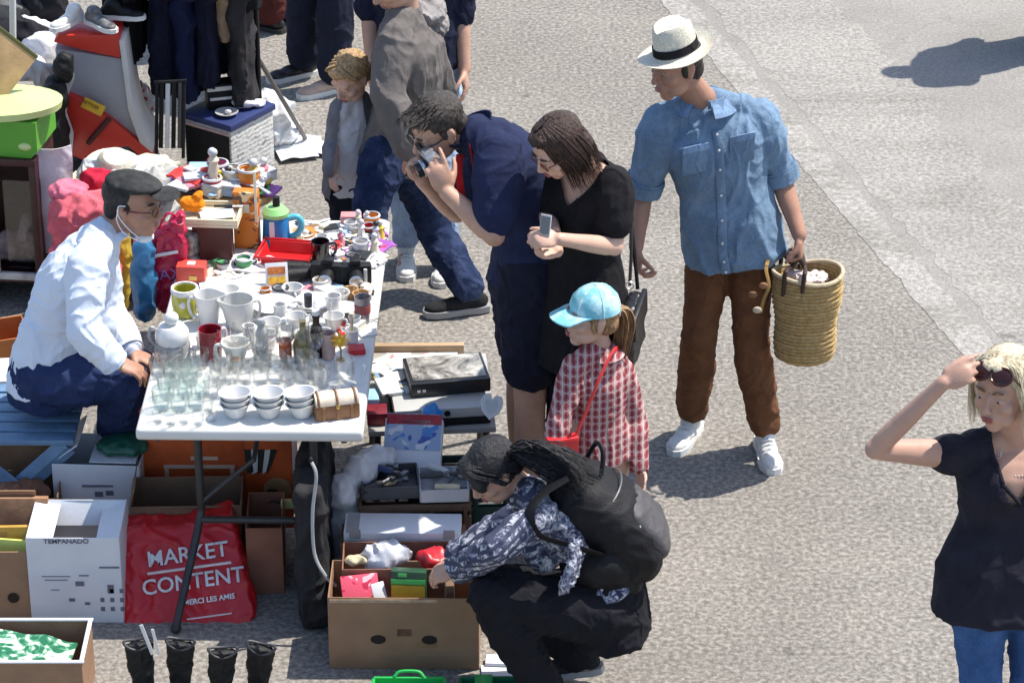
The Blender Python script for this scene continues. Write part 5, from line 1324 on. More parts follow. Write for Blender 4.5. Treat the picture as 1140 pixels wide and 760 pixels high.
def novelty():
    root = thing('novelty_mug', 'yellow green ceramic mug with a rounded rim at the left side of the table', 'mug', (0, 0, 0))
    ym = mat('yellow_glaze', (.48, .46, .05), .25, .2, 16, .05, coat=.4)
    bm = BM(); lathe(bm, shell(.042, .046, .105, .005, bulge=.006), None, 28); part('bowl', bm, ym, root)
    bm = BM(); handle(bm, .045, .1, ang=-.3, w=.008); part('handle', bm, PORC(), root)
    bm = BM(); lathe(bm, [(.048, .09), (.053, .10), (.05, .112), (.042, .112), (.042, .10)], None, 28); part('rim', bm, PORC(), root)
    bm = BM(); ell(bm, (-.005, -.05, .06), (.013, .006, .014), sub=2); part('painted_flower', bm, PORC(), root)
    root.location = G(207, 350, TZ)
novelty()
# bottles and tall things mid table
jar_lathe('figurine', 'grey white porcelain figurine standing in the middle of the table', 'figurine', 292, 400, [(0, 0), (.028, 0), (.030, .01), (.022, .03), (.026, .06), (.018, .085), (.022, .10), (.016, .125), (.012, .13), (.017, .145), (.012, .162), (0, .166)], mat('grey_glaze', (.36, .36, .36), .3, .35, 30, .1))
jar_lathe('bottle', 'slim clear bottle with a red orange label in the middle of the table', 'bottle', 318, 402, bottle_prof(.022, .16), GLASS(), [('label', [(.0228, .02), (.0232, .022), (.0232, .085), (.0228, .087)], mat('orange_red', (.50, .09, .02), .5)), ('stopper', [(0, .158), (.010, .158), (.010, .172), (0, .172)], plastic('white_rubber', (.72, .71, .68), .6))])
jar_lathe('bottle', 'round bellied decanter with an olive and gold pattern in the middle of the table', 'bottle', 338, 400, [(0, 0), (.030, 0), (.036, .02), (.038, .06), (.026, .10), (.012, .12), (.011, .15), (.015, .155), (0, .156)], mat('olive_glaze', (.20, .16, .06), .2, .5, 40, .05, coat=.4), [('stopper', [(0, .155), (.008, .156), (.014, .17), (.010, .185), (0, .188)], GLASS())])
jar_lathe('bottle', 'dark brown bottle with a white cap right of the decanter', 'bottle', 353, 396, bottle_prof(.024, .165), mat('dark_brown_glass', (.03, .012, .008), .1), [('cap', [(0, .16), (.014, .16), (.014, .182), (0, .182)], PORC())])
jar_lathe('bottle', 'small black necked bottle standing behind the decanter', 'bottle', 344, 366, bottle_prof(.022, .14), GLASS(), [('neck_wrap', [(.0128, .09), (.0145, .092), (.0155, .14), (0, .142)], mat('black_enamel', (.03, .03, .04), .3))])
jar_lathe('vase', 'clear cylindrical glass vase near the right edge of the table', 'vase', 360, 374, shell(.028, .034, .14, .004), GLASS())
jar_lathe('candle_jar', 'pale pink glass candle holder right of the dark brown bottle', 'candle holder', 366, 398, shell(.024, .027, .10, .004), mat('pink_wax', (.62, .42, .36), .4, .2, 20))
def flower(name, label, px, py, h, m, mc):
    root = thing(name, label, 'ornament', (0, 0, 0))
    bm = BM(); tube(bm, [Vec((0, 0, 0)), Vec((.003, 0, h*.5)), Vec((0, 0, h))], .003, 6); lathe(bm, [(0, 0), (.016, 0), (.012, .012), (0, .014)], None, 14); part('stem', bm, mat('stem_gold', (.35, .22, .06), .4), root)
    bm = BM()
    for k in range(8):
        a = k*PI/4; tube(bm, [Vec((0, 0, h)), Vec((math.cos(a)*.02, -.004, h+math.sin(a)*.02)), Vec((math.cos(a)*.034, -.004, h+math.sin(a)*.034))], [.004, .007, .002], 6)
    part('petals', bm, m, root); bm = BM(); ell(bm, (0, -.008, h), .009, sub=2); part('flower_centre', bm, mc, root)
    root.location = G(px, py, TZ)
flower('flower_ornament', 'yellow orange star shaped flower ornament near the beer mug', 379, 402, .085, mat('orange_yellow', (.85, .42, .03), .4), mat('yellow_centre', (.9, .65, .05), .4))
packet('small_box', 'bright red little box behind the yellow flower ornament', 'box', G(397, 392, TZ), (.06, .05, .022), mat('red_card', (.55, .02, .025), .4), rad(10))
jar_lathe('jar', 'white pot holding a few pale brushes on the right side of the table', 'pot', 392, 380, shell(.022, .026, .05, .003), PORC(), [('brushes', [(0, .01), (.006, .01), (.006, .09), (.012, .10), (.010, .115), (0, .12)], mat('bristle', (.6, .5, .38), .8))])
jar_lathe('tin', 'grey tin with a reddish label at the right edge of the table', 'tin', 404, 360, shell(.024, .030, .11, .002), mat('grey_tin', (.30, .28, .30), .35, .15, metal=.5), [('label', [(.0275, .045), (.0295, .046), (.0305, .080), (.0295, .082)], mat('dull_red', (.30, .07, .07), .5))])
# stacks of plates and bowls
def plates(label, px, py, r, k, m, cat='plates', ell_=(1, 1), name='plate_stack', group=None):
    root = thing(name, label, cat, (0, 0, 0), group=group)
    for i in range(k):
        bm = BM(); lathe(bm, [(0, 0), (r*.5, 0), (r*.62, .004), (r, .014), (r, .016), (r*.6, .007), (0, .005)], T(random.uniform(-.003, .003), random.uniform(-.003, .003), i*.006) @ Matrix.Diagonal((ell_[0], ell_[1], 1, 1)), 30); part('plate', bm, m, root)
    root.location = G(px, py, TZ)
plates('stack of white plates in the middle of the table behind the jugs', 305, 350, .085, 6, PORC())
plates('stack of wide white dishes near the black camera bags', 350, 345, .075, 5, PORC())
plates('stack of small white saucers at the right side of the table', 384, 352, .05, 5, PORC())
plates('pair of white saucers in front of the plate stack', 315, 374, .052, 2, PORC())
plates('shallow white dish beside the saucers in the middle of the table', 285, 340, .06, 2, mat('porcelain_grey', (.58, .58, .56), .2, .05))
for i, (px, py, lab) in enumerate(((330, 366, 'white teacup on a saucer in the middle of the table'), (302, 372, 'white teacup standing left of the saucers pair'), (372, 366, 'white teacup right of the glass vase'), (378, 340, 'small white teacup near the gilded cups'), (256, 336, 'white teacup behind the plain white jug'), (326, 334, 'white teacup between the two plate stacks'))):
    cup('teacup', lab, 'cup', px, py, .022, .040, .055, PORC(), ang=(.3, 2.6, -.4, 1, 3, 5)[i], out=.022, hw=.004)
cup('sugar_bowl', 'white lidded sugar bowl left of the white bottles', 'bowl', 345, 384, .030, .042, .06, PORC(), bulge=.008)
for i, (px, py, lab) in enumerate(((390, 334, 'gilded orange coffee cup at the right side of the table'), (402, 338, 'gilded coffee cup nearest the right edge of the table'))):
    cup('coffee_cup', lab, 'cup', px, py, .02, .032, .045, mat('gilt', (.52, .30, .12), .3, .5, 30), ang=1.0+i, out=.018, hw=.004)
for i, (px, py, k) in enumerate(((225, 386, 1), (300, 388, 1), (312, 362, 1), (330, 352, 1), (362, 386, 1), (372, 352, 1), (395, 366, 1), (346, 392, 1), (278, 386, 1))):
    lab = ('white egg cup in front of the jugs at the left', 'white beaker left of the orange labelled bottle', 'tall white beaker by the saucers', 'white beaker between the plate stacks and the black necked bottle', 'white beaker behind the pink candle holder', 'white beaker in front of the old cameras', 'white beaker beside the grey tin', 'small white beaker touching the decanter', 'white beaker right of the cream jug')[i]
    cup('beaker', lab, 'cup', px, py, .017+.003*(i % 3), .024+.004*(i % 2), .05+.018*(i % 3), PORC() if i % 3 else mat('porcelain_grey', (.58, .58, .56), .2, .05), bulge=.003*(i % 2))
# folded cloths / prints
def cloth(name, label, px, py, w, d, m, rz=0, z=TZ, amp=.008, th=.006, cat='cloth', seed=0):
    bm = BM(); grid(bm, w, d, 28, 20, lambda x, y: amp*(1+noise.noise(Vec((x*14+seed, y*14, seed)))+.5*noise.noise(Vec((x*34, y*34+seed, 2))))+th, None, th)
    o = solo(name, bm, m, label, cat, origin=(0, 0, 0)); o.location = G(px, py, z); o.rotation_euler.z = rz; return o
def printc(c0, cols, sc=26):
    def b(nt, co):
        n = noise_tex(nt, co, sc, 1, .4, .8); c = c0
        for i, q in enumerate(cols):
            nn = noise_tex(nt, co, sc*(.8+.23*i), 1, .4, .5); mp = nn
            c = mixc(nt, ramp(nt, nn.outputs['Fac'], [(.60, 0), (.63, 1)]).outputs[0], c, q)
        return c
    return b
cloth('tea_towel', 'white folded tea towel with pink and green print behind the jugs', 262, 322, .26, .20, pattern_mat('towel_print', printc((.70, .69, .68), [(.62, .42, .44), (.42, .54, .48)])), .2, seed=3)
cloth('tea_towel', 'white pleated cloth beside the red basket', 288, 300, .22, .13, fabric('white_linen', (.66, .60, .60), .06), -.15, amp=.016, seed=5)
packet('postcard', 'small card with an orange and gold landscape leaning by the red basket', 'card', G(309, 322, TZ), (.085, .004, .10), mat('white_card', (.66, .67, .70), .6, .05, 8, .08), rad(8), rad(-25),
       [('picture_top', (0, .07, .066, .028), mat('rust_picture', (.42, .13, .03), .5, .6, 60), 'front'), ('picture_low', (0, .034, .066, .028), mat('gold_picture', (.70, .42, .05), .5, .4, 60), 'front')])
# dark equipment in the rear
def lump(name, label, cat, px, py, parts_, z=TZ, rz=0):
    root = thing(name, label, cat, (0, 0, 0))
    for nm, fn, m in parts_:
        bm = BM(); fn(bm); part(nm, bm, m, root)
    root.location = G(px, py, z); root.rotation_euler.z = rz; return root
blk = mat('black_grain', (.009, .009, .010), .55, .3, 20, .3, 90, spec=.3)
lump('binoculars', 'black binoculars lying on the table in front of the black cup', 'binoculars', 337, 312, [
    ('left_barrel', lambda b: tube(b, [Vec((-.07, -.02, .03)), Vec((-.02, -.01, .03)), Vec((.03, 0, .03)), (.07, .01, .03)], [.03, .026, .02, .016], 18), blk),
    ('right_barrel', lambda b: tube(b, [Vec((-.06, .045, .03)), Vec((-.01, .045, .03)), Vec((.035, .04, .03)), (.075, .045, .03)], [.03, .026, .02, .016], 18), blk),
    ('hinge', lambda b: box(b, (.05, .05, .02), T(-.0, .02, .025), .006), blk)], rz=rad(6))
def cam_parts(L=.13):
    return [('camera_body', lambda b: box(b, (L, .045, .08), None, .010), blk), ('viewfinder', lambda b: box(b, (.04, .04, .022), T(0, 0, .078), .006), blk),
            ('lens', lambda b: tube(b, [Vec((0, -.02, .038)), Vec((0, -.07, .038))], [.030, .028], 20), blk), ('lens_ring', lambda b: tube(b, [Vec((0, -.071, .038)), Vec((0, -.074, .038))], [.026, .022], 20), mat('silver_metal', (.62, .62, .64), .3, .05, 10, .03, 60, metal=.8))]
lump('old_camera', 'black film camera with a lens facing the front of the table', 'camera', 366, 314, cam_parts(), rz=rad(-8))
lump('old_camera', 'black film camera lying right of another one near the table edge', 'camera', 396, 315, cam_parts(.12)+[('front_plate', lambda b: box(b, (.014, .01, .06), T(.036, -.028, .01), .003), PORC())], rz=rad(5))
cup('mug', 'glossy black mug behind the black cameras', 'mug', 357, 291, .032, .036, .085, mat('black_glaze', (.008, .008, .009), .12, coat=.5), ang=.2, out=.026)
# red plastic basket with handle
def red_basket():
    root = thing('tray', 'bright red plastic tray with raised sides in the middle of the table', 'tray', (0, 0, 0)); rm = plastic('red_plastic', (.60, .018, .02), .3)
    w, d, h, t = .17, .13, .05, .004; bm = BM()
    for s in (-1, 1):
        box(bm, (w, t, h), T(0, s*d/2, 0) @ Matrix.Rotation(-s*rad(14), 4, 'X'), .002, 1); box(bm, (t, d, h), T(s*w/2, 0, 0) @ Matrix.Rotation(s*rad(14), 4, 'Y'), .002, 1)
    box(bm, (w, d, t), None); part('tray_body', bm, rm, root)
    bm = BM(); tube(bm, [Vec((x, y, h)) for x, y in ((-w/2-.02, -d/2-.02), (w/2+.02, -d/2-.02), (w/2+.02, d/2+.02), (-w/2-.02, d/2+.02), (-w/2-.02, -d/2-.02))], .006, 8); part('rim', bm, rm, root)
    root.location = G(320, 291, TZ); root.rotation_euler.z = rad(-10)
red_basket()
packet('small_case', 'salmon red little case with a handle at the left of the table', 'case', G(214, 313, TZ), (.11, .07, .075), plastic('salmon_red', (.62, .07, .05), .35), rad(-4), 0, [('handle_plate', (0, .0, .03, .03), PORC(), 'top'), ('latch', (.01, .03, .03, .018), mat('brass', (.5, .33, .1), .3, metal=.8), 'front')], .008)
# brown box, shallow tray with orange toy, speaker-like tin
packet('storage_box', 'dark maroon box standing at the back left of the table', 'box', G(238, 283, TZ), (.15, .11, .15), mat('maroon_board', (.085, .018, .015), .5), rad(2), 0, None, .004)
jar_lathe('ornament_tin', 'black and silver patterned round tin left of the maroon box', 'tin', 212, 291, [(0, 0), (.035, 0), (.038, .01), (.030, .03), (.038, .05), (.032, .075), (.038, .10), (.03, .12), (0, .125)], mat('tin_pattern', (.22, .22, .21), .3, .8, 40, .1, metal=.4))
bz = TZ+.152
def tray_flat():
    root = thing('serving_tray', 'cream wooden tray resting on the dark maroon box', 'tray', (0, 0, 0)); cm = mat('cream_wood', (.66, .58, .40), .5, .12, 14)
    bm = BM(); box(bm, (.24, .18, .012), None, .004); part('tray_base', bm, cm, root)
    bm = BM()
    for s in (-1, 1): box(bm, (.24, .01, .022), T(0, s*.085, .012), .003); box(bm, (.01, .16, .022), T(s*.115, 0, .012), .003)
    part('tray_edge', bm, cm, root); root.location = Vec((G(238, 270, TZ).x, G(238, 283, TZ).y+.0, bz)); root.rotation_euler.z = rad(-4); return root.location
tl_ = tray_flat()
crumple('toy_duck', 'bright orange soft toy on the left part of the cream tray', 'toy', tl_+Vec((-.065, .02, .048)), 0, fabric('orange_plush', (.80, .22, .01), .15), .006, 20, 5, blobs=[((0, 0, 0), (.045, .035, .028)), ((.02, 0, .03), (.022, .022, .020)), ((-.03, 0, .012), (.02, .02, .014))], vox=.005)
packet('leaflet', 'white printed leaflet lying on the cream tray', 'paper', tl_+Vec((.03, -.02, .026)), (.13, .09, .003), WCARD(), rad(12))
lump('pocket_knife', 'small dark pocket knife lying on the leaflet on the cream tray', 'knife', 0, 0, [('knife_handle', lambda b: tube(b, [Vec((-.04, .0, .006)), Vec((.03, 0, .006))], .008, 8, flat=(1, .5)), blk), ('blade', lambda b: box(b, (.04, .012, .002), T(.05, 0, .005)), PORC())]).location = tl_+Vec((.055, .03, .03))
# second table behind with pile
S0 = G(248, 278, 0)
def second_table():
    c = Vec((G(240, 232, TZ).x, 11.95, 0)); zt = .65
    root = thing('side_table', 'round wooden side table behind the folding table, piled with small toys', 'table', c)
    wd = mat('honey_wood', (.42, .25, .10), .45, .2, 14); bm = BM(); lathe(bm, [(0, zt-.03), (.20, zt-.03), (.205, zt-.015), (.20, zt), (0, zt)], T(c) @ Matrix.Diagonal((1, .8, 1, 1)), 40); part('tabletop', bm, wd, root)
    bm = BM(); lathe(bm, [(0, 0), (.13, 0), (.13, .02), (.03, .05), (.025, zt-.05), (.06, zt-.03), (0, zt-.03)], T(c), 24); part('pedestal', bm, mat('dark_wood', (.06, .02, .015), .4), root)
    return c, zt
sc_, sz_ = second_table()
cols = [('white', (.72, .71, .69)), ('red', (.6, .04, .03)), ('yellow', (.75, .55, .06)), ('black', (.02, .02, .02)), ('pink', (.7, .25, .32)), ('cream', (.70, .62, .46)), ('pale blue', (.35, .5, .65)), ('silver', (.55, .55, .56)), ('orange', (.75, .25, .03)), ('green', (.08, .32, .12)), ('brown', (.22, .11, .05)), ('purple', (.35, .10, .42))]
def trinket(kind, cname, c, loc, rz, place, s=1.0):
    m = mat('trinket_'+cname.replace(' ', '_'), c, .4, .15, 30, .05)
    m2 = mat('trinket_silver', (.55, .55, .56), .4, .15, 30, .05) if cname != 'silver' else mat('trinket_black', (.02, .02, .02), .4, .15, 30, .05)
    nm, cat = {'car': ('toy_car', 'toy'), 'spoon': ('spoon', 'spoon'), 'ring': ('bangle', 'bangle'), 'pot': ('little_pot', 'pot'), 'figure': ('little_figure', 'figurine'), 'box': ('little_box', 'box'), 'dish': ('little_dish', 'dish'), 'watch': ('old_watch', 'watch'), 'cloth': ('crumpled_cloth', 'cloth'), 'book': ('booklet', 'book')}[kind]
    root = thing(nm, f'{cname} {nm.replace("_", " ")} {place}', cat, (0, 0, 0))
    bm = BM(); b2 = BM(); n2 = 'trim'
    if kind == 'car':
        box(bm, (.07, .03, .014), T(0, 0, .007), .005); box(bm, (.036, .026, .014), T(-.003, 0, .02), .006)
        for x in (-.02, .022):
            for y in (-.016, .016): lathe(b2, [(0, -.003), (.009, -.003), (.009, .003), (0, .003)], T(x, y, .009) @ Matrix.Rotation(PI/2, 4, 'X'), 12)
        n2 = 'wheels'
    elif kind == 'spoon':
        ell(bm, (0, .05, .008), (.016, .022, .005), sub=2); tube(b2, [Vec((0, .03, .007)), Vec((0, -.02, .010)), Vec((0, -.08, .005))], [.003, .003, .006], 6, flat=(1, .5)); n2 = 'spoon_handle'
    elif kind == 'ring':
        tube(bm, [Vec((.032*math.cos(a), .032*math.sin(a), .007)) for a in [2*PI*k/20 for k in range(21)]], .006, 8, caps=False); ell(b2, (0, -.032, .012), .008, sub=1); n2 = 'bead'
    elif kind == 'pot':
        lathe(bm, shell(.018, .024, .04, .003, bulge=.004), None, 18); lathe(b2, [(.024, .038), (.028, .040), (.026, .044), (.022, .044)], None, 18); n2 = 'rim'
    elif kind == 'figure':
        lathe(bm, [(0, 0), (.018, 0), (.016, .02), (.010, .04), (.014, .05), (.006, .062), (0, .062)], None, 14); ell(b2, (0, 0, .07), .011, sub=2); n2 = 'head'
    elif kind == 'box':
        box(bm, (.06, .045, .025), None, .004); box(b2, (.062, .047, .008), T(0, 0, .024), .003); n2 = 'lid'
    elif kind == 'dish':
        lathe(bm, [(0, 0), (.02, 0), (.042, .014), (.044, .016), (.04, .016), (.018, .005), (0, .005)], None, 22); ell(b2, (.005, 0, .014), (.014, .010, .009), sub=2); n2 = 'contents'
    elif kind == 'watch':
        lathe(bm, [(0, 0), (.017, 0), (.018, .006), (0, .009)], None, 16); tube(b2, [Vec((0, .015, .004)), Vec((.006, .045, .006)), Vec((.0, .075, .003))], .008, 6, flat=(1, .3)); tube(b2, [Vec((0, -.015, .004)), Vec((-.006, -.045, .006)), Vec((0, -.07, .003))], .008, 6, flat=(1, .3)); n2 = 'watch_strap'
    elif kind == 'cloth':
        grid(bm, .10, .08, 12, 10, lambda x, y: .012+.010*noise.noise(Vec((x*40+loc[0]*9, y*40, 1))), None, .005); box(b2, (.03, .02, .006), T(.01, 0, .018), .002); n2 = 'tag'
    else:
        box(bm, (.075, .105, .010), None, .002); box(b2, (.05, .04, .002), T(0, .015, .0095)); n2 = 'cover_picture'
    part(kind if kind not in ('cloth', 'book', 'box') else 'body', bm, m, root); part(n2, b2, m2, root)
    root.location = loc; root.rotation_euler.z = rz; root.scale = (s, s, s)
kinds = ['car', 'spoon', 'ring', 'pot', 'figure', 'box', 'dish', 'watch', 'cloth', 'book']
rr = random.Random(12)
used_lab = {}
def scatter(regions, zfun, n, seed, bias=None, smin=.8, smax=1.25, mind=9):
    rr = random.Random(seed); pts = []
    for k in range(n*30):
        if len(pts) >= n: break
        x0, x1, y0, y1, place = rr.choice(regions)
        px, py = rr.uniform(x0, x1), rr.uniform(y0, y1)
        if any(abs(px-a)+1.5*abs(py-b) < mind for a, b in pts): continue
        cname, c = rr.choice(cols if bias is None or rr.random() > bias[1] else [q for q in cols if q[0] in bias[0]])
        kd = rr.choice(kinds); key = (kd, cname, place)
        if key in used_lab: continue
        used_lab[key] = 1; pts.append((px, py))
        trinket(kd, cname, c, zfun(px, py), rr.uniform(0, 6), place, rr.uniform(smin, smax))
onT = lambda px, py: G(px, py, TZ)
scatter([(340, 425, 249, 262, 'in the back right corner of the folding table'), (322, 425, 262, 280, 'beside the red tray at the back of the table'), (376, 418, 280, 296, 'behind the two black cameras')], onT, 75, 5, (('white', 'silver', 'cream'), .66), mind=6.5)
scatter([(335, 412, 322, 334, 'just in front of the black cameras'), (268, 330, 326, 345, 'between the tea towel and the plate stacks'), (240, 290, 296, 312, 'behind the white tea towels')], onT, 34, 6, (('white', 'silver', 'cream'), .75))
scatter([(352, 410, 345, 384, 'on the right side among the cups')], onT, 8, 7, (('white', 'silver', 'cream'), .6))
zt = lambda px, py: Vec((sc_.x+(px-240)/290, sc_.y+(205-py)/130*.9, sz_+.002+rr.random()*.05))
scatter([(195, 288, 196, 212, 'on the pile on the round side table')], zt, 48, 8, (('white', 'cream', 'red'), .6), 1.1, 1.8, mind=4.5)
packet('small_box', 'pale pink square box standing at the far end of the table', 'box', G(391, 250, TZ), (.08, .05, .045), mat('pale_pink_card', (.66, .27, .27), .5), 0)
lump('bracelet', 'purple and pink curved plastic bracelet at the back right of the table', 'bracelet', 417, 266, [('arc', lambda b: tube(b, [Vec((.045*math.cos(a), .045*math.sin(a), .010)) for a in [PI*.0+PI*k/12 for k in range(13)]], .010, 8), mat('purple_plastic', (.42, .12, .45), .3))])
# orange game boxes and the blue watering can on a crate between the tables
def game_boxes():
    c = G(276, 286, TZ)
    om = pattern_mat('orange_print', printc((.66, .20, .03), [(.55, .05, .02), (.75, .55, .30), (.12, .08, .06)], 22), .4, .05)
    packet('game_box', 'tall orange printed game box standing on end at the back of the table', 'box', G(276, 274, TZ), (.095, .05, .235), om, rad(-8), 0, [('border_strip', (.043, .22, .01, .21), mat('cream_print', (.72, .66, .50), .5), 'front'), ('title_patch', (-.005, .17, .045, .035), mat('cream_print', (.72, .66, .50), .5), 'front')])
    packet('game_box', 'small white and blue printed box lying below the orange game box', 'box', G(274, 297, TZ), (.09, .06, .04), pattern_mat('blue_white_print', printc((.62, .64, .66), [(.05, .2, .4), (.03, .03, .05)], 40), .4, .05), rad(-5))
game_boxes()
def watering():
    root = thing('watering_can', 'blue plastic toy watering can with a lime green lid at the back of the table', 'watering can', (0, 0, 0))
    bmz = plastic('blue_plastic', (.02, .19, .46), .3); gm = plastic('lime_plastic', (.30, .62, .22), .35)
    bm = BM(); lathe(bm, [(0, 0), (.052, 0), (.055, .01), (.05, .10), (.045, .125), (0, .125)], None, 24); part('can_body', bm, bmz, root)
    bm = BM(); box(bm, (.020, .008, .11), T(-.012, -.052, .008), .003); part('white_stripe', bm, plastic('white_rubber', (.72, .71, .68), .6), root)
    bm = BM(); lathe(bm, [(0, .124), (.050, .124), (.052, .14), (.035, .16), (0, .165)], None, 24); part('lid', bm, gm, root)
    bm = BM(); lathe(bm, [(0, .16), (.014, .16), (.014, .20), (0, .202)], T(.004, .0, 0), 14); part('knob', bm, blk, root)
    bm = BM(); tube(bm, curvepts([Vec((.045, 0, .11)), Vec((.085, 0, .115)), Vec((.098, 0, .08)), Vec((.08, 0, .045)), Vec((.048, 0, .03))], 6), .013, 10); part('handle', bm, plastic('aqua_plastic', (.10, .45, .55), .3), root)
    root.location = G(308, 272, TZ)
watering()

# crimson bag hanging at the left back
def crimson_bag():
    root = thing('carrier_bag', 'crimson carrier bag with violet letters hanging at the back left corner of the table', 'bag', (0, 0, 0))
    cm = mat('crimson_film', (.44, .012, .055), .35, .15, 8, .1); y = 10.98
    bm = BM(); a = [J(150, 268, y), J(204, 236, y), J(212, 318, y), J(192, 348, y), J(154, 332, y)]
    c = sum(a, Vec())/5
    vs = [v+Vec((0, -.035, 0)) for v in a]+[v+Vec((0, .035, 0)) for v in a]
    b = [bm.verts.new(v) for v in vs]; bm.faces.new(b[:5]); bm.faces.new(b[5:][::-1])
    for i in range(5): bm.faces.new((b[i], b[(i+1) % 5], b[5+(i+1) % 5], b[5+i]))
    me = remesh(bm, .006, 14, None, folder(.012, (13, 13, 11), 15)); root.location = c; part('bag_skin', me, cm, root)
    M = T(J(183, 306, y-.048)) @ Matrix.Rotation(PI/2, 4, 'X') @ Rz(rad(6))
    part('lettering', text_bm('DAX', .062, M, .002), mat('violet_ink', (.25, .12, .35), .5), root, smooth=False)
    bm = BM(); tube(bm, [J(166, 286, y-.045), J(198, 280, y-.045)], .007, 6); ell(bm, J(170, 285, y-.045), (.016, .006, .012), sub=2); part('white_stripe', bm, mat('white_ink', (.72, .70, .70), .5), root)
    bm = BM(); tube(bm, curvepts([J(172, 262, y), J(186, 238, y-.02), J(200, 244, y)], 6), .006, 6); part('handle', bm, cm, root)
crimson_bag()
crumple('blue_bag', 'blue plastic bag squeezed behind the seller\'s open shirt next to the crimson bag', 'bag', J(160, 315, 10.92), 0, mat('blue_film', (.03, .15, .30), .35, .3, 12), .012, 12, 8, blobs=[((0, 0, 0), (.05, .06, .17)), ((.01, 0, .1), (.04, .05, .08))])
# ================================================================== GOODS ON THE GROUND
# ---- right of the table: low bench with books and equipment
def bench():
    zt = .36; a = G(408, 478, zt); b = G(548, 466, zt); c = G(520, 372, zt)
    root = thing('low_bench', 'low grey trestle bench right of the table carrying books and old equipment', 'bench', ((a.x+b.x)/2, a.y+.3, 0))
    gm = mat('grey_board', (.36, .35, .33), .6, .2, 8); M = TR(((a.x+b.x)/2-.01, a.y+.30, 0), rad(4))
    bm = BM(); box(bm, (.47, .60, .022), M @ T(0, 0, zt-.022), .004); part('bench_top', bm, gm, root)
    for x in (-.2, .2):
        for y in (-.26, .26):
            bm = BM(); tube(bm, [M @ Vec((x, y, zt-.02)), M @ Vec((x*1.05, y*1.03, 0.0))], .013, 8); part('leg', bm, mat('dark_steel', (.045, .042, .042), .5, .2, 20, .1, 60, metal=.3), root)
    return M, zt
BMx, bzt = bench()
def onb(x, y, z=0): return BMx @ Vec((x, y, bzt+z+.001))
brz = rad(4)
# printer-like white case with black base, video recorder on top
def recorder():
    root = thing('scanner', 'flat white scanner with a black base lying under the black video recorder', 'scanner', (0, 0, 0))
    bm = BM(); box(bm, (.36, .30, .028), None, .006); part('black_base', bm, blk, root)
    bm = BM(); box(bm, (.35, .29, .042), T(0, 0, .028), .008); part('white_case', bm, plastic('grey_white_plastic', (.50, .50, .48), .4), root)
    bm = BM(); lathe(bm, [(0, 0), (.012, 0), (.012, .002), (0, .002)], T(.02, -.146, .05) @ Matrix.Rotation(PI/2, 4, 'X'), 16); part('badge', bm, blk, root)
    root.location = onb(.03, -.13); root.rotation_euler.z = brz+rad(3)
    root = thing('video_recorder', 'black video recorder with reflections painted on its glossy top, on the low bench', 'video recorder', (0, 0, 0))
    bm = BM(); box(bm, (.30, .22, .055), None, .006); part('case', bm, plastic('camera_black', (.015, .015, .017), .4), root)
    def gl(nt, co):
        n = noise_tex(nt, co, 9, 4, .7, 1); return ramp(nt, n.outputs['Fac'], [(.35, (.05, .05, .05)), (.5, (.30, .28, .25)), (.65, (.55, .54, .5))]).outputs[0]  # blotchy greys painted into the top's colour as mirror reflections
    bm = BM(); box(bm, (.275, .185, .004), T(0, .005, .054), .001); part('painted_reflections', bm, pattern_mat('recorder_top', gl, .25, .02), root)
    bm = BM()
    for x in (-.12, -.1): box(bm, (.012, .004, .010), T(x, -.111, .02))
    part('sockets', bm, PORC(), root)
    root.location = onb(.065, -.06, .072); root.rotation_euler.z = brz+rad(6)
recorder()
packet('magazine', 'open white magazine with small pictures left of the video recorder', 'magazine', onb(-.13, -.03, .072), (.15, .26, .012), pattern_mat('magazine_print', printc((.66, .66, .64), [(.35, .30, .15), (.2, .35, .5), (.05, .05, .06)], 15), .35, .02), brz+rad(12))
packet('book', 'white flat board book with a pale red title at the bench\'s far end', 'book', onb(-.06, .20, .0), (.36, .20, .028), pattern_mat('board_print', printc((.68, .67, .64), [(.55, .25, .22), (.35, .33, .30)], 14), .4, .02), brz-rad(4))
packet('book', 'cream paperback lying under the far edge of the white board book', 'book', onb(-.03, .285, .0), (.36, .03, .055), mat('tan_cover', (.40, .27, .16), .7), brz-rad(3))
packet('small_box', 'dark red box with a black side at the left edge of the low bench', 'box', onb(-.20, -.22, .0), (.075, .08, .05), mat('dark_red_card', (.20, .015, .025), .4, .4, 30), brz)
packet('notebook', 'light blue notebook standing beside the dark red box', 'book', onb(-.215, -.13, .0), (.05, .09, .065), mat('light_blue_card', (.30, .52, .68), .5), brz)
lump('cable_reel', 'grey handled strap coil on the near edge of the low bench', 'cable', 0, 0, [('coil', lambda b: [tube(b, [Vec((.05*math.cos(a), .02*math.sin(a), .01+.006*k)) for a in [2*PI*j/16 for j in range(17)]], .004, 6, caps=False) for k in range(3)], mat('grey_cable', (.4, .4, .4), .5)), ('plug', lambda b: box(b, (.03, .016, .014), T(.06, 0, .0), .003), blk)]).location = onb(-.02, -.275)
crumple('ball', 'bright blue crumpled balloon ball in front of the low bench', 'ball', J(481, 463, 10.36), 0, plastic('sky_blue_film', (.03, .24, .62), .35), .006, 25, 9, blobs=[((0, 0, 0), (.040, .038, .042)), ((.01, 0, .04), (.012, .012, .016))], vox=.005)
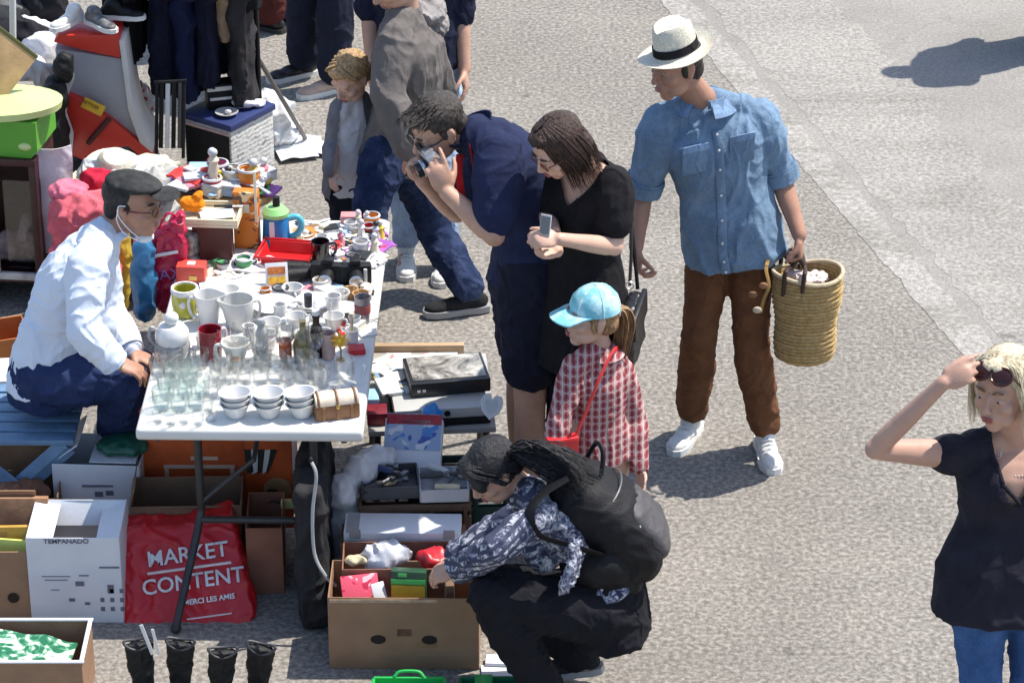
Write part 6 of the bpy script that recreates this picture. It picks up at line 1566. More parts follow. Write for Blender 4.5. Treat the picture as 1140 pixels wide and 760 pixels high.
def white_lid():
    root = thing('kettle_lid', 'white heart shaped plastic dish leaning at the right end of the low bench', 'dish', (0, 0, 0))
    pl = [(0, -.07), (.045, -.03), (.06, .02), (.045, .055), (.02, .058), (0, .035), (-.02, .058), (-.045, .055), (-.06, .02), (-.045, -.03)]
    M = T(J(547, 452, 10.40)) @ Rz(rad(-15)) @ Matrix.Rotation(rad(-30), 4, 'X') @ Matrix.Scale(.72, 4)
    bm = BM(); prism(bm, [(x*1.0, z*1.0) for x, z in pl], .012, M); part('dish_body', bm, PORC(), root)
    bm = BM(); prism(bm, [(x*.6, z*.6) for x, z in pl], .016, M); part('dish_centre', bm, mat('porcelain_grey', (.58, .58, .56), .2, .05), root)
white_lid()
# dark crates below the bench front
def crate(name, label, loc, w, d, h, m, rz=0, slats=3):
    root = thing(name, label, 'crate', (0, 0, 0)); bm = BM()
    box(bm, (w, d, .01), None)
    for s in (-1, 1):
        box(bm, (w, .012, .03), T(0, s*(d/2-.006), h-.03), .003); box(bm, (.012, d-.024, .03), T(s*(w/2-.006), 0, h-.03), .003)
        for k in range(slats): box(bm, (w, .008, h/slats*.62), T(0, s*(d/2-.005), .012+k*(h-.03)/slats), .002); box(bm, (.008, d-.03, h/slats*.62), T(s*(w/2-.005), 0, .012+k*(h-.03)/slats), .002)
        for x in (-.45, -.15, .15, .45): box(bm, (.014, .006, h-.02), T(x*w, s*(d/2), .005))
    part('crate_body', bm, m, root); root.location = loc; root.rotation_euler.z = rz; return root
crate('plastic_crate', 'dark green plastic crate under the near end of the low bench', V(512, 10.32, 0), .38, .18, .28, plastic('dark_green_plastic', (.015, .05, .045), .5), rad(3))
# red and blue toy carton standing behind the tool boxes
def toy_carton():
    loc = V(458, 10.17, .338)
    gm = [('red_header', (0, .196, .20, .040), mat('red_card', (.55, .02, .025), .4), 'front'), ('white_title', (.01, .186, .10, .014), mat('white_ink', (.72, .70, .70), .5), 'front'),
          ('blue_picture', (0, .148, .20, .14), pattern_mat('toy_picture', printc((.34, .42, .58), [(.08, .12, .40), (.65, .66, .70), (.10, .25, .55)], 20), .4, .02), 'front')]
    packet('toy_carton', 'toy carton with a red header and blue picture standing among the boxes', 'box', loc, (.21, .05, .20), WCARD(), rad(-4), rad(-50), gm)
toy_carton()
# stacked boxes row, front to back
crumple('plastic_bag', 'crumpled translucent white plastic bag at the left of the tool tray', 'bag', V(394, 10.02, .36), 0, mat('white_film', (.55, .54, .55), .3, .15, 18, .2), .010, 13, 12, blobs=[((-.04, 0, -.02), (.055, .07, .07)), ((.02, .05, .04), (.07, .06, .05)), ((.08, .12, .06), (.08, .05, .03)), ((-.03, 0, -.2), (.06, .08, .2))])
BIG = G(450, 744, 0)
def stack_boxes():
    # a: big open box in front
    w = .515
    c = V(452, 9.52, 0)
    carton_open('cardboard_box', 'large open brown cardboard box in front of the crouching woman, toys inside', c, w, .25, .285, CARD(), rad(-1), (0, 0, 0, 0))
    x0 = c.x; bx_ = [o for o in scene.objects if o.name.startswith('cardboard_box') and o.parent is None][-1]
    bm = BM(); box(bm, (.05, .002, .026), T(c+Vec((.0, -.126, .135)))); part('printed_stamp', bm, mat('stamp_brown', (.16, .07, .04), .8, .5, 60), bx_)
    bm = BM(); box(bm, (.10, .002, .020), T(c+Vec((.09, -.126, .09)))); part('tape_strip', bm, mat('brown_tape', (.26, .15, .08), .3), bx_)
    bm = BM(); box(bm, (.505, .002, .012), T(c+Vec((.0, -.126, .268)))); part('worn_edge', bm, mat('card_edge', (.44, .31, .21), .9, .3, 30), bx_)
    # pink magazine, green box inside
    packet('magazine', 'pink comic standing in the left of the large open cardboard box', 'magazine', V(403, 9.50, .20), (.13, .012, .10), pattern_mat('pink_print', printc((.70, .10, .16), [(.75, .45, .50), (.5, .03, .08)], 30), .4, .02), rad(12), rad(-40))
    packet('game_box', 'green and yellow game box standing in the large open cardboard box', 'box', V(455, 9.52, .19), (.12, .05, .12), mat('dark_green_card', (.015, .06, .025), .4), rad(-5), rad(-12),
           [('yellow_label', (0, .052, .115, .05), mat('yellow_card', (.70, .45, .04), .4), 'front'), ('lime_band', (0, .082, .118, .022), mat('lime_card', (.10, .55, .12), .4), 'front'), ('green_spots', (-.02, .108, .03, .012), mat('lime_card', (.10, .55, .12), .4), 'front')])
    packet('paper', 'white crumpled sheet of paper beside the pink comic', 'paper', V(425, 9.49, .21), (.05, .006, .07), WCARD(), rad(30), rad(-30))
    packet('folder', 'brown paper folder at the right inside the large open cardboard box', 'folder', V(500, 9.54, .10), (.03, .18, .20), CARD2(), rad(4))
    # b: second box behind
    c2 = V(442, 9.672, 0); carton_open('cardboard_box', 'open cardboard box filled with wrapped parcels behind the largest box', c2, .37, .19, .29, mat('cardboard_printed', (.26, .12, .075), .8, .3, 12), rad(1), holes=False)
    crumple('wrapped_parcel', 'white and blue film wrapped parcel in the second cardboard box', 'parcel', V(432, 9.67, .29), 0, mat('parcel_film', (.56, .56, .60), .3, .2, 20, .2), .016, 15, 22, blobs=[((0, 0, 0), (.085, .06, .045)), ((-.03, -.02, -.02), (.05, .05, .05))])
    crumple('red_bag', 'small red bag at the right of the second cardboard box', 'bag', V(482, 9.67, .28), 0, mat('red_film', (.50, .02, .03), .35, .2, 18), .010, 15, 24, blobs=[((0, 0, 0), (.055, .06, .03))])
    crumple('rag', 'cream and yellow rag at the left edge of the second cardboard box', 'cloth', V(397, 9.65, .285), 0, fabric('cream_rag', (.60, .50, .32), .3), .010, 22, 26, blobs=[((0, 0, 0), (.05, .03, .018))])
    # c: long box with a white lid behind
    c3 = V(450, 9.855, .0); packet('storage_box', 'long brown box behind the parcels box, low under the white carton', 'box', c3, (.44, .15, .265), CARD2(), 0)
    packet('white_carton', 'long white carton with grey end bands lying across the boxes', 'box', c3+Vec((.0, -.0, .267)), (.41, .14, .045), WCARD(), rad(-1), 0, [('end_band', (-.165, .04, .04, .036), mat('grey_band', (.30, .30, .31), .5), 'front'), ('end_band', (.165, .04, .04, .036), mat('grey_band', (.30, .30, .31), .5), 'front'), ('top_band', (-.175, 0, .045, .138), mat('grey_band', (.30, .30, .31), .5), 'top')], .004)
stack_boxes()
def tool_tray(label, loc, w, d, h, m, rz, fill, seed):
    root = thing('tool_tray', label, 'tray', (0, 0, 0)); bm = BM(); t = .006
    for s in (-1, 1): box(bm, (w, t, h), T(0, s*(d/2), 0), .002, 1); box(bm, (t, d, h), T(s*w/2, 0, 0), .002, 1)
    box(bm, (w, d, t), None); part('tray_body', bm, m, root); root.location = loc; root.rotation_euler.z = rz
    rq = random.Random(seed)
    for k, (nm, lab, cc) in enumerate(fill):
        r2 = thing(nm, lab, nm.replace('_', ' '), (0, 0, 0))
        bm = BM(); L = rq.uniform(.09, .14); tube(bm, [Vec((-L/2, 0, 0)), Vec((0, 0, 0)), Vec((L*.2, 0, 0))], [.014, .016, .012], 10, flat=(1, .8)); part('grip', bm, mat('tool_'+nm+str(k)+str(seed), cc, .5), r2)
        bm = BM(); tube(bm, [Vec((L*.2, 0, 0)), Vec((L*.55, 0, .006))], [.006, .008], 8); box(bm, (.02, .034, .014), T(L*.55, 0, 0), .003); part('tool_head', bm, mat('steel_dark', (.15, .15, .16), .35, metal=.6), r2)
        r2.location = Vec(loc)+Rz(rz) @ Vec((rq.uniform(-w*.28, w*.22), rq.uniform(-d*.3, d*.3), h*.55+k*.012)); r2.rotation_euler.z = rq.uniform(-.9, .9)+rz
tool_tray('grey tray with a silver handle holding old tools beside the plastic bag', V(434, 10.05, .345), .20, .17, .05, mat('dark_tray', (.06, .06, .065), .5), rad(5),
    [('hammer', 'hammer with a tan wooden handle in the grey tray', (.50, .33, .18)), ('screwdriver', 'black handled screwdriver in the grey tray', (.03, .03, .03)), ('chisel', 'chisel with a cream handle across the grey tray', (.70, .58, .38)), ('pliers', 'dark blue handled pliers in the grey tray', (.03, .05, .12))], 3)
tool_tray('light grey plastic tray of small hardware at the right of the tool tray', V(494, 10.03, .345), .17, .17, .05, plastic('light_grey_plastic', (.40, .40, .41), .4), rad(3),
    [('spanner', 'grey spanner in the light grey plastic tray', (.3, .3, .32)), ('paint_brush', 'paint brush with a cream handle in the light grey tray', (.62, .50, .32)), ('torch', 'white torch lying in the light grey tray', (.6, .6, .58)), ('wrench', 'black wrench in the light grey tray', (.04, .04, .04))], 5)
crate('support_crate', 'dark brown crate underneath the two tool trays', V(462, 10.09, .0), .40, .30, .335, mat('brown_crate', (.09, .05, .03), .8), rad(3))
# bottom edge: green tray and clear tray
lump('seedling_tray', 'bright green plastic tray with handles at the bottom edge of the picture', 'tray', 455, 787, [('tray_body', lambda b: [box(b, (.24, .012, .07), T(0, s*.08, 0), .004) for s in (-1, 1)]+[box(b, (.012, .15, .07), T(s*.12, 0, 0), .004) for s in (-1, 1)]+[box(b, (.23, .15, .008))], plastic('green_plastic', (.02, .42, .08), .35)), ('tray_handle', lambda b: tube(b, curvepts([Vec((-.05, .08, .07)), Vec((-.03, .09, .085)), Vec((.03, .09, .085)), Vec((.05, .08, .07))], 4), .006, 8), plastic('green_plastic', (.02, .42, .08), .35))], z=0)
lump('seedling_tray', 'dark green plastic tray right of the bright green one at the bottom edge', 'tray', 545, 788, [('tray_body', lambda b: [box(b, (.20, .012, .075), T(0, s*.08, 0), .004) for s in (-1, 1)]+[box(b, (.012, .15, .075), T(s*.10, 0, 0), .004) for s in (-1, 1)]+[box(b, (.19, .15, .008))], plastic('forest_plastic', (.01, .14, .06), .35)), ('lid_strip', lambda b: box(b, (.06, .165, .008), T(-.02, 0, .0755), .002), plastic('green_plastic', (.02, .42, .08), .35))], z=0)
crumple('film_pack', 'pink and grey film wrapped pack at the bottom edge left of the green tray', 'pack', V(366, 9.12, .04), 0, mat('pink_grey_film', (.45, .33, .35), .35, .4, 20), .010, 15, 33, blobs=[((0, 0, 0), (.12, .07, .04))])
packet('paper_board', 'white flat board on the ground beside the crouching woman\'s boot', 'board', V(562, 9.36, .0), (.16, .10, .012), WCARD(), rad(4))
packet('paper_board', 'pale flat board lying upon another by the large cardboard box', 'board', V(560, 9.42, .013), (.12, .06, .012), WCARD(), rad(-4))

# ---- under the table
def orange_boards():
    om = mat('orange_painted_board', (.50, .085, .018), .5, .25, 8)
    y = 10.34
    root = thing('painted_panel', 'orange painted wooden panel with a cream frame motif under the table at the left', 'panel', (0, 0, 0))
    M = T(V(226, y, .0)); bm = BM(); box(bm, (.42, .03, .62), M, .004); part('board', bm, om, root)
    cm = mat('cream_line', (.62, .42, .30), .6); bm = BM()
    for (x, z, w_, h_) in ((0, .27, .26, .014), (-.12, .05, .014, .22), (.12, .05, .014, .22), (.02, .305, .10, .014), (-.0, .21, .20, .010)): box(bm, (w_, .004, h_), M @ T(x, -.016, z))
    part('painted_lines', bm, cm, root, smooth=False)
    root2 = thing('painted_panel', 'orange painted panel with black and white stripes and a tan round patch', 'panel', (0, 0, 0))
    M = T(V(302, y-.04, .04)); bm = BM(); box(bm, (.17, .03, .57), M, .004); part('board', bm, om, root2)
    for k, (x, mm) in enumerate(((-.075, 0), (-.05, 1), (-.025, 0), (.0, 1), (.02, 0))):
        bm = BM(); prism(bm, [(x-.011, .33), (x+.013, .33), (x+.02-.01*k, .24), (x-.005-.006*k, .23)], .006, M @ T(0, -.017, 0)); part('stripe', bm, (mat('black_paint', (.02, .02, .02), .5), mat('white_paint', (.68, .66, .64), .5))[mm], root2)
    bm = BM(); ell(bm, (.03, -.017, .165), (.052, .005, .048), M); part('round_patch', bm, mat('tan_paint', (.34, .19, .08), .6, .3, 30), root2)
    bm = BM(); ell(bm, (.01, -.021, .16), (.02, .005, .012), M); part('patch_mark', bm, mat('black_paint', (.02, .02, .02), .5), root2)
    bm = BM(); box(bm, (.018, .045, .50), M @ T(.096, 0, .06), .004); part('edge_strip', bm, mat('pink_edge', (.62, .40, .36), .5), root2)
    lump('yellow_tag', 'pale yellow plastic tag at the foot of the orange panel', 'tag', 0, 0, [('tag_body', lambda b: box(b, (.06, .02, .035), None, .006), mat('pale_yellow', (.78, .75, .32), .4)), ('tag_loop', lambda b: tube(b, [Vec((-.03, 0, .02)), Vec((-.06, 0, .03)), Vec((-.075, 0, .02))], .003, 6), blk)]).location = V(322, 10.12, .22)
orange_boards()
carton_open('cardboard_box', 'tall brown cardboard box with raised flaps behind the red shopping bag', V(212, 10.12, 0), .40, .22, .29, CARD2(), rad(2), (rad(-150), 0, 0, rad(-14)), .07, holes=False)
carton_open('cardboard_box', 'small reddish brown cardboard box at the right under the table', V(298, 10.02, 0), .13, .26, .27, mat('cardboard_red', (.25, .10, .06), .8), rad(2), (0, 0, 0, 0), holes=False)
bm = BM(); box(bm, (.10, .55, .50), T(V(352, 9.92, .06)), .03); box(bm, (.11, .30, .16), T(V(353, 9.78, .0)), .03)
solo('garment_bag', remesh(bm, .008, 4, None, folder(.016, (9, 6, 4), 91), post=1), fabric('charcoal_cloth', (.028, .027, .029), .2), 'slumped charcoal cloth bag in the shade under the right side of the table', 'bag')
lump('hose', 'thin grey bent hose hanging in front of the charcoal box', 'hose', 0, 0, [('hose_tube', lambda b: tube(b, curvepts([J(346, 512, 9.66), J(352, 530, 9.64), J(348, 570, 9.63), J(350, 615, 9.62), J(362, 640, 9.6), J(374, 652, 9.6)], 7), .006, 8), mat('grey_cable', (.4, .4, .4), .5)), ('hose_end', lambda b: ell(b, J(346, 512, 9.66), (.009, .009, .012), sub=2), blk)]).location = (0, 0, 0)
def red_bag():
    root = thing('shopping_bag', 'red shopping bag with white capital letters leaning under the table', 'bag', V(212, 9.6, 0))
    rm = mat('red_bag_film', (.52, .012, .018), .32, .12, 8, .06); y = 9.84; yk = lambda b: y-(b-640)*.0021
    pts = [(137, 578), (200, 578), (212, 575), (258, 562), (266, 590), (284, 672), (282, 690), (215, 700), (150, 708), (134, 690)]
    bm = BM(); base = [J(a, b, yk(b)) for a, b in pts]
    f = [bm.verts.new(v+Vec((0, -.05, 0))) for v in base]; g = [bm.verts.new(v+Vec((0, .06, 0))) for v in base]
    bm.faces.new(f); bm.faces.new(g[::-1])
    for i in range(len(f)): bm.faces.new((f[i], f[(i+1) % len(f)], g[(i+1) % len(f)], g[i]))
    skin = part('bag_skin', remesh(bm, .0065, 12, None, folder(.009, (7, 7, 6), 17)), rm, root)
    from mathutils.bvhtree import BVHTree
    bv = BVHTree.FromPolygons([v.co.copy() for v in skin.data.vertices], [tuple(f.vertices) for f in skin.data.polygons]); ro = root.location
    def stick(bm):
        bmesh.ops.subdivide_edges(bm, edges=[e for e in bm.edges if e.calc_length() > .02], cuts=2)
        for v in bm.verts:
            hit = bv.ray_cast(v.co-ro+Vec((0, -.3, .15)), Vec((0, .3, -.15)).normalized())
            if hit[0] is not None: v.co = hit[0]+ro+Vec((0, -.0075, .0045))
        return bm
    wm = mat('white_ink', (.72, .70, .70), .5)
    def word(s, px, py, size, rot, yy=y-.062, sp=1.0, b=.0):
        o = J(px, py, yk(py)-.064); M = T(o) @ Matrix.Rotation(rot, 4, 'Y') @ Matrix.Rotation(PI/2+rad(-36), 4, 'X')
        return stick(text_bm(s, size, M, .0, bold=b, space=sp))
    part('lettering', word('MARKET', 208, 618, .076, rad(-9), b=.0010), wm, root, smooth=False)
    part('lettering', word('CONTENT', 214, 648, .076, rad(-9), b=.0010), wm, root, smooth=False)
    part('lettering', word('MERCI LES AMIS', 232, 668, .026, rad(-9), b=.0008), wm, root, smooth=False)
    bm = BM(); o = J(211, 633, yk(633)-.064); box(bm, (.30, .005, .008), T(o) @ Matrix.Rotation(rad(-9), 4, 'Y')); part('printed_line', bm, wm, root, smooth=False)
    bm = BM(); o = J(233, 686, yk(686)-.064); box(bm, (.16, .005, .003), T(o) @ Matrix.Rotation(rad(-9), 4, 'Y')); part('printed_line', bm, wm, root, smooth=False)
red_bag()
# four boots
def boot():
    root = thing('boot', 'leftmost tall black boot, slumped open with a white lining, at the bottom edge', 'boot', (0, 0, 0), group='tall black boots standing in a row')
    bm = BM(); ell(bm, (0, -.10, .04), (.042, .075, .036)); ell(bm, (0, -.02, .05), (.040, .07, .05)); tube(bm, [Vec((0, .01, .03)), Vec((0, .015, .12)), Vec((0, .01, .22)), Vec((.003, .0, .33))], [.042, .044, .052, .056], 20, flat=(1, .34))
    part('boot_shaft', remesh(bm, .006, 5, None, folder(.006, (11, 11, 9), 44)), blk, root)
    bm = BM(); tube(bm, [Vec((.003+.054*math.cos(a), +.000+.015*math.sin(a), .330+.016*math.sin(a)+.01*math.cos(2*a))) for a in [2*PI*k/24 for k in range(25)]], .006, 8, caps=False); part('top_rim', bm, mat('grey_trim', (.03, .03, .034), .5), root)
    bm = BM(); box(bm, (.075, .20, .018), T(0, -.06, 0), .008); part('sole', bm, BLACK_RUB(), root)
    return root
b0 = boot()
for i, (px, y, rz, tl, lab) in enumerate(((165, 9.14, .2, -3, None), (200, 9.16, -.1, 2, 'second tall black boot from the left with a grey folded rim'), (246, 9.12, .15, 2, 'third tall black boot from the left, its top leaning inward'), (284, 9.16, -.2, 5, 'rightmost tall black boot of the row under the red shopping bag'))):
    o = b0 if i == 0 else dup(b0, (0, 0, 0), label=lab)
    o.location = V(px, y, 0); o.rotation_euler = (rad(tl), rad(tl*1.5), rz); o.scale = (.9, .9, (.80, .80, .77, .79)[i])
lump('boot_insert', 'pair of white cardboard strips sticking out of the leftmost black boot', 'card', 0, 0, [('strip', lambda b: box(b, (.012, .004, .12), TR(J(170, 728, 9.12), 0, 0, rad(-16)), .001), PORC()), ('strip', lambda b: box(b, (.010, .004, .10), TR(J(177, 728, 9.13), 0, 0, rad(-10)), .001), PORC())]).location = (0, 0, 0)

# ---- left side boxes
def white_boxes():
    c = V(92, 9.83, 0)
    root = carton_open('white_carton', 'open white appliance carton with small printed pictures left of the red bag', c, .325, .27, .345, WCARD(), rad(0), (0, rad(-110), rad(-150), rad(-100)), .09, holes=False, th=.004)
    ink = mat('grey_ink', (.13, .13, .17), .6); z = lambda py: J(92, py, 9.69).z; xx = lambda px: V(px, 9.69, .2).x
    fr = 9.83-.1365
    marks = [(642, 62, .10, .002), (646, 62, .08, .002), (641, 93, .035, .004), (650, 88, .03, .018), (657, 60, .03, .002), (668, 78, .02, .012), (672, 95, .018, .010), (632, 122, .07, .006), (656, 122, .022, .034)]
    marks += [(666+j*10-8, 112+i*11, .014, .016) for j in range(3) for i in range(3) if j or i]
    for py, px, w_, h_ in marks:
        bm = BM(); box(bm, (w_, .002, h_), T(xx(px), fr, z(py)-h_/2), 0); part('printed_mark', bm, ink, root, smooth=False)
    part('lettering', text_bm('TEMPANADO', .026, T(Vec((xx(76), fr, z(603)))) @ Matrix.Rotation(PI/2, 4, 'X'), .001, bold=.0004), ink, root, smooth=False)
    c2 = V(118, 10.36, 0)
    root = carton_open('white_carton', 'second white carton farther back under the green bag', c2, .32, .24, .33, WCARD(), rad(-3), (0, 0, 0, rad(-50)), .12, holes=False, th=.004)
    for sz_, of in (((.20, .002, .008), (.04, -.122, .24)), ((.03, .002, .02), (.0, -.122, .20)), ((.03, .002, .02), (.04, -.122, .205))):
        bm = BM(); box(bm, sz_, T(c2+Vec(of))); part('printed_mark', bm, ink, root, smooth=False)
    bm = BM(); box(bm, (.17, .22, .004), T(c2+Vec((.06, 0, .332))) @ Rz(rad(-3))); part('flap', bm, WCARD(), root)
    crumple('green_bag', 'dark green folded bag on top of the farther white carton', 'bag', V(138, 10.33, .365), 0, mat('bottle_green_film', (.012, .085, .055), .4, .3, 12), .008, 14, 19, blobs=[((0, 0, 0), (.10, .07, .028)), ((.02, .01, .015), (.07, .05, .02))])
white_boxes()
def left_boxes():
    c = V(-4, 9.85, 0); root = carton_open('cardboard_box', 'brown cardboard box with a round black hole at the left edge of the picture', c, .31, .30, .285, CARD(), rad(1), (0, 0, rad(-20), 0), .10, holes=False)
    bm = BM(); lathe(bm, [(0, 0), (.020, 0), (.020, .002), (0, .002)], T(V(15, 9.70, .10)+Vec((0, -.0005, 0))) @ Matrix.Rotation(PI/2, 4, 'X'), 22); part('handle_hole', bm, mat('hole_dark', (.02, .012, .008), .9), root)
    packet('envelope', 'mustard yellow folder standing in the brown box at the left edge', 'folder', V(16, 9.80, .10), (.24, .02, .22), mat('mustard_card', (.48, .28, .045), .6, .15, 12), rad(2), rad(-6), [('window', (-.04, .19, .05, .03), mat('tan_card', (.36, .19, .06), .6), 'front')])
    packet('envelope', 'lime yellow envelope in front of the mustard folder', 'envelope', V(14, 9.76, .10), (.2, .012, .195), mat('lime_paper', (.62, .68, .16), .6), rad(-8), rad(-4))
    packet('envelope', 'tan paper parcel behind the mustard folder', 'parcel', V(16, 9.92, .12), (.26, .03, .24), mat('tan_paper', (.32, .17, .09), .8, .3, 14), rad(0), rad(-10))
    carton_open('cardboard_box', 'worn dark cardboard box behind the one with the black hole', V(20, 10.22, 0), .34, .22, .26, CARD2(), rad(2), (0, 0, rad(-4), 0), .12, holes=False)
    crumple('rag', 'brown cloth bundle lying in the worn dark cardboard box', 'cloth', V(18, 10.22, .22), 0, fabric('brown_rag', (.22, .11, .07), .3), .014, 13, 27, blobs=[((0, 0, 0), (.12, .08, .05))])
    c = V(42, 9.225, 0); carton_open('cardboard_box', 'open cardboard box with a white rim at the bottom left corner', c, .36, .27, .22, CARD(), rad(0), holes=False)
    bm = BM()
    for s in (-1, 1): box(bm, (.372, .014, .006), T(c+Vec((0, s*.132, .2205))), .001); box(bm, (.014, .25, .006), T(c+Vec((s*.177, 0, .2205))), .001)
    def leaf(nt, co):
        n = noise_tex(nt, co, 22, 2, .5, 1.2); return ramp(nt, n.outputs['Fac'], [(.42, (.02, .14, .07)), (.5, (.10, .30, .18)), (.56, (.62, .68, .58))]).outputs[0]
    bmx = BM(); grid(bmx, .30, .17, 24, 16, lambda x, y: .012*noise.noise(Vec((x*12, y*12, 4)))+.10*y, None, .012)
    o = solo('printed_cushion', bmx, pattern_mat('leaf_print', leaf, .85, .2), 'white cushion with green leaf print inside the box at the bottom left corner', 'cushion', origin=(0, 0, 0)); o.location = c+Vec((-.02, .0, .185)); o.rotation_euler = (0, rad(8), rad(-6))
    part('rim_tape', bm, WCARD(), [q for q in scene.objects if q.name.startswith('cardboard_box')][-1])
    carton_open('wooden_crate', 'orange wooden crate at the left edge behind the seller', V(4, 11.55, 0), .22, .2, .22, mat('orange_wood', (.50, .16, .04), .6), rad(20), (0, 0, 0, 0), holes=False)
    packet('white_carton', 'white carton beneath the stool at the far left edge', 'box', V(4, 11.2, 0), (.14, .2, .22), WCARD(), rad(5))
    packet('storage_box', 'low grey box on the ground behind the seller\'s knees', 'box', V(170, 11.35, 0), (.22, .22, .16), mat('grey_felt', (.20, .20, .20), .8), rad(6), 0, None, .006)
left_boxes()

# ---- background left: cabinet, green toy, toy slide, rail, etc.
def cabinet():
    mm = mat('maroon_wood', (.045, .012, .013), .35, .3, 10); c = V(14, 12.35, 0)
    root = thing('display_cabinet', 'dark maroon wooden display cabinet at the left edge below the green toy', 'cabinet', c); w, d, h = .36, .32, .68; M = TR(c, rad(-6))
    bm = BM(); box(bm, (w, d, .03), M @ T(0, 0, h-.03), .004)
    for s in (-1, 1): box(bm, (.03, d, h-.03), M @ T(s*(w/2-.015), 0, 0), .003)
    box(bm, (w-.06, .02, h-.04), M @ T(0, d/2-.012, .01)); box(bm, (w-.06, d, .02), M @ T(0, 0, .12)); part('carcass', bm, mm, root)
    bm = BM(); box(bm, (.05, .02, h-.18), M @ T(w*.02-.03, -d/2+.0, .145), .004); part('door_stile', bm, mat('pale_frame', (.55, .52, .48), .4, .3, 20), root)
    bm = BM(); box(bm, (w-.06, .022, .03), M @ T(0, -d/2, .135), .003); part('shelf_edge', bm, mat('pale_frame', (.55, .52, .48), .4, .3, 20), root)
    for s in (-1, 1):
        bm = BM(); box(bm, (.14, .006, .40), M @ T(s*.09, -d/2+.06, .16)); part('glass_pane', bm, glassmat('pane_glass', (.8, .78, .78), .3), root)
    crumple('porcelain_pile', 'pale pink and white crockery pile inside the maroon display cabinet', 'crockery', c+Vec((.0, -.02, .22)), 0, mat('pink_white_crockery', (.48, .36, .36), .3, .5, 24), .012, 18, 41, blobs=[((.0, 0, 0), (.06, .05, .07)), ((.08, 0, .05), (.035, .05, .11))])
    return c, h
cabc, cabh = cabinet()
def green_toy():
    zt = cabh; g = plastic('lime_green_plastic', (.10, .36, .03), .35); l = plastic('pale_lime_plastic', (.60, .70, .28), .35)
    root = thing('toy_workbench', 'lime green plastic toy workbench with a pale rim on the maroon cabinet', 'toy', cabc+Vec((0, 0, zt))); M = TR(cabc+Vec((.0, 0, zt+.001)), rad(-10))
    bm = BM(); pr = [(-.20, 0), (.17, .0), (.20, .03), (.20, .16), (-.20, .16)]; prism(bm, pr, .26, M); part('bench_body', bm, g, root)
    bm = BM(); n = 30
    prof = []
    vs = [(math.cos(2*PI*k/n)*.27, math.sin(2*PI*k/n)*.17) for k in range(n)]
    a = [bm.verts.new(M @ Vec((x, y, .165+.05*x))) for x, y in vs]; b = [bm.verts.new(M @ Vec((x*1.02, y*1.02, .195+.05*x))) for x, y in vs]
    bm.faces.new(a[::-1]); bm.faces.new(b)
    for i in range(n): bm.faces.new((a[i], a[(i+1) % n], b[(i+1) % n], b[i]))
    part('rim_plate', bm, l, root)
    bm = BM(); box(bm, (.13, .012, .11), M @ T(-.06, -.134, .035), .01); part('white_panel', bm, PORC(), root)
    bm = BM(); lathe(bm, [(0, 0), (.026, 0), (.022, .012), (0, .014)], M @ T(-.04, -.141, .085) @ Matrix.Rotation(PI/2, 4, 'X'), 20); part('dial', bm, blk, root)
    bm = BM(); ell(bm, M @ Vec((.15, -.12, .05)), (.035, .02, .02), sub=2); part('lamp_knob', bm, l, root)
    bo = thing('game_board', 'tan game board with a dark green edge leaning on the green toy workbench', 'board', M @ Vec((-.12, .02, .21)))
    M2 = M @ T(-.13, .02, .19) @ Matrix.Rotation(rad(38), 4, 'Y') @ Matrix.Rotation(rad(-25), 4, 'X')
    bm = BM(); box(bm, (.36, .012, .30), M2 @ T(-.06, 0, 0), .003); part('board_face', bm, mat('tan_board', (.48, .30, .14), .6, .2, 12), bo)
    bm = BM(); box(bm, (.36, .016, .016), M2 @ T(-.06, 0, .295), .003); part('board_edge', bm, mat('olive_edge', (.10, .10, .02), .5), bo)
    bm = BM(); box(bm, (.05, .004, .03), M2 @ T(-.0, -.008, .05)); part('red_square', bm, mat('red_card', (.55, .02, .025), .4), bo); bm = BM(); box(bm, (.05, .004, .03), M2 @ T(-.06, -.008, .05)); part('teal_square', bm, mat('teal_card', (.02, .30, .28), .4), bo)
green_toy()
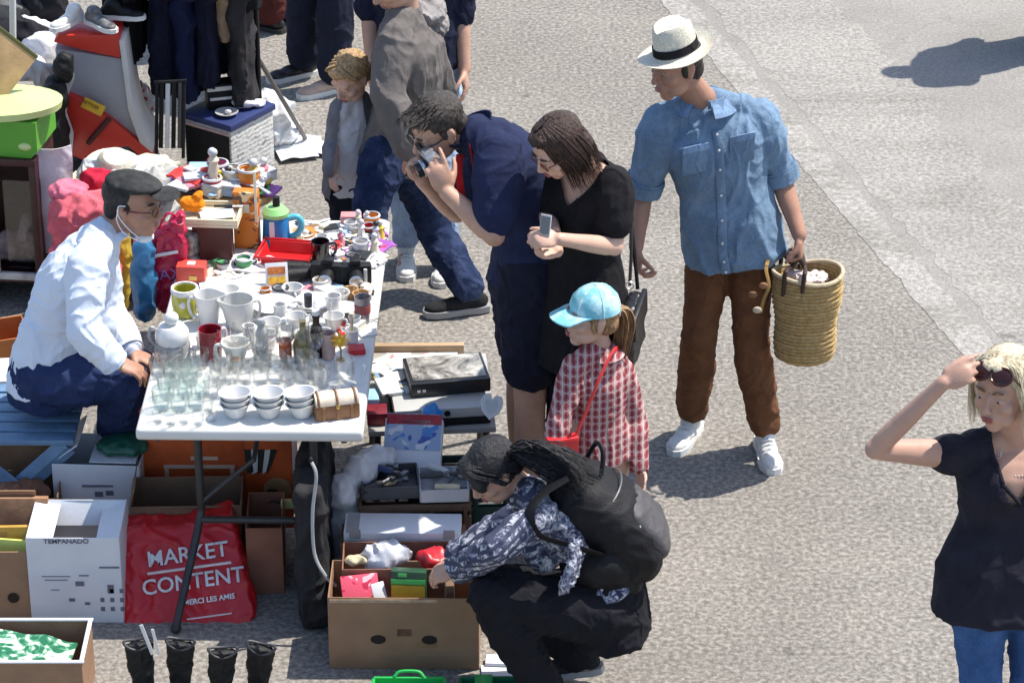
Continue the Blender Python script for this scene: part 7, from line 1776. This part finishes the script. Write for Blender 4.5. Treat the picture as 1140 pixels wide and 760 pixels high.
def slide():
    y = 13.3
    root = thing('toy_slide', 'red and grey plastic toy slide tower with a yellow plate beside the clothes rail', 'toy slide', V(110, y, 0))
    rm = plastic('red_toy', (.58, .035, .022), .35); gm = plastic('grey_toy', (.36, .36, .39), .4); wm = plastic('white_toy', (.62, .60, .58), .4)
    def slab(pts, y0, y1, m, nm, bev=.008):
        bm = BM(); f = [bm.verts.new(J(a, b, y)+Vec((0, y0, 0))) for a, b in pts]; g = [bm.verts.new(J(a, b, y)+Vec((0, y1, 0))) for a, b in pts]
        bm.faces.new(f); bm.faces.new(g[::-1])
        for i in range(len(f)): bm.faces.new((f[i], f[(i+1) % len(f)], g[(i+1) % len(f)], g[i]))
        bmesh.ops.recalc_face_normals(bm, faces=bm.faces); bmesh.ops.bevel(bm, geom=list(bm.edges), offset=bev, segments=2, affect='EDGES', profile=.6)
        return part(nm, bm, m, root)
    slab([(63, 36), (68, 28), (136, 28), (138, 54), (100, 46)], -.12, .14, rm, 'red_top')
    slab([(64, 45), (100, 50), (138, 56), (152, 108), (166, 168), (120, 130), (80, 92), (86, 76), (84, 62), (66, 58)], -.10, .12, gm, 'grey_panel')
    slab([(136, 34), (142, 34), (150, 96), (158, 130), (170, 150), (174, 160), (160, 150), (146, 110)], -.13, .15, wm, 'white_rail', .004)
    slab([(80, 92), (95, 98), (130, 122), (152, 140), (176, 160), (165, 166), (146, 150), (128, 152), (108, 170), (84, 160), (86, 135), (78, 112)], -.135, .10, rm, 'red_base')
    bm = BM(); box(bm, (.10, .012, .05), T(J(101, 124, y-.14)) @ Matrix.Rotation(rad(28), 4, 'Y'), .002); part('yellow_plate', bm, mat('yellow_plate', (.68, .42, .03), .4), root)
    part('lettering', text_bm('KETTLER', .020, T(J(101, 117, y-.152)) @ Matrix.Rotation(rad(28), 4, 'Y') @ Matrix.Rotation(PI/2, 4, 'X'), .001), mat('dark_ink', (.12, .02, .02), .5), root, smooth=False)
    bm = BM(); tube(bm, [J(122, 132, y-.15), J(98, 160, y-.15)], .012, 8); part('dark_strut', bm, mat('dark_red_strut', (.06, .01, .01), .5), root)
    # legs to the ground under the tower
    bm = BM(); box(bm, (.30, .20, .22), T(V(120, y, 0)), .01); part('plinth', bm, blk, root)
    top = J(100, 28, y)
    for i, (dx, dy, m_, lab) in enumerate(((-.06, -.02, PORC(), 'white trainer on top of the red toy slide, left one'), (.03, -.05, mat('shoe_black_white', (.12, .12, .12), .5, .9, 30), 'black and white trainer on the toy slide, middle one'), (.10, .03, blk, 'black trainer with a pale sole on the toy slide, right one'))):
        r2 = thing('trainer_shoe', lab, 'shoe', (0, 0, 0)); shoe(r2, Vec((0, 0, .09)), Vec((.3, -1, 0)), m_, WHITE_SOLE(), .75); r2.location = Vec((top.x+dx, y-.02+dy, top.z+.006)); r2.rotation_euler.z = (-.9, .5, 1.2)[i]
slide()
def rail():
    y = 13.55; zt = 1.62; a = V(128, y, 0); b = V(292, y, 0)
    root = thing('clothes_rail', 'black metal clothes rail full of dark garments at the top left', 'rail', ((a.x+b.x)/2, y, 0)); bm = BM(); tube(bm, [Vec((a.x-.05, y, zt)), Vec((b.x+.05, y, zt))], .013, 10)
    part('hanging_bar', bm, blk, root)
    for x in (a.x, b.x):
        bm = BM(); tube(bm, [Vec((x, y, zt)), Vec((x, y, .04))], .012, 10); tube(bm, [Vec((x, y-.22, .03)), Vec((x, y+.22, .03))], .012, 10); part('upright', bm, blk, root)
    def garment(px, w, z0, m, lab, seed, cat, nm, arm=True, dy=0):
        x = V(px, y, 1).x; r2 = thing(nm, lab, cat, (x, y+dy, zt), group='garments on the clothes rail')
        bm = BM(); secs = []
        for t in (0, .04, .12, .4, .75, 1):
            z = zt-.06-(zt-.06-z0)*t; ww = w*(.28+.72*min(1, t*9))*(1+.12*t)
            secs.append((Vec((x, y+dy, z)), Vec((ww*.28, 0, 0)), Vec((0, ww*.95, 0)), .9))
        loft(bm, secs[::-1], 26)
        if arm:
            for s in (-1, 1): tube(bm, [Vec((x, y+dy+s*w*.8, zt-.12)), Vec((x+.02, y+dy+s*w*1.0, zt-.4)), Vec((x+.03, y+dy+s*w*.98, zt-.68))], [.06, .055, .045], 12)
        part('garment', remesh(bm, .011, 3, None, folder(.020, (11, 5, 2.2), seed)), m, r2)
        bm = BM(); tube(bm, curvepts([Vec((x, y+dy-w*.6, zt-.10)), Vec((x, y+dy, zt-.045)), Vec((x, y+dy+w*.6, zt-.10))], 4), .006, 6); tube(bm, curvepts([Vec((x, y+dy, zt-.05)), Vec((x, y+dy+.012, zt-.01)), Vec((x, y+dy+.004, zt+.022)), Vec((x, y+dy-.015, zt+.01))], 4), .003, 6); part('hanger', bm, mat('hanger_wood', (.35, .22, .11), .5), r2)
    nvc = fabric('navy_wool', (.008, .009, .024), .25); bk = fabric('black_wool', (.010, .009, .010), .25); cm = fabric('camel_wool', (.36, .25, .16), .15); dk = fabric('charcoal_wool', (.035, .032, .034), .25)
    garment(144, .20, .62, bk, 'black coat at the left end of the clothes rail beside the toy slide', 1, 'coat', 'coat')
    garment(163, .17, 1.02, cm, 'camel coloured jacket hanging between two dark coats', 2, 'jacket', 'jacket')
    garment(182, .22, .48, nvc, 'long navy coat in the left half of the clothes rail', 3, 'coat', 'coat')
    garment(206, .23, .45, fabric('navy_satin', (.010, .014, .048), .2), 'brighter navy dress in the middle of the clothes rail', 4, 'dress', 'dress')
    garment(230, .22, .52, nvc, 'navy raincoat right of the brighter navy dress', 5, 'coat', 'coat')
    garment(250, .15, .70, cm, 'camel scarf coat near the right end of the clothes rail', 6, 'coat', 'coat', False)
    garment(266, .18, .40, dk, 'charcoal coat at the right end of the clothes rail', 7, 'coat', 'coat')
    garment(282, .15, .85, bk, 'short black jacket last on the clothes rail, by the bystanders', 8, 'jacket', 'jacket')
rail()
def folded_chair():
    root = thing('folding_chair', 'folded black slatted chair standing beneath the navy coats', 'chair', V(190, 13.1, 0)); sm_ = mat('chair_steel', (.10, .10, .11), .3, metal=.6)
    for px in (174, 204):
        bm = BM(); tube(bm, [J(px, 176, 13.10), J(px+1, 90, 13.16)], .008, 8); part('chair_leg', bm, blk, root)
    for k, m_ in enumerate((blk, PORC(), blk, sm_)):
        bm = BM(); x_ = 179+k*7; vv = [J(x_, 165, 13.11), J(x_+1, 92, 13.16)]; tube(bm, vv, .010, 6, flat=(1, .3), hint=Vec((0, 1, 0))); part('slat', bm, m_, root)
    bm = BM(); tube(bm, [J(172, 92, 13.16), J(208, 90, 13.16)], .008, 8); part('top_rail', bm, blk, root)
folded_chair()
def blue_lid_box():
    c = V(258, 13.42, 0); root = thing('storage_box', 'black fronted storage box with a blue lid and white mesh side behind the table', 'box', c); M = TR(c, rad(-35)); w, d, h = .27, .30, .36
    def weave(nt, co):
        n = noise_tex(nt, co, 20, 4, .7); z = wave(nt, co, 'Z', 14, (.3, .7), 4)
        return mixc(nt, z, ramp(nt, n.outputs['Fac'], [(.35, (.22, .22, .21)), (.6, (.62, .61, .59))]).outputs[0], (.66, .65, .62))
    bm = BM(); box(bm, (w, d, h), M, .006); part('white_mesh_body', bm, pattern_mat('white_mesh', weave, .8, .6), root)
    M2 = M @ Rz(rad(-90)) ; 
    for sz, zz, mm in ((.20, .15, blk), (.12, .02, mat('grey_pink_panel', (.30, .24, .25), .6, .4, 30))):
        bm = BM(); box(bm, (w-.02, .006, sz-.02), M @ T(0, -d/2-.002, zz), .001); part('front_panel', bm, mm, root)
    bm = BM(); box(bm, (w+.02, d+.02, .03), M @ T(0, 0, h), .006); part('blue_lid', bm, plastic('royal_blue_plastic', (.02, .035, .13), .45), root)
    bm = BM(); tube(bm, curvepts([M @ Vec((-.03, -d/2-.01, .04)), M @ Vec((0, -d/2-.02, .11)), M @ Vec((.03, -d/2-.01, .04))], 6), .008, 6); part('strap_loop', bm, blk, root)
    bm = BM(); tube(bm, [M @ Vec((-w/2+.01, -d/2-.004, h-.02)), M @ Vec((w/2-.01, -d/2-.004, h-.02))], .007, 6); part('pink_piping', bm, mat('pink_edge', (.62, .40, .36), .5), root)
    r2 = lump('radio', 'old black radio with white buttons on the blue lid', 'radio', 0, 0, [('case', lambda b: box(b, (.12, .09, .12), T(0, 0, 0), .008), blk), ('silver_band', lambda b: box(b, (.122, .092, .022), T(0, 0, .088), .004), PORC()), ('dial_band', lambda b: box(b, (.10, .094, .014), T(0, 0, .045), .002), PORC())]); r2.location = c+Vec((-.04, .02, h+.031)); r2.rotation_euler.z = rad(15)
    crumple('cap', 'white crumpled cap lying beside the black radio', 'cap', c+Vec((.07, .0, h+.055)), 0, fabric('white_cotton', (.66, .64, .66), .05), .008, 18, 6, blobs=[((0, 0, 0), (.06, .05, .025)), ((.05, .02, -.01), (.05, .04, .01))])
    trinket('dish', 'grey', (.4, .4, .4), c+Vec((.0, -.09, h+.031)), 0, 'on the near corner of the blue lid', 1.2)
blue_lid_box()
crumple('carrier_bag', 'white plastic carrier bag slumped beside the blue lidded box', 'bag', V(300, 13.9, .13), 0, mat('white_film2', (.70, .70, .70), .35, .05, 18, .1), .020, 9, 52, blobs=[((0, 0, 0), (.12, .10, .12)), ((-.07, 0, .06), (.05, .06, .09)), ((.08, 0, -.05), (.07, .08, .06))])
def papers():
    for i, (px, py, w_, rz, lab) in enumerate(((332, 162, .22, .1, 'white paper sheet lying on the ground at the foot of the pole'), (350, 168, .20, -.2, 'white paper sheet overlapping another at the child\'s side'), (330, 174, .18, .3, 'small white paper sheet nearest the table behind it'))):
        bm = BM(); grid(bm, w_, .15, 12, 8, lambda x, y: .016+.012*noise.noise(Vec((x*14, y*14, i*3.0)))+.004*i, None, .003); o = solo('paper_sheet', bm, WCARD(), lab, 'paper', origin=(0, 0, 0), group='white paper sheets on the ground'); o.location = G(px, py, 0); o.rotation_euler.z = rz
papers()
lump('leaning_pole', 'grey metal pole leaning diagonally from the clothes rail to the ground', 'pole', 0, 0, [('pole_tube', lambda b: tube(b, [G(341, 156, .02), J(255, 10, 13.45)], .011, 10), mat('grey_steel', (.16, .15, .14), .4, metal=.5)), ('pole_foot', lambda b: ell(b, G(341, 156, .02), (.022, .022, .014), sub=2), WCARD())]).location = (0, 0, 0)
# heap of clothes and bags between cabinet and seller
crumple('duvet_bag', 'large coral pink fabric bag heaped behind the seller\'s back', 'bag', V(90, 12.0, .50), 0, fabric('coral_fabric', (.60, .12, .15), .3), .018, 13, 61, blobs=[((-.01, 0, .0), (.12, .11, .11)), ((.06, .02, .01), (.09, .10, .10)), ((0, 0, -.26), (.14, .13, .24))], vox=.01)
crumple('clothes_heap', 'crimson garment draped on top of the coral bag', 'cloth', V(110, 12.2, .57), 0, fabric('crimson_cloth', (.50, .02, .05), .3), .016, 13, 62, blobs=[((0, 0, 0), (.07, .06, .05)), ((0, 0, -.30), (.08, .07, .27))])
crumple('clothes_heap', 'white and pale blue garment bundle behind the crimson one', 'cloth', V(112, 12.4, .50), 0, fabric('white_blue_cloth', (.62, .66, .70), .2), .018, 13, 63, blobs=[((0, 0, 0), (.10, .08, .08)), ((0, 0, -.3), (.12, .1, .3))])
crumple('clothes_heap', 'pale beige linen heap beside the maroon cabinet', 'cloth', V(84, 12.4, .46), 0, fabric('beige_linen', (.52, .46, .36), .15), .018, 12, 64, blobs=[((0, 0, 0), (.11, .09, .05)), ((0, 0, -.2), (.12, .1, .2))])
def drape(name, label, cat, top, w, h, m, rz=0, seed=0, amp=.03):
    bm = BM(); grid(bm, w, h, 22, 34, lambda x, y: amp*math.sin(x*38+seed+2*noise.noise(Vec((x*6, y*3, seed))))*(.35+.65*(h/2-y)/h)+.02*noise.noise(Vec((x*9, y*9, seed))), T(0, 0, -h/2) @ Matrix.Rotation(PI/2, 4, 'X'), .004)
    o = solo(name, bm, m, label, cat, origin=(0, 0, 0)); o.location = top; o.rotation_euler.z = rz; return o
drape('sheet', 'white bed sheet hanging down the right side of the maroon cabinet', 'cloth', J(60, 165, 12.25), .15, .48, fabric('white_sheet', (.66, .64, .66), .05), rad(25), 1)
packet('shoe_box', 'white shoe box standing on end below the black handbag', 'box', G(74, 178, 0)+Vec((0, .12, 0)), (.13, .12, .42), WCARD(), rad(12))
crumple('handbag', 'black handbag slung between the green toy and the toy slide', 'bag', J(71, 74, 13.1), 0, blk, .010, 12, 67, blobs=[((0, 0, 0), (.045, .05, .075)), ((-.05, 0, -.14), (.06, .07, .10)), ((-.06, 0, -.3), (.06, .08, .16))])
crumple('clothes_heap', 'bright pink garment lying on the coral bag beside the maroon cabinet', 'cloth', V(76, 12.05, .60), 0, fabric('pink_cloth', (.66, .17, .24), .3), .014, 16, 71, blobs=[((0, 0, 0), (.08, .07, .03))])
crumple('clothes_heap', 'small mustard yellow scarf on the heap in front of the sun hat', 'cloth', V(128, 12.15, .56), 0, fabric('mustard_scarf', (.62, .42, .06), .25), .008, 14, 72, blobs=[((0, 0, 0), (.05, .05, .03)), ((0, .02, -.3), (.05, .05, .28))])
def sunhat():
    root = thing('sun_hat', 'tan straw sun hat with white ribbon lying on the heap of clothes', 'hat', (0, 0, 0)); bm = BM(); lathe(bm, [(0, .07), (.05, .065), (.07, .04), (.075, .0), (.13, -.008), (.135, -.005), (.08, .006), (.078, .045), (.055, .072), (0, .078)], None, 30); part('straw_body', bm, MATS['straw'], root)
    bm = BM(); lathe(bm, [(.078, .008), (.081, .01), (.078, .034), (.076, .034)], None, 30); part('ribbon', bm, fabric('white_cord', (.7, .7, .7)), root); root.location = J(128, 188, 12.4); root.rotation_euler = (rad(18), rad(10), 0)
sunhat()
crumple('clothes_heap', 'grey and white crumpled garment under the tan sun hat', 'cloth', J(160, 198, 12.3), 0, fabric('grey_white_cloth', (.45, .45, .42), .4), .018, 12, 68, blobs=[((-.05, 0, -.02), (.13, .08, .05)), ((.06, 0, .0), (.11, .07, .04)), ((0, .02, -.28), (.16, .1, .27))])
crumple('clothes_heap', 'cream yellow garment on the heap right of the sun hat', 'cloth', J(168, 186, 12.5), 0, fabric('cream_cloth', (.66, .62, .46), .2), .016, 12, 69, blobs=[((0, 0, 0), (.12, .08, .035)), ((0, .05, -.3), (.14, .1, .3))])
crumple('red_white_bag', 'white plastic bag with red dots beside the toy slide', 'bag', J(157, 118, 13.6), 0, pattern_mat('dotted_bag', printc((.66, .65, .66), [(.55, .06, .06)], 30), .5, .1), .012, 9, 70, blobs=[((0, 0, 0), (.055, .05, .12)), ((.01, 0, -.12), (.06, .06, .12)), ((.01, 0, -.34), (.07, .07, .2))])
# upper left: white table corner with bags, white parasol pole
lump('parasol_pole', 'white metal parasol pole at the top left corner', 'pole', 0, 0, [('pole_tube', lambda b: tube(b, [V(17, 12.75, .04), V(12, 12.75, 1.9)], .014, 12), PORC()), ('pole_base', lambda b: lathe(b, [(0, 0), (.16, 0), (.16, .03), (.05, .05), (.03, .08), (0, .08)], T(V(17, 12.75, 0)), 28), PORC())]).location = (0, 0, 0)
def back_stall():
    c = V(18, 14.0, 0); root = thing('trestle_table', 'white trestle table behind the parasol pole at the top left, loaded with bundles', 'table', c); M = T(c)
    bm = BM(); box(bm, (.62, .7, .03), M @ T(0, 0, .42), .006); part('tabletop', bm, PORC(), root)
    for x in (-.27, .27):
        for y_ in (-.3, .3): bm = BM(); tube(bm, [M @ Vec((x, y_, .42)), M @ Vec((x, y_, 0))], .013, 8); part('leg', bm, blk, root)
    rq = random.Random(31)
    for i, (px, py, z, r, m_, lab) in enumerate(((20, 72, .47, (.10, .08, .04), 'white', 'white folded towel bundle at the near edge of the back stall'), (48, 60, .48, (.09, .08, .06), 'white', 'white sheet bundle beside the black handbag at the back stall'), (40, 84, .30, (.12, .04, .05), 'silver', 'grey cloth hanging over the near edge of the back stall'),
        (20, 46, .50, (.14, .10, .07), 'black', 'black jacket lying on the back stall'), (34, 30, .56, (.13, .06, .03), 'white', 'white shirt thrown over the black jacket on the back stall'), (5, 58, .48, (.08, .08, .05), 'black', 'dark navy bundle at the left of the back stall'), (46, 12, .52, (.12, .10, .10), 'black', 'black bag at the far end of the back stall'), (8, 14, .5, (.10, .10, .08), 'grey', 'grey bag at the far left end of the back stall'))):
        cc = {'white': (.66, .65, .66), 'silver': (.42, .42, .44), 'black': (.015, .015, .02), 'grey': (.12, .12, .12)}[m_]
        crumple('cloth_bundle', lab, 'cloth', G(px, py+4, .47)+Vec((0, 0, r[2]*.8)), 0, fabric('bundle_'+m_, cc, .12), .020, 10, 80+i, blobs=[((0, 0, 0), r), ((r[0]*.4, 0, -.02), (r[0]*.7, r[1], r[2]))], vox=.01)
back_stall()
# ================================================================== GROUND, LIGHT, CAMERA
def ground():
    # line of the concrete strip, from two ground points
    A = G(756, 8); B = G(1078, 380); d = (B-A).normalized(); n = Vec((d.y, -d.x, 0))
    if n.x < 0: n = -n
    ang = math.atan2(d.y, d.x)
    def sheet(a0, a1, z, nm, m, L0=-60, L1=60):
        bm = BM(); vs = [bm.verts.new(A+d*L+n*w+Vec((0, 0, z))) for L, w in ((L0, a0), (L1, a0), (L1, a1), (L0, a1))]
        bm.faces.new(vs); return structure(nm, bm, m)
    def speck(nt, co, dark, mid, light, big=.12, sc=75, extra=None):
        n1 = noise_tex(nt, co, sc, 3, .65); n2 = noise_tex(nt, co, 1.3, 5, .6); n3 = noise_tex(nt, co, 260, 2)
        c = ramp(nt, n1.outputs['Fac'], [(.34, dark), (.5, mid), (.64, light)])
        b = ramp(nt, n2.outputs['Fac'], [(.3, 1-big), (.7, 1+big)])
        c2 = mixc(nt, 1, c.outputs[0], b.outputs[0], 'MULTIPLY')
        b3 = ramp(nt, n3.outputs['Fac'], [(.3, .8), (.7, 1.2)])
        return mixc(nt, 1, c2, b3.outputs[0], 'MULTIPLY'), n1
    def gm(name, *a, bump=.5, patches=None, **k):
        m, nt, b, out = newmat(name); tc = nt.nodes.new('ShaderNodeTexCoord'); co = tc.outputs['Object']
        c, n1 = speck(nt, co, *a, **k)
        if patches:
            pc, ps, lo, hi = patches
            mp = N(nt, 'ShaderNodeMapping'); mp.inputs['Rotation'].default_value = (0, 0, -ang); mp.inputs['Scale'].default_value = (.35, 1.2, 1); nt.links.new(co, mp.inputs[0])
            q = noise_tex(nt, mp.outputs[0], ps, 6, .7, .6); c = mixc(nt, ramp(nt, q.outputs['Fac'], [(lo, 0), (hi, 1)]).outputs[0], c, mixc(nt, 1, c, pc, 'MULTIPLY'))
        # stains, tar spots and hairline cracks
        q = noise_tex(nt, co, 2.6, 6, .75, .4); c = mixc(nt, ramp(nt, q.outputs['Fac'], [(.56, 0), (.72, .30)]).outputs[0], c, (.10, .095, .09))
        q = noise_tex(nt, co, 9, 3, .5); c = mixc(nt, ramp(nt, q.outputs['Fac'], [(.70, 0), (.76, .55)]).outputs[0], c, (.08, .075, .07))
        wv = noise_tex(nt, co, 1.1, 4, .6); sb = nt.nodes.new('ShaderNodeMath'); sb.operation = 'SUBTRACT'; sb.inputs[1].default_value = .5; nt.links.new(wv.outputs['Fac'], sb.inputs[0])
        ab = nt.nodes.new('ShaderNodeMath'); ab.operation = 'ABSOLUTE'; nt.links.new(sb.outputs[0], ab.inputs[0])
        c = mixc(nt, ramp(nt, ab.outputs[0], [(0, .22), (.0012, 0)]).outputs[0], c, (.07, .065, .06))
        nt.links.new(c, b.inputs['Base Color']); b.inputs['Roughness'].default_value = .93; b.inputs['Specular IOR Level'].default_value = .2
        bp = N(nt, 'ShaderNodeBump', Strength=bump, Distance=.008); nt.links.new(n1.outputs['Fac'], bp.inputs['Height']); nt.links.new(bp.outputs[0], b.inputs['Normal'])
        return m
    asphalt = gm('asphalt_old', (.135, .122, .106), (.214, .196, .173), (.315, .290, .257), bump=.5, sc=50, patches=((1.12, 1.12, 1.11), 1.1, .45, .7))
    bm = BM(); S = 90; vs = [bm.verts.new(v) for v in ((-S, -S, 0), (S, -S, 0), (S, S, 0), (-S, S, 0))]; bm.faces.new(vs); structure('ground', bm, asphalt)
    road = gm('road_light', (.212, .198, .179), (.250, .235, .214), (.300, .283, .259), bump=.3, sc=60, patches=((1.14, 1.14, 1.13), 1.0, .5, .7))
    rough = gm('road_edge_rough', (.205, .191, .172), (.282, .265, .240), (.37, .350, .318), bump=.5, sc=48, patches=((.78, .77, .76), 1.6, .5, .64))
    kerb = gm('kerb_concrete', (.225, .211, .19), (.305, .288, .262), (.40, .38, .35), bump=.5, sc=40, patches=((.80, .79, .77), 3, .5, .6))
    sheet(.05, 60, .001, 'road', road)
    # worn rough band with a ragged border
    rnd = random.Random(2); bm = BM(); prev = None
    for i in range(-150, 240):
        L = i*.08; w = .78+.16*noise.noise(Vec((L*.6, 3, 0)))+.10*noise.noise(Vec((L*3, 7, 0)))+.06*noise.noise(Vec((L*11, 9, 0)))+(.25 if L < 0 else 0)*0
        a = bm.verts.new(A+d*L+n*(.15+.05*noise.noise(Vec((L*4, 1, 0)))+.04*noise.noise(Vec((L*13, 2, 0))))+Vec((0, 0, .002))); b = bm.verts.new(A+d*L+n*w+Vec((0, 0, .002)))
        if prev: bm.faces.new((prev[0], a, b, prev[1]))
        prev = (a, b)
    structure('road_edge', bm, rough)
    # flush, broken kerb strip
    bm = BM(); prev = None
    for i in range(-300, 480):
        L = i*.04; e0 = -.070+.016*noise.noise(Vec((L*5, 11, 0)))+.012*noise.noise(Vec((L*17, 12, 0))); e1 = .085+.022*noise.noise(Vec((L*4, 13, 0)))+.014*noise.noise(Vec((L*15, 14, 0)))
        a = bm.verts.new(A+d*L+n*e0+Vec((0, 0, .002))); b = bm.verts.new(A+d*L+n*e1+Vec((0, 0, .002)))
        if prev: bm.faces.new((prev[0], a, b, prev[1]))
        prev = (a, b)
    structure('kerb', bm, kerb)
ground()
w = bpy.data.worlds.new('World'); scene.world = w; w.use_nodes = True
nt = w.node_tree; bg = nt.nodes['Background']; sky = nt.nodes.new('ShaderNodeTexSky'); sky.sky_type = 'NISHITA'; sky.sun_disc = False
SUN_EL = rad(61)
sdir = Vec((.95, .42, 0)).normalized()            # towards the sun
sun_vec = Vec((sdir.x*math.cos(SUN_EL), sdir.y*math.cos(SUN_EL), math.sin(SUN_EL)))
sky.sun_elevation = SUN_EL; sky.sun_rotation = math.atan2(sdir.x, sdir.y)
nt.links.new(sky.outputs[0], bg.inputs[0]); bg.inputs[1].default_value = .15
sl = bpy.data.lights.new('sun', 'SUN'); sl.energy = 4.3; sl.angle = rad(.55); sl.color = (1, .95, .865)
so = bpy.data.objects.new('sun', sl); COL.objects.link(so); so.rotation_euler = sun_vec.to_track_quat('Z', 'Y').to_euler(); so.location = (5, 12, 12)
cam = bpy.data.cameras.new('camera'); co = bpy.data.objects.new('camera', cam); COL.objects.link(co)
cam.sensor_width = 36; cam.lens = F/1140*36; cam.clip_end = 500; cam.clip_start = .1
co.location = (0, 0, CH); co.rotation_euler = (PI/2-PITCH, 0, 0); scene.camera = co
vs = scene.view_settings; vs.view_transform = 'Standard'; vs.look = 'None'; vs.exposure = .62; vs.gamma = 1
scene.cycles.max_bounces = 6; scene.cycles.transparent_max_bounces = 24; scene.cycles.diffuse_bounces = 3
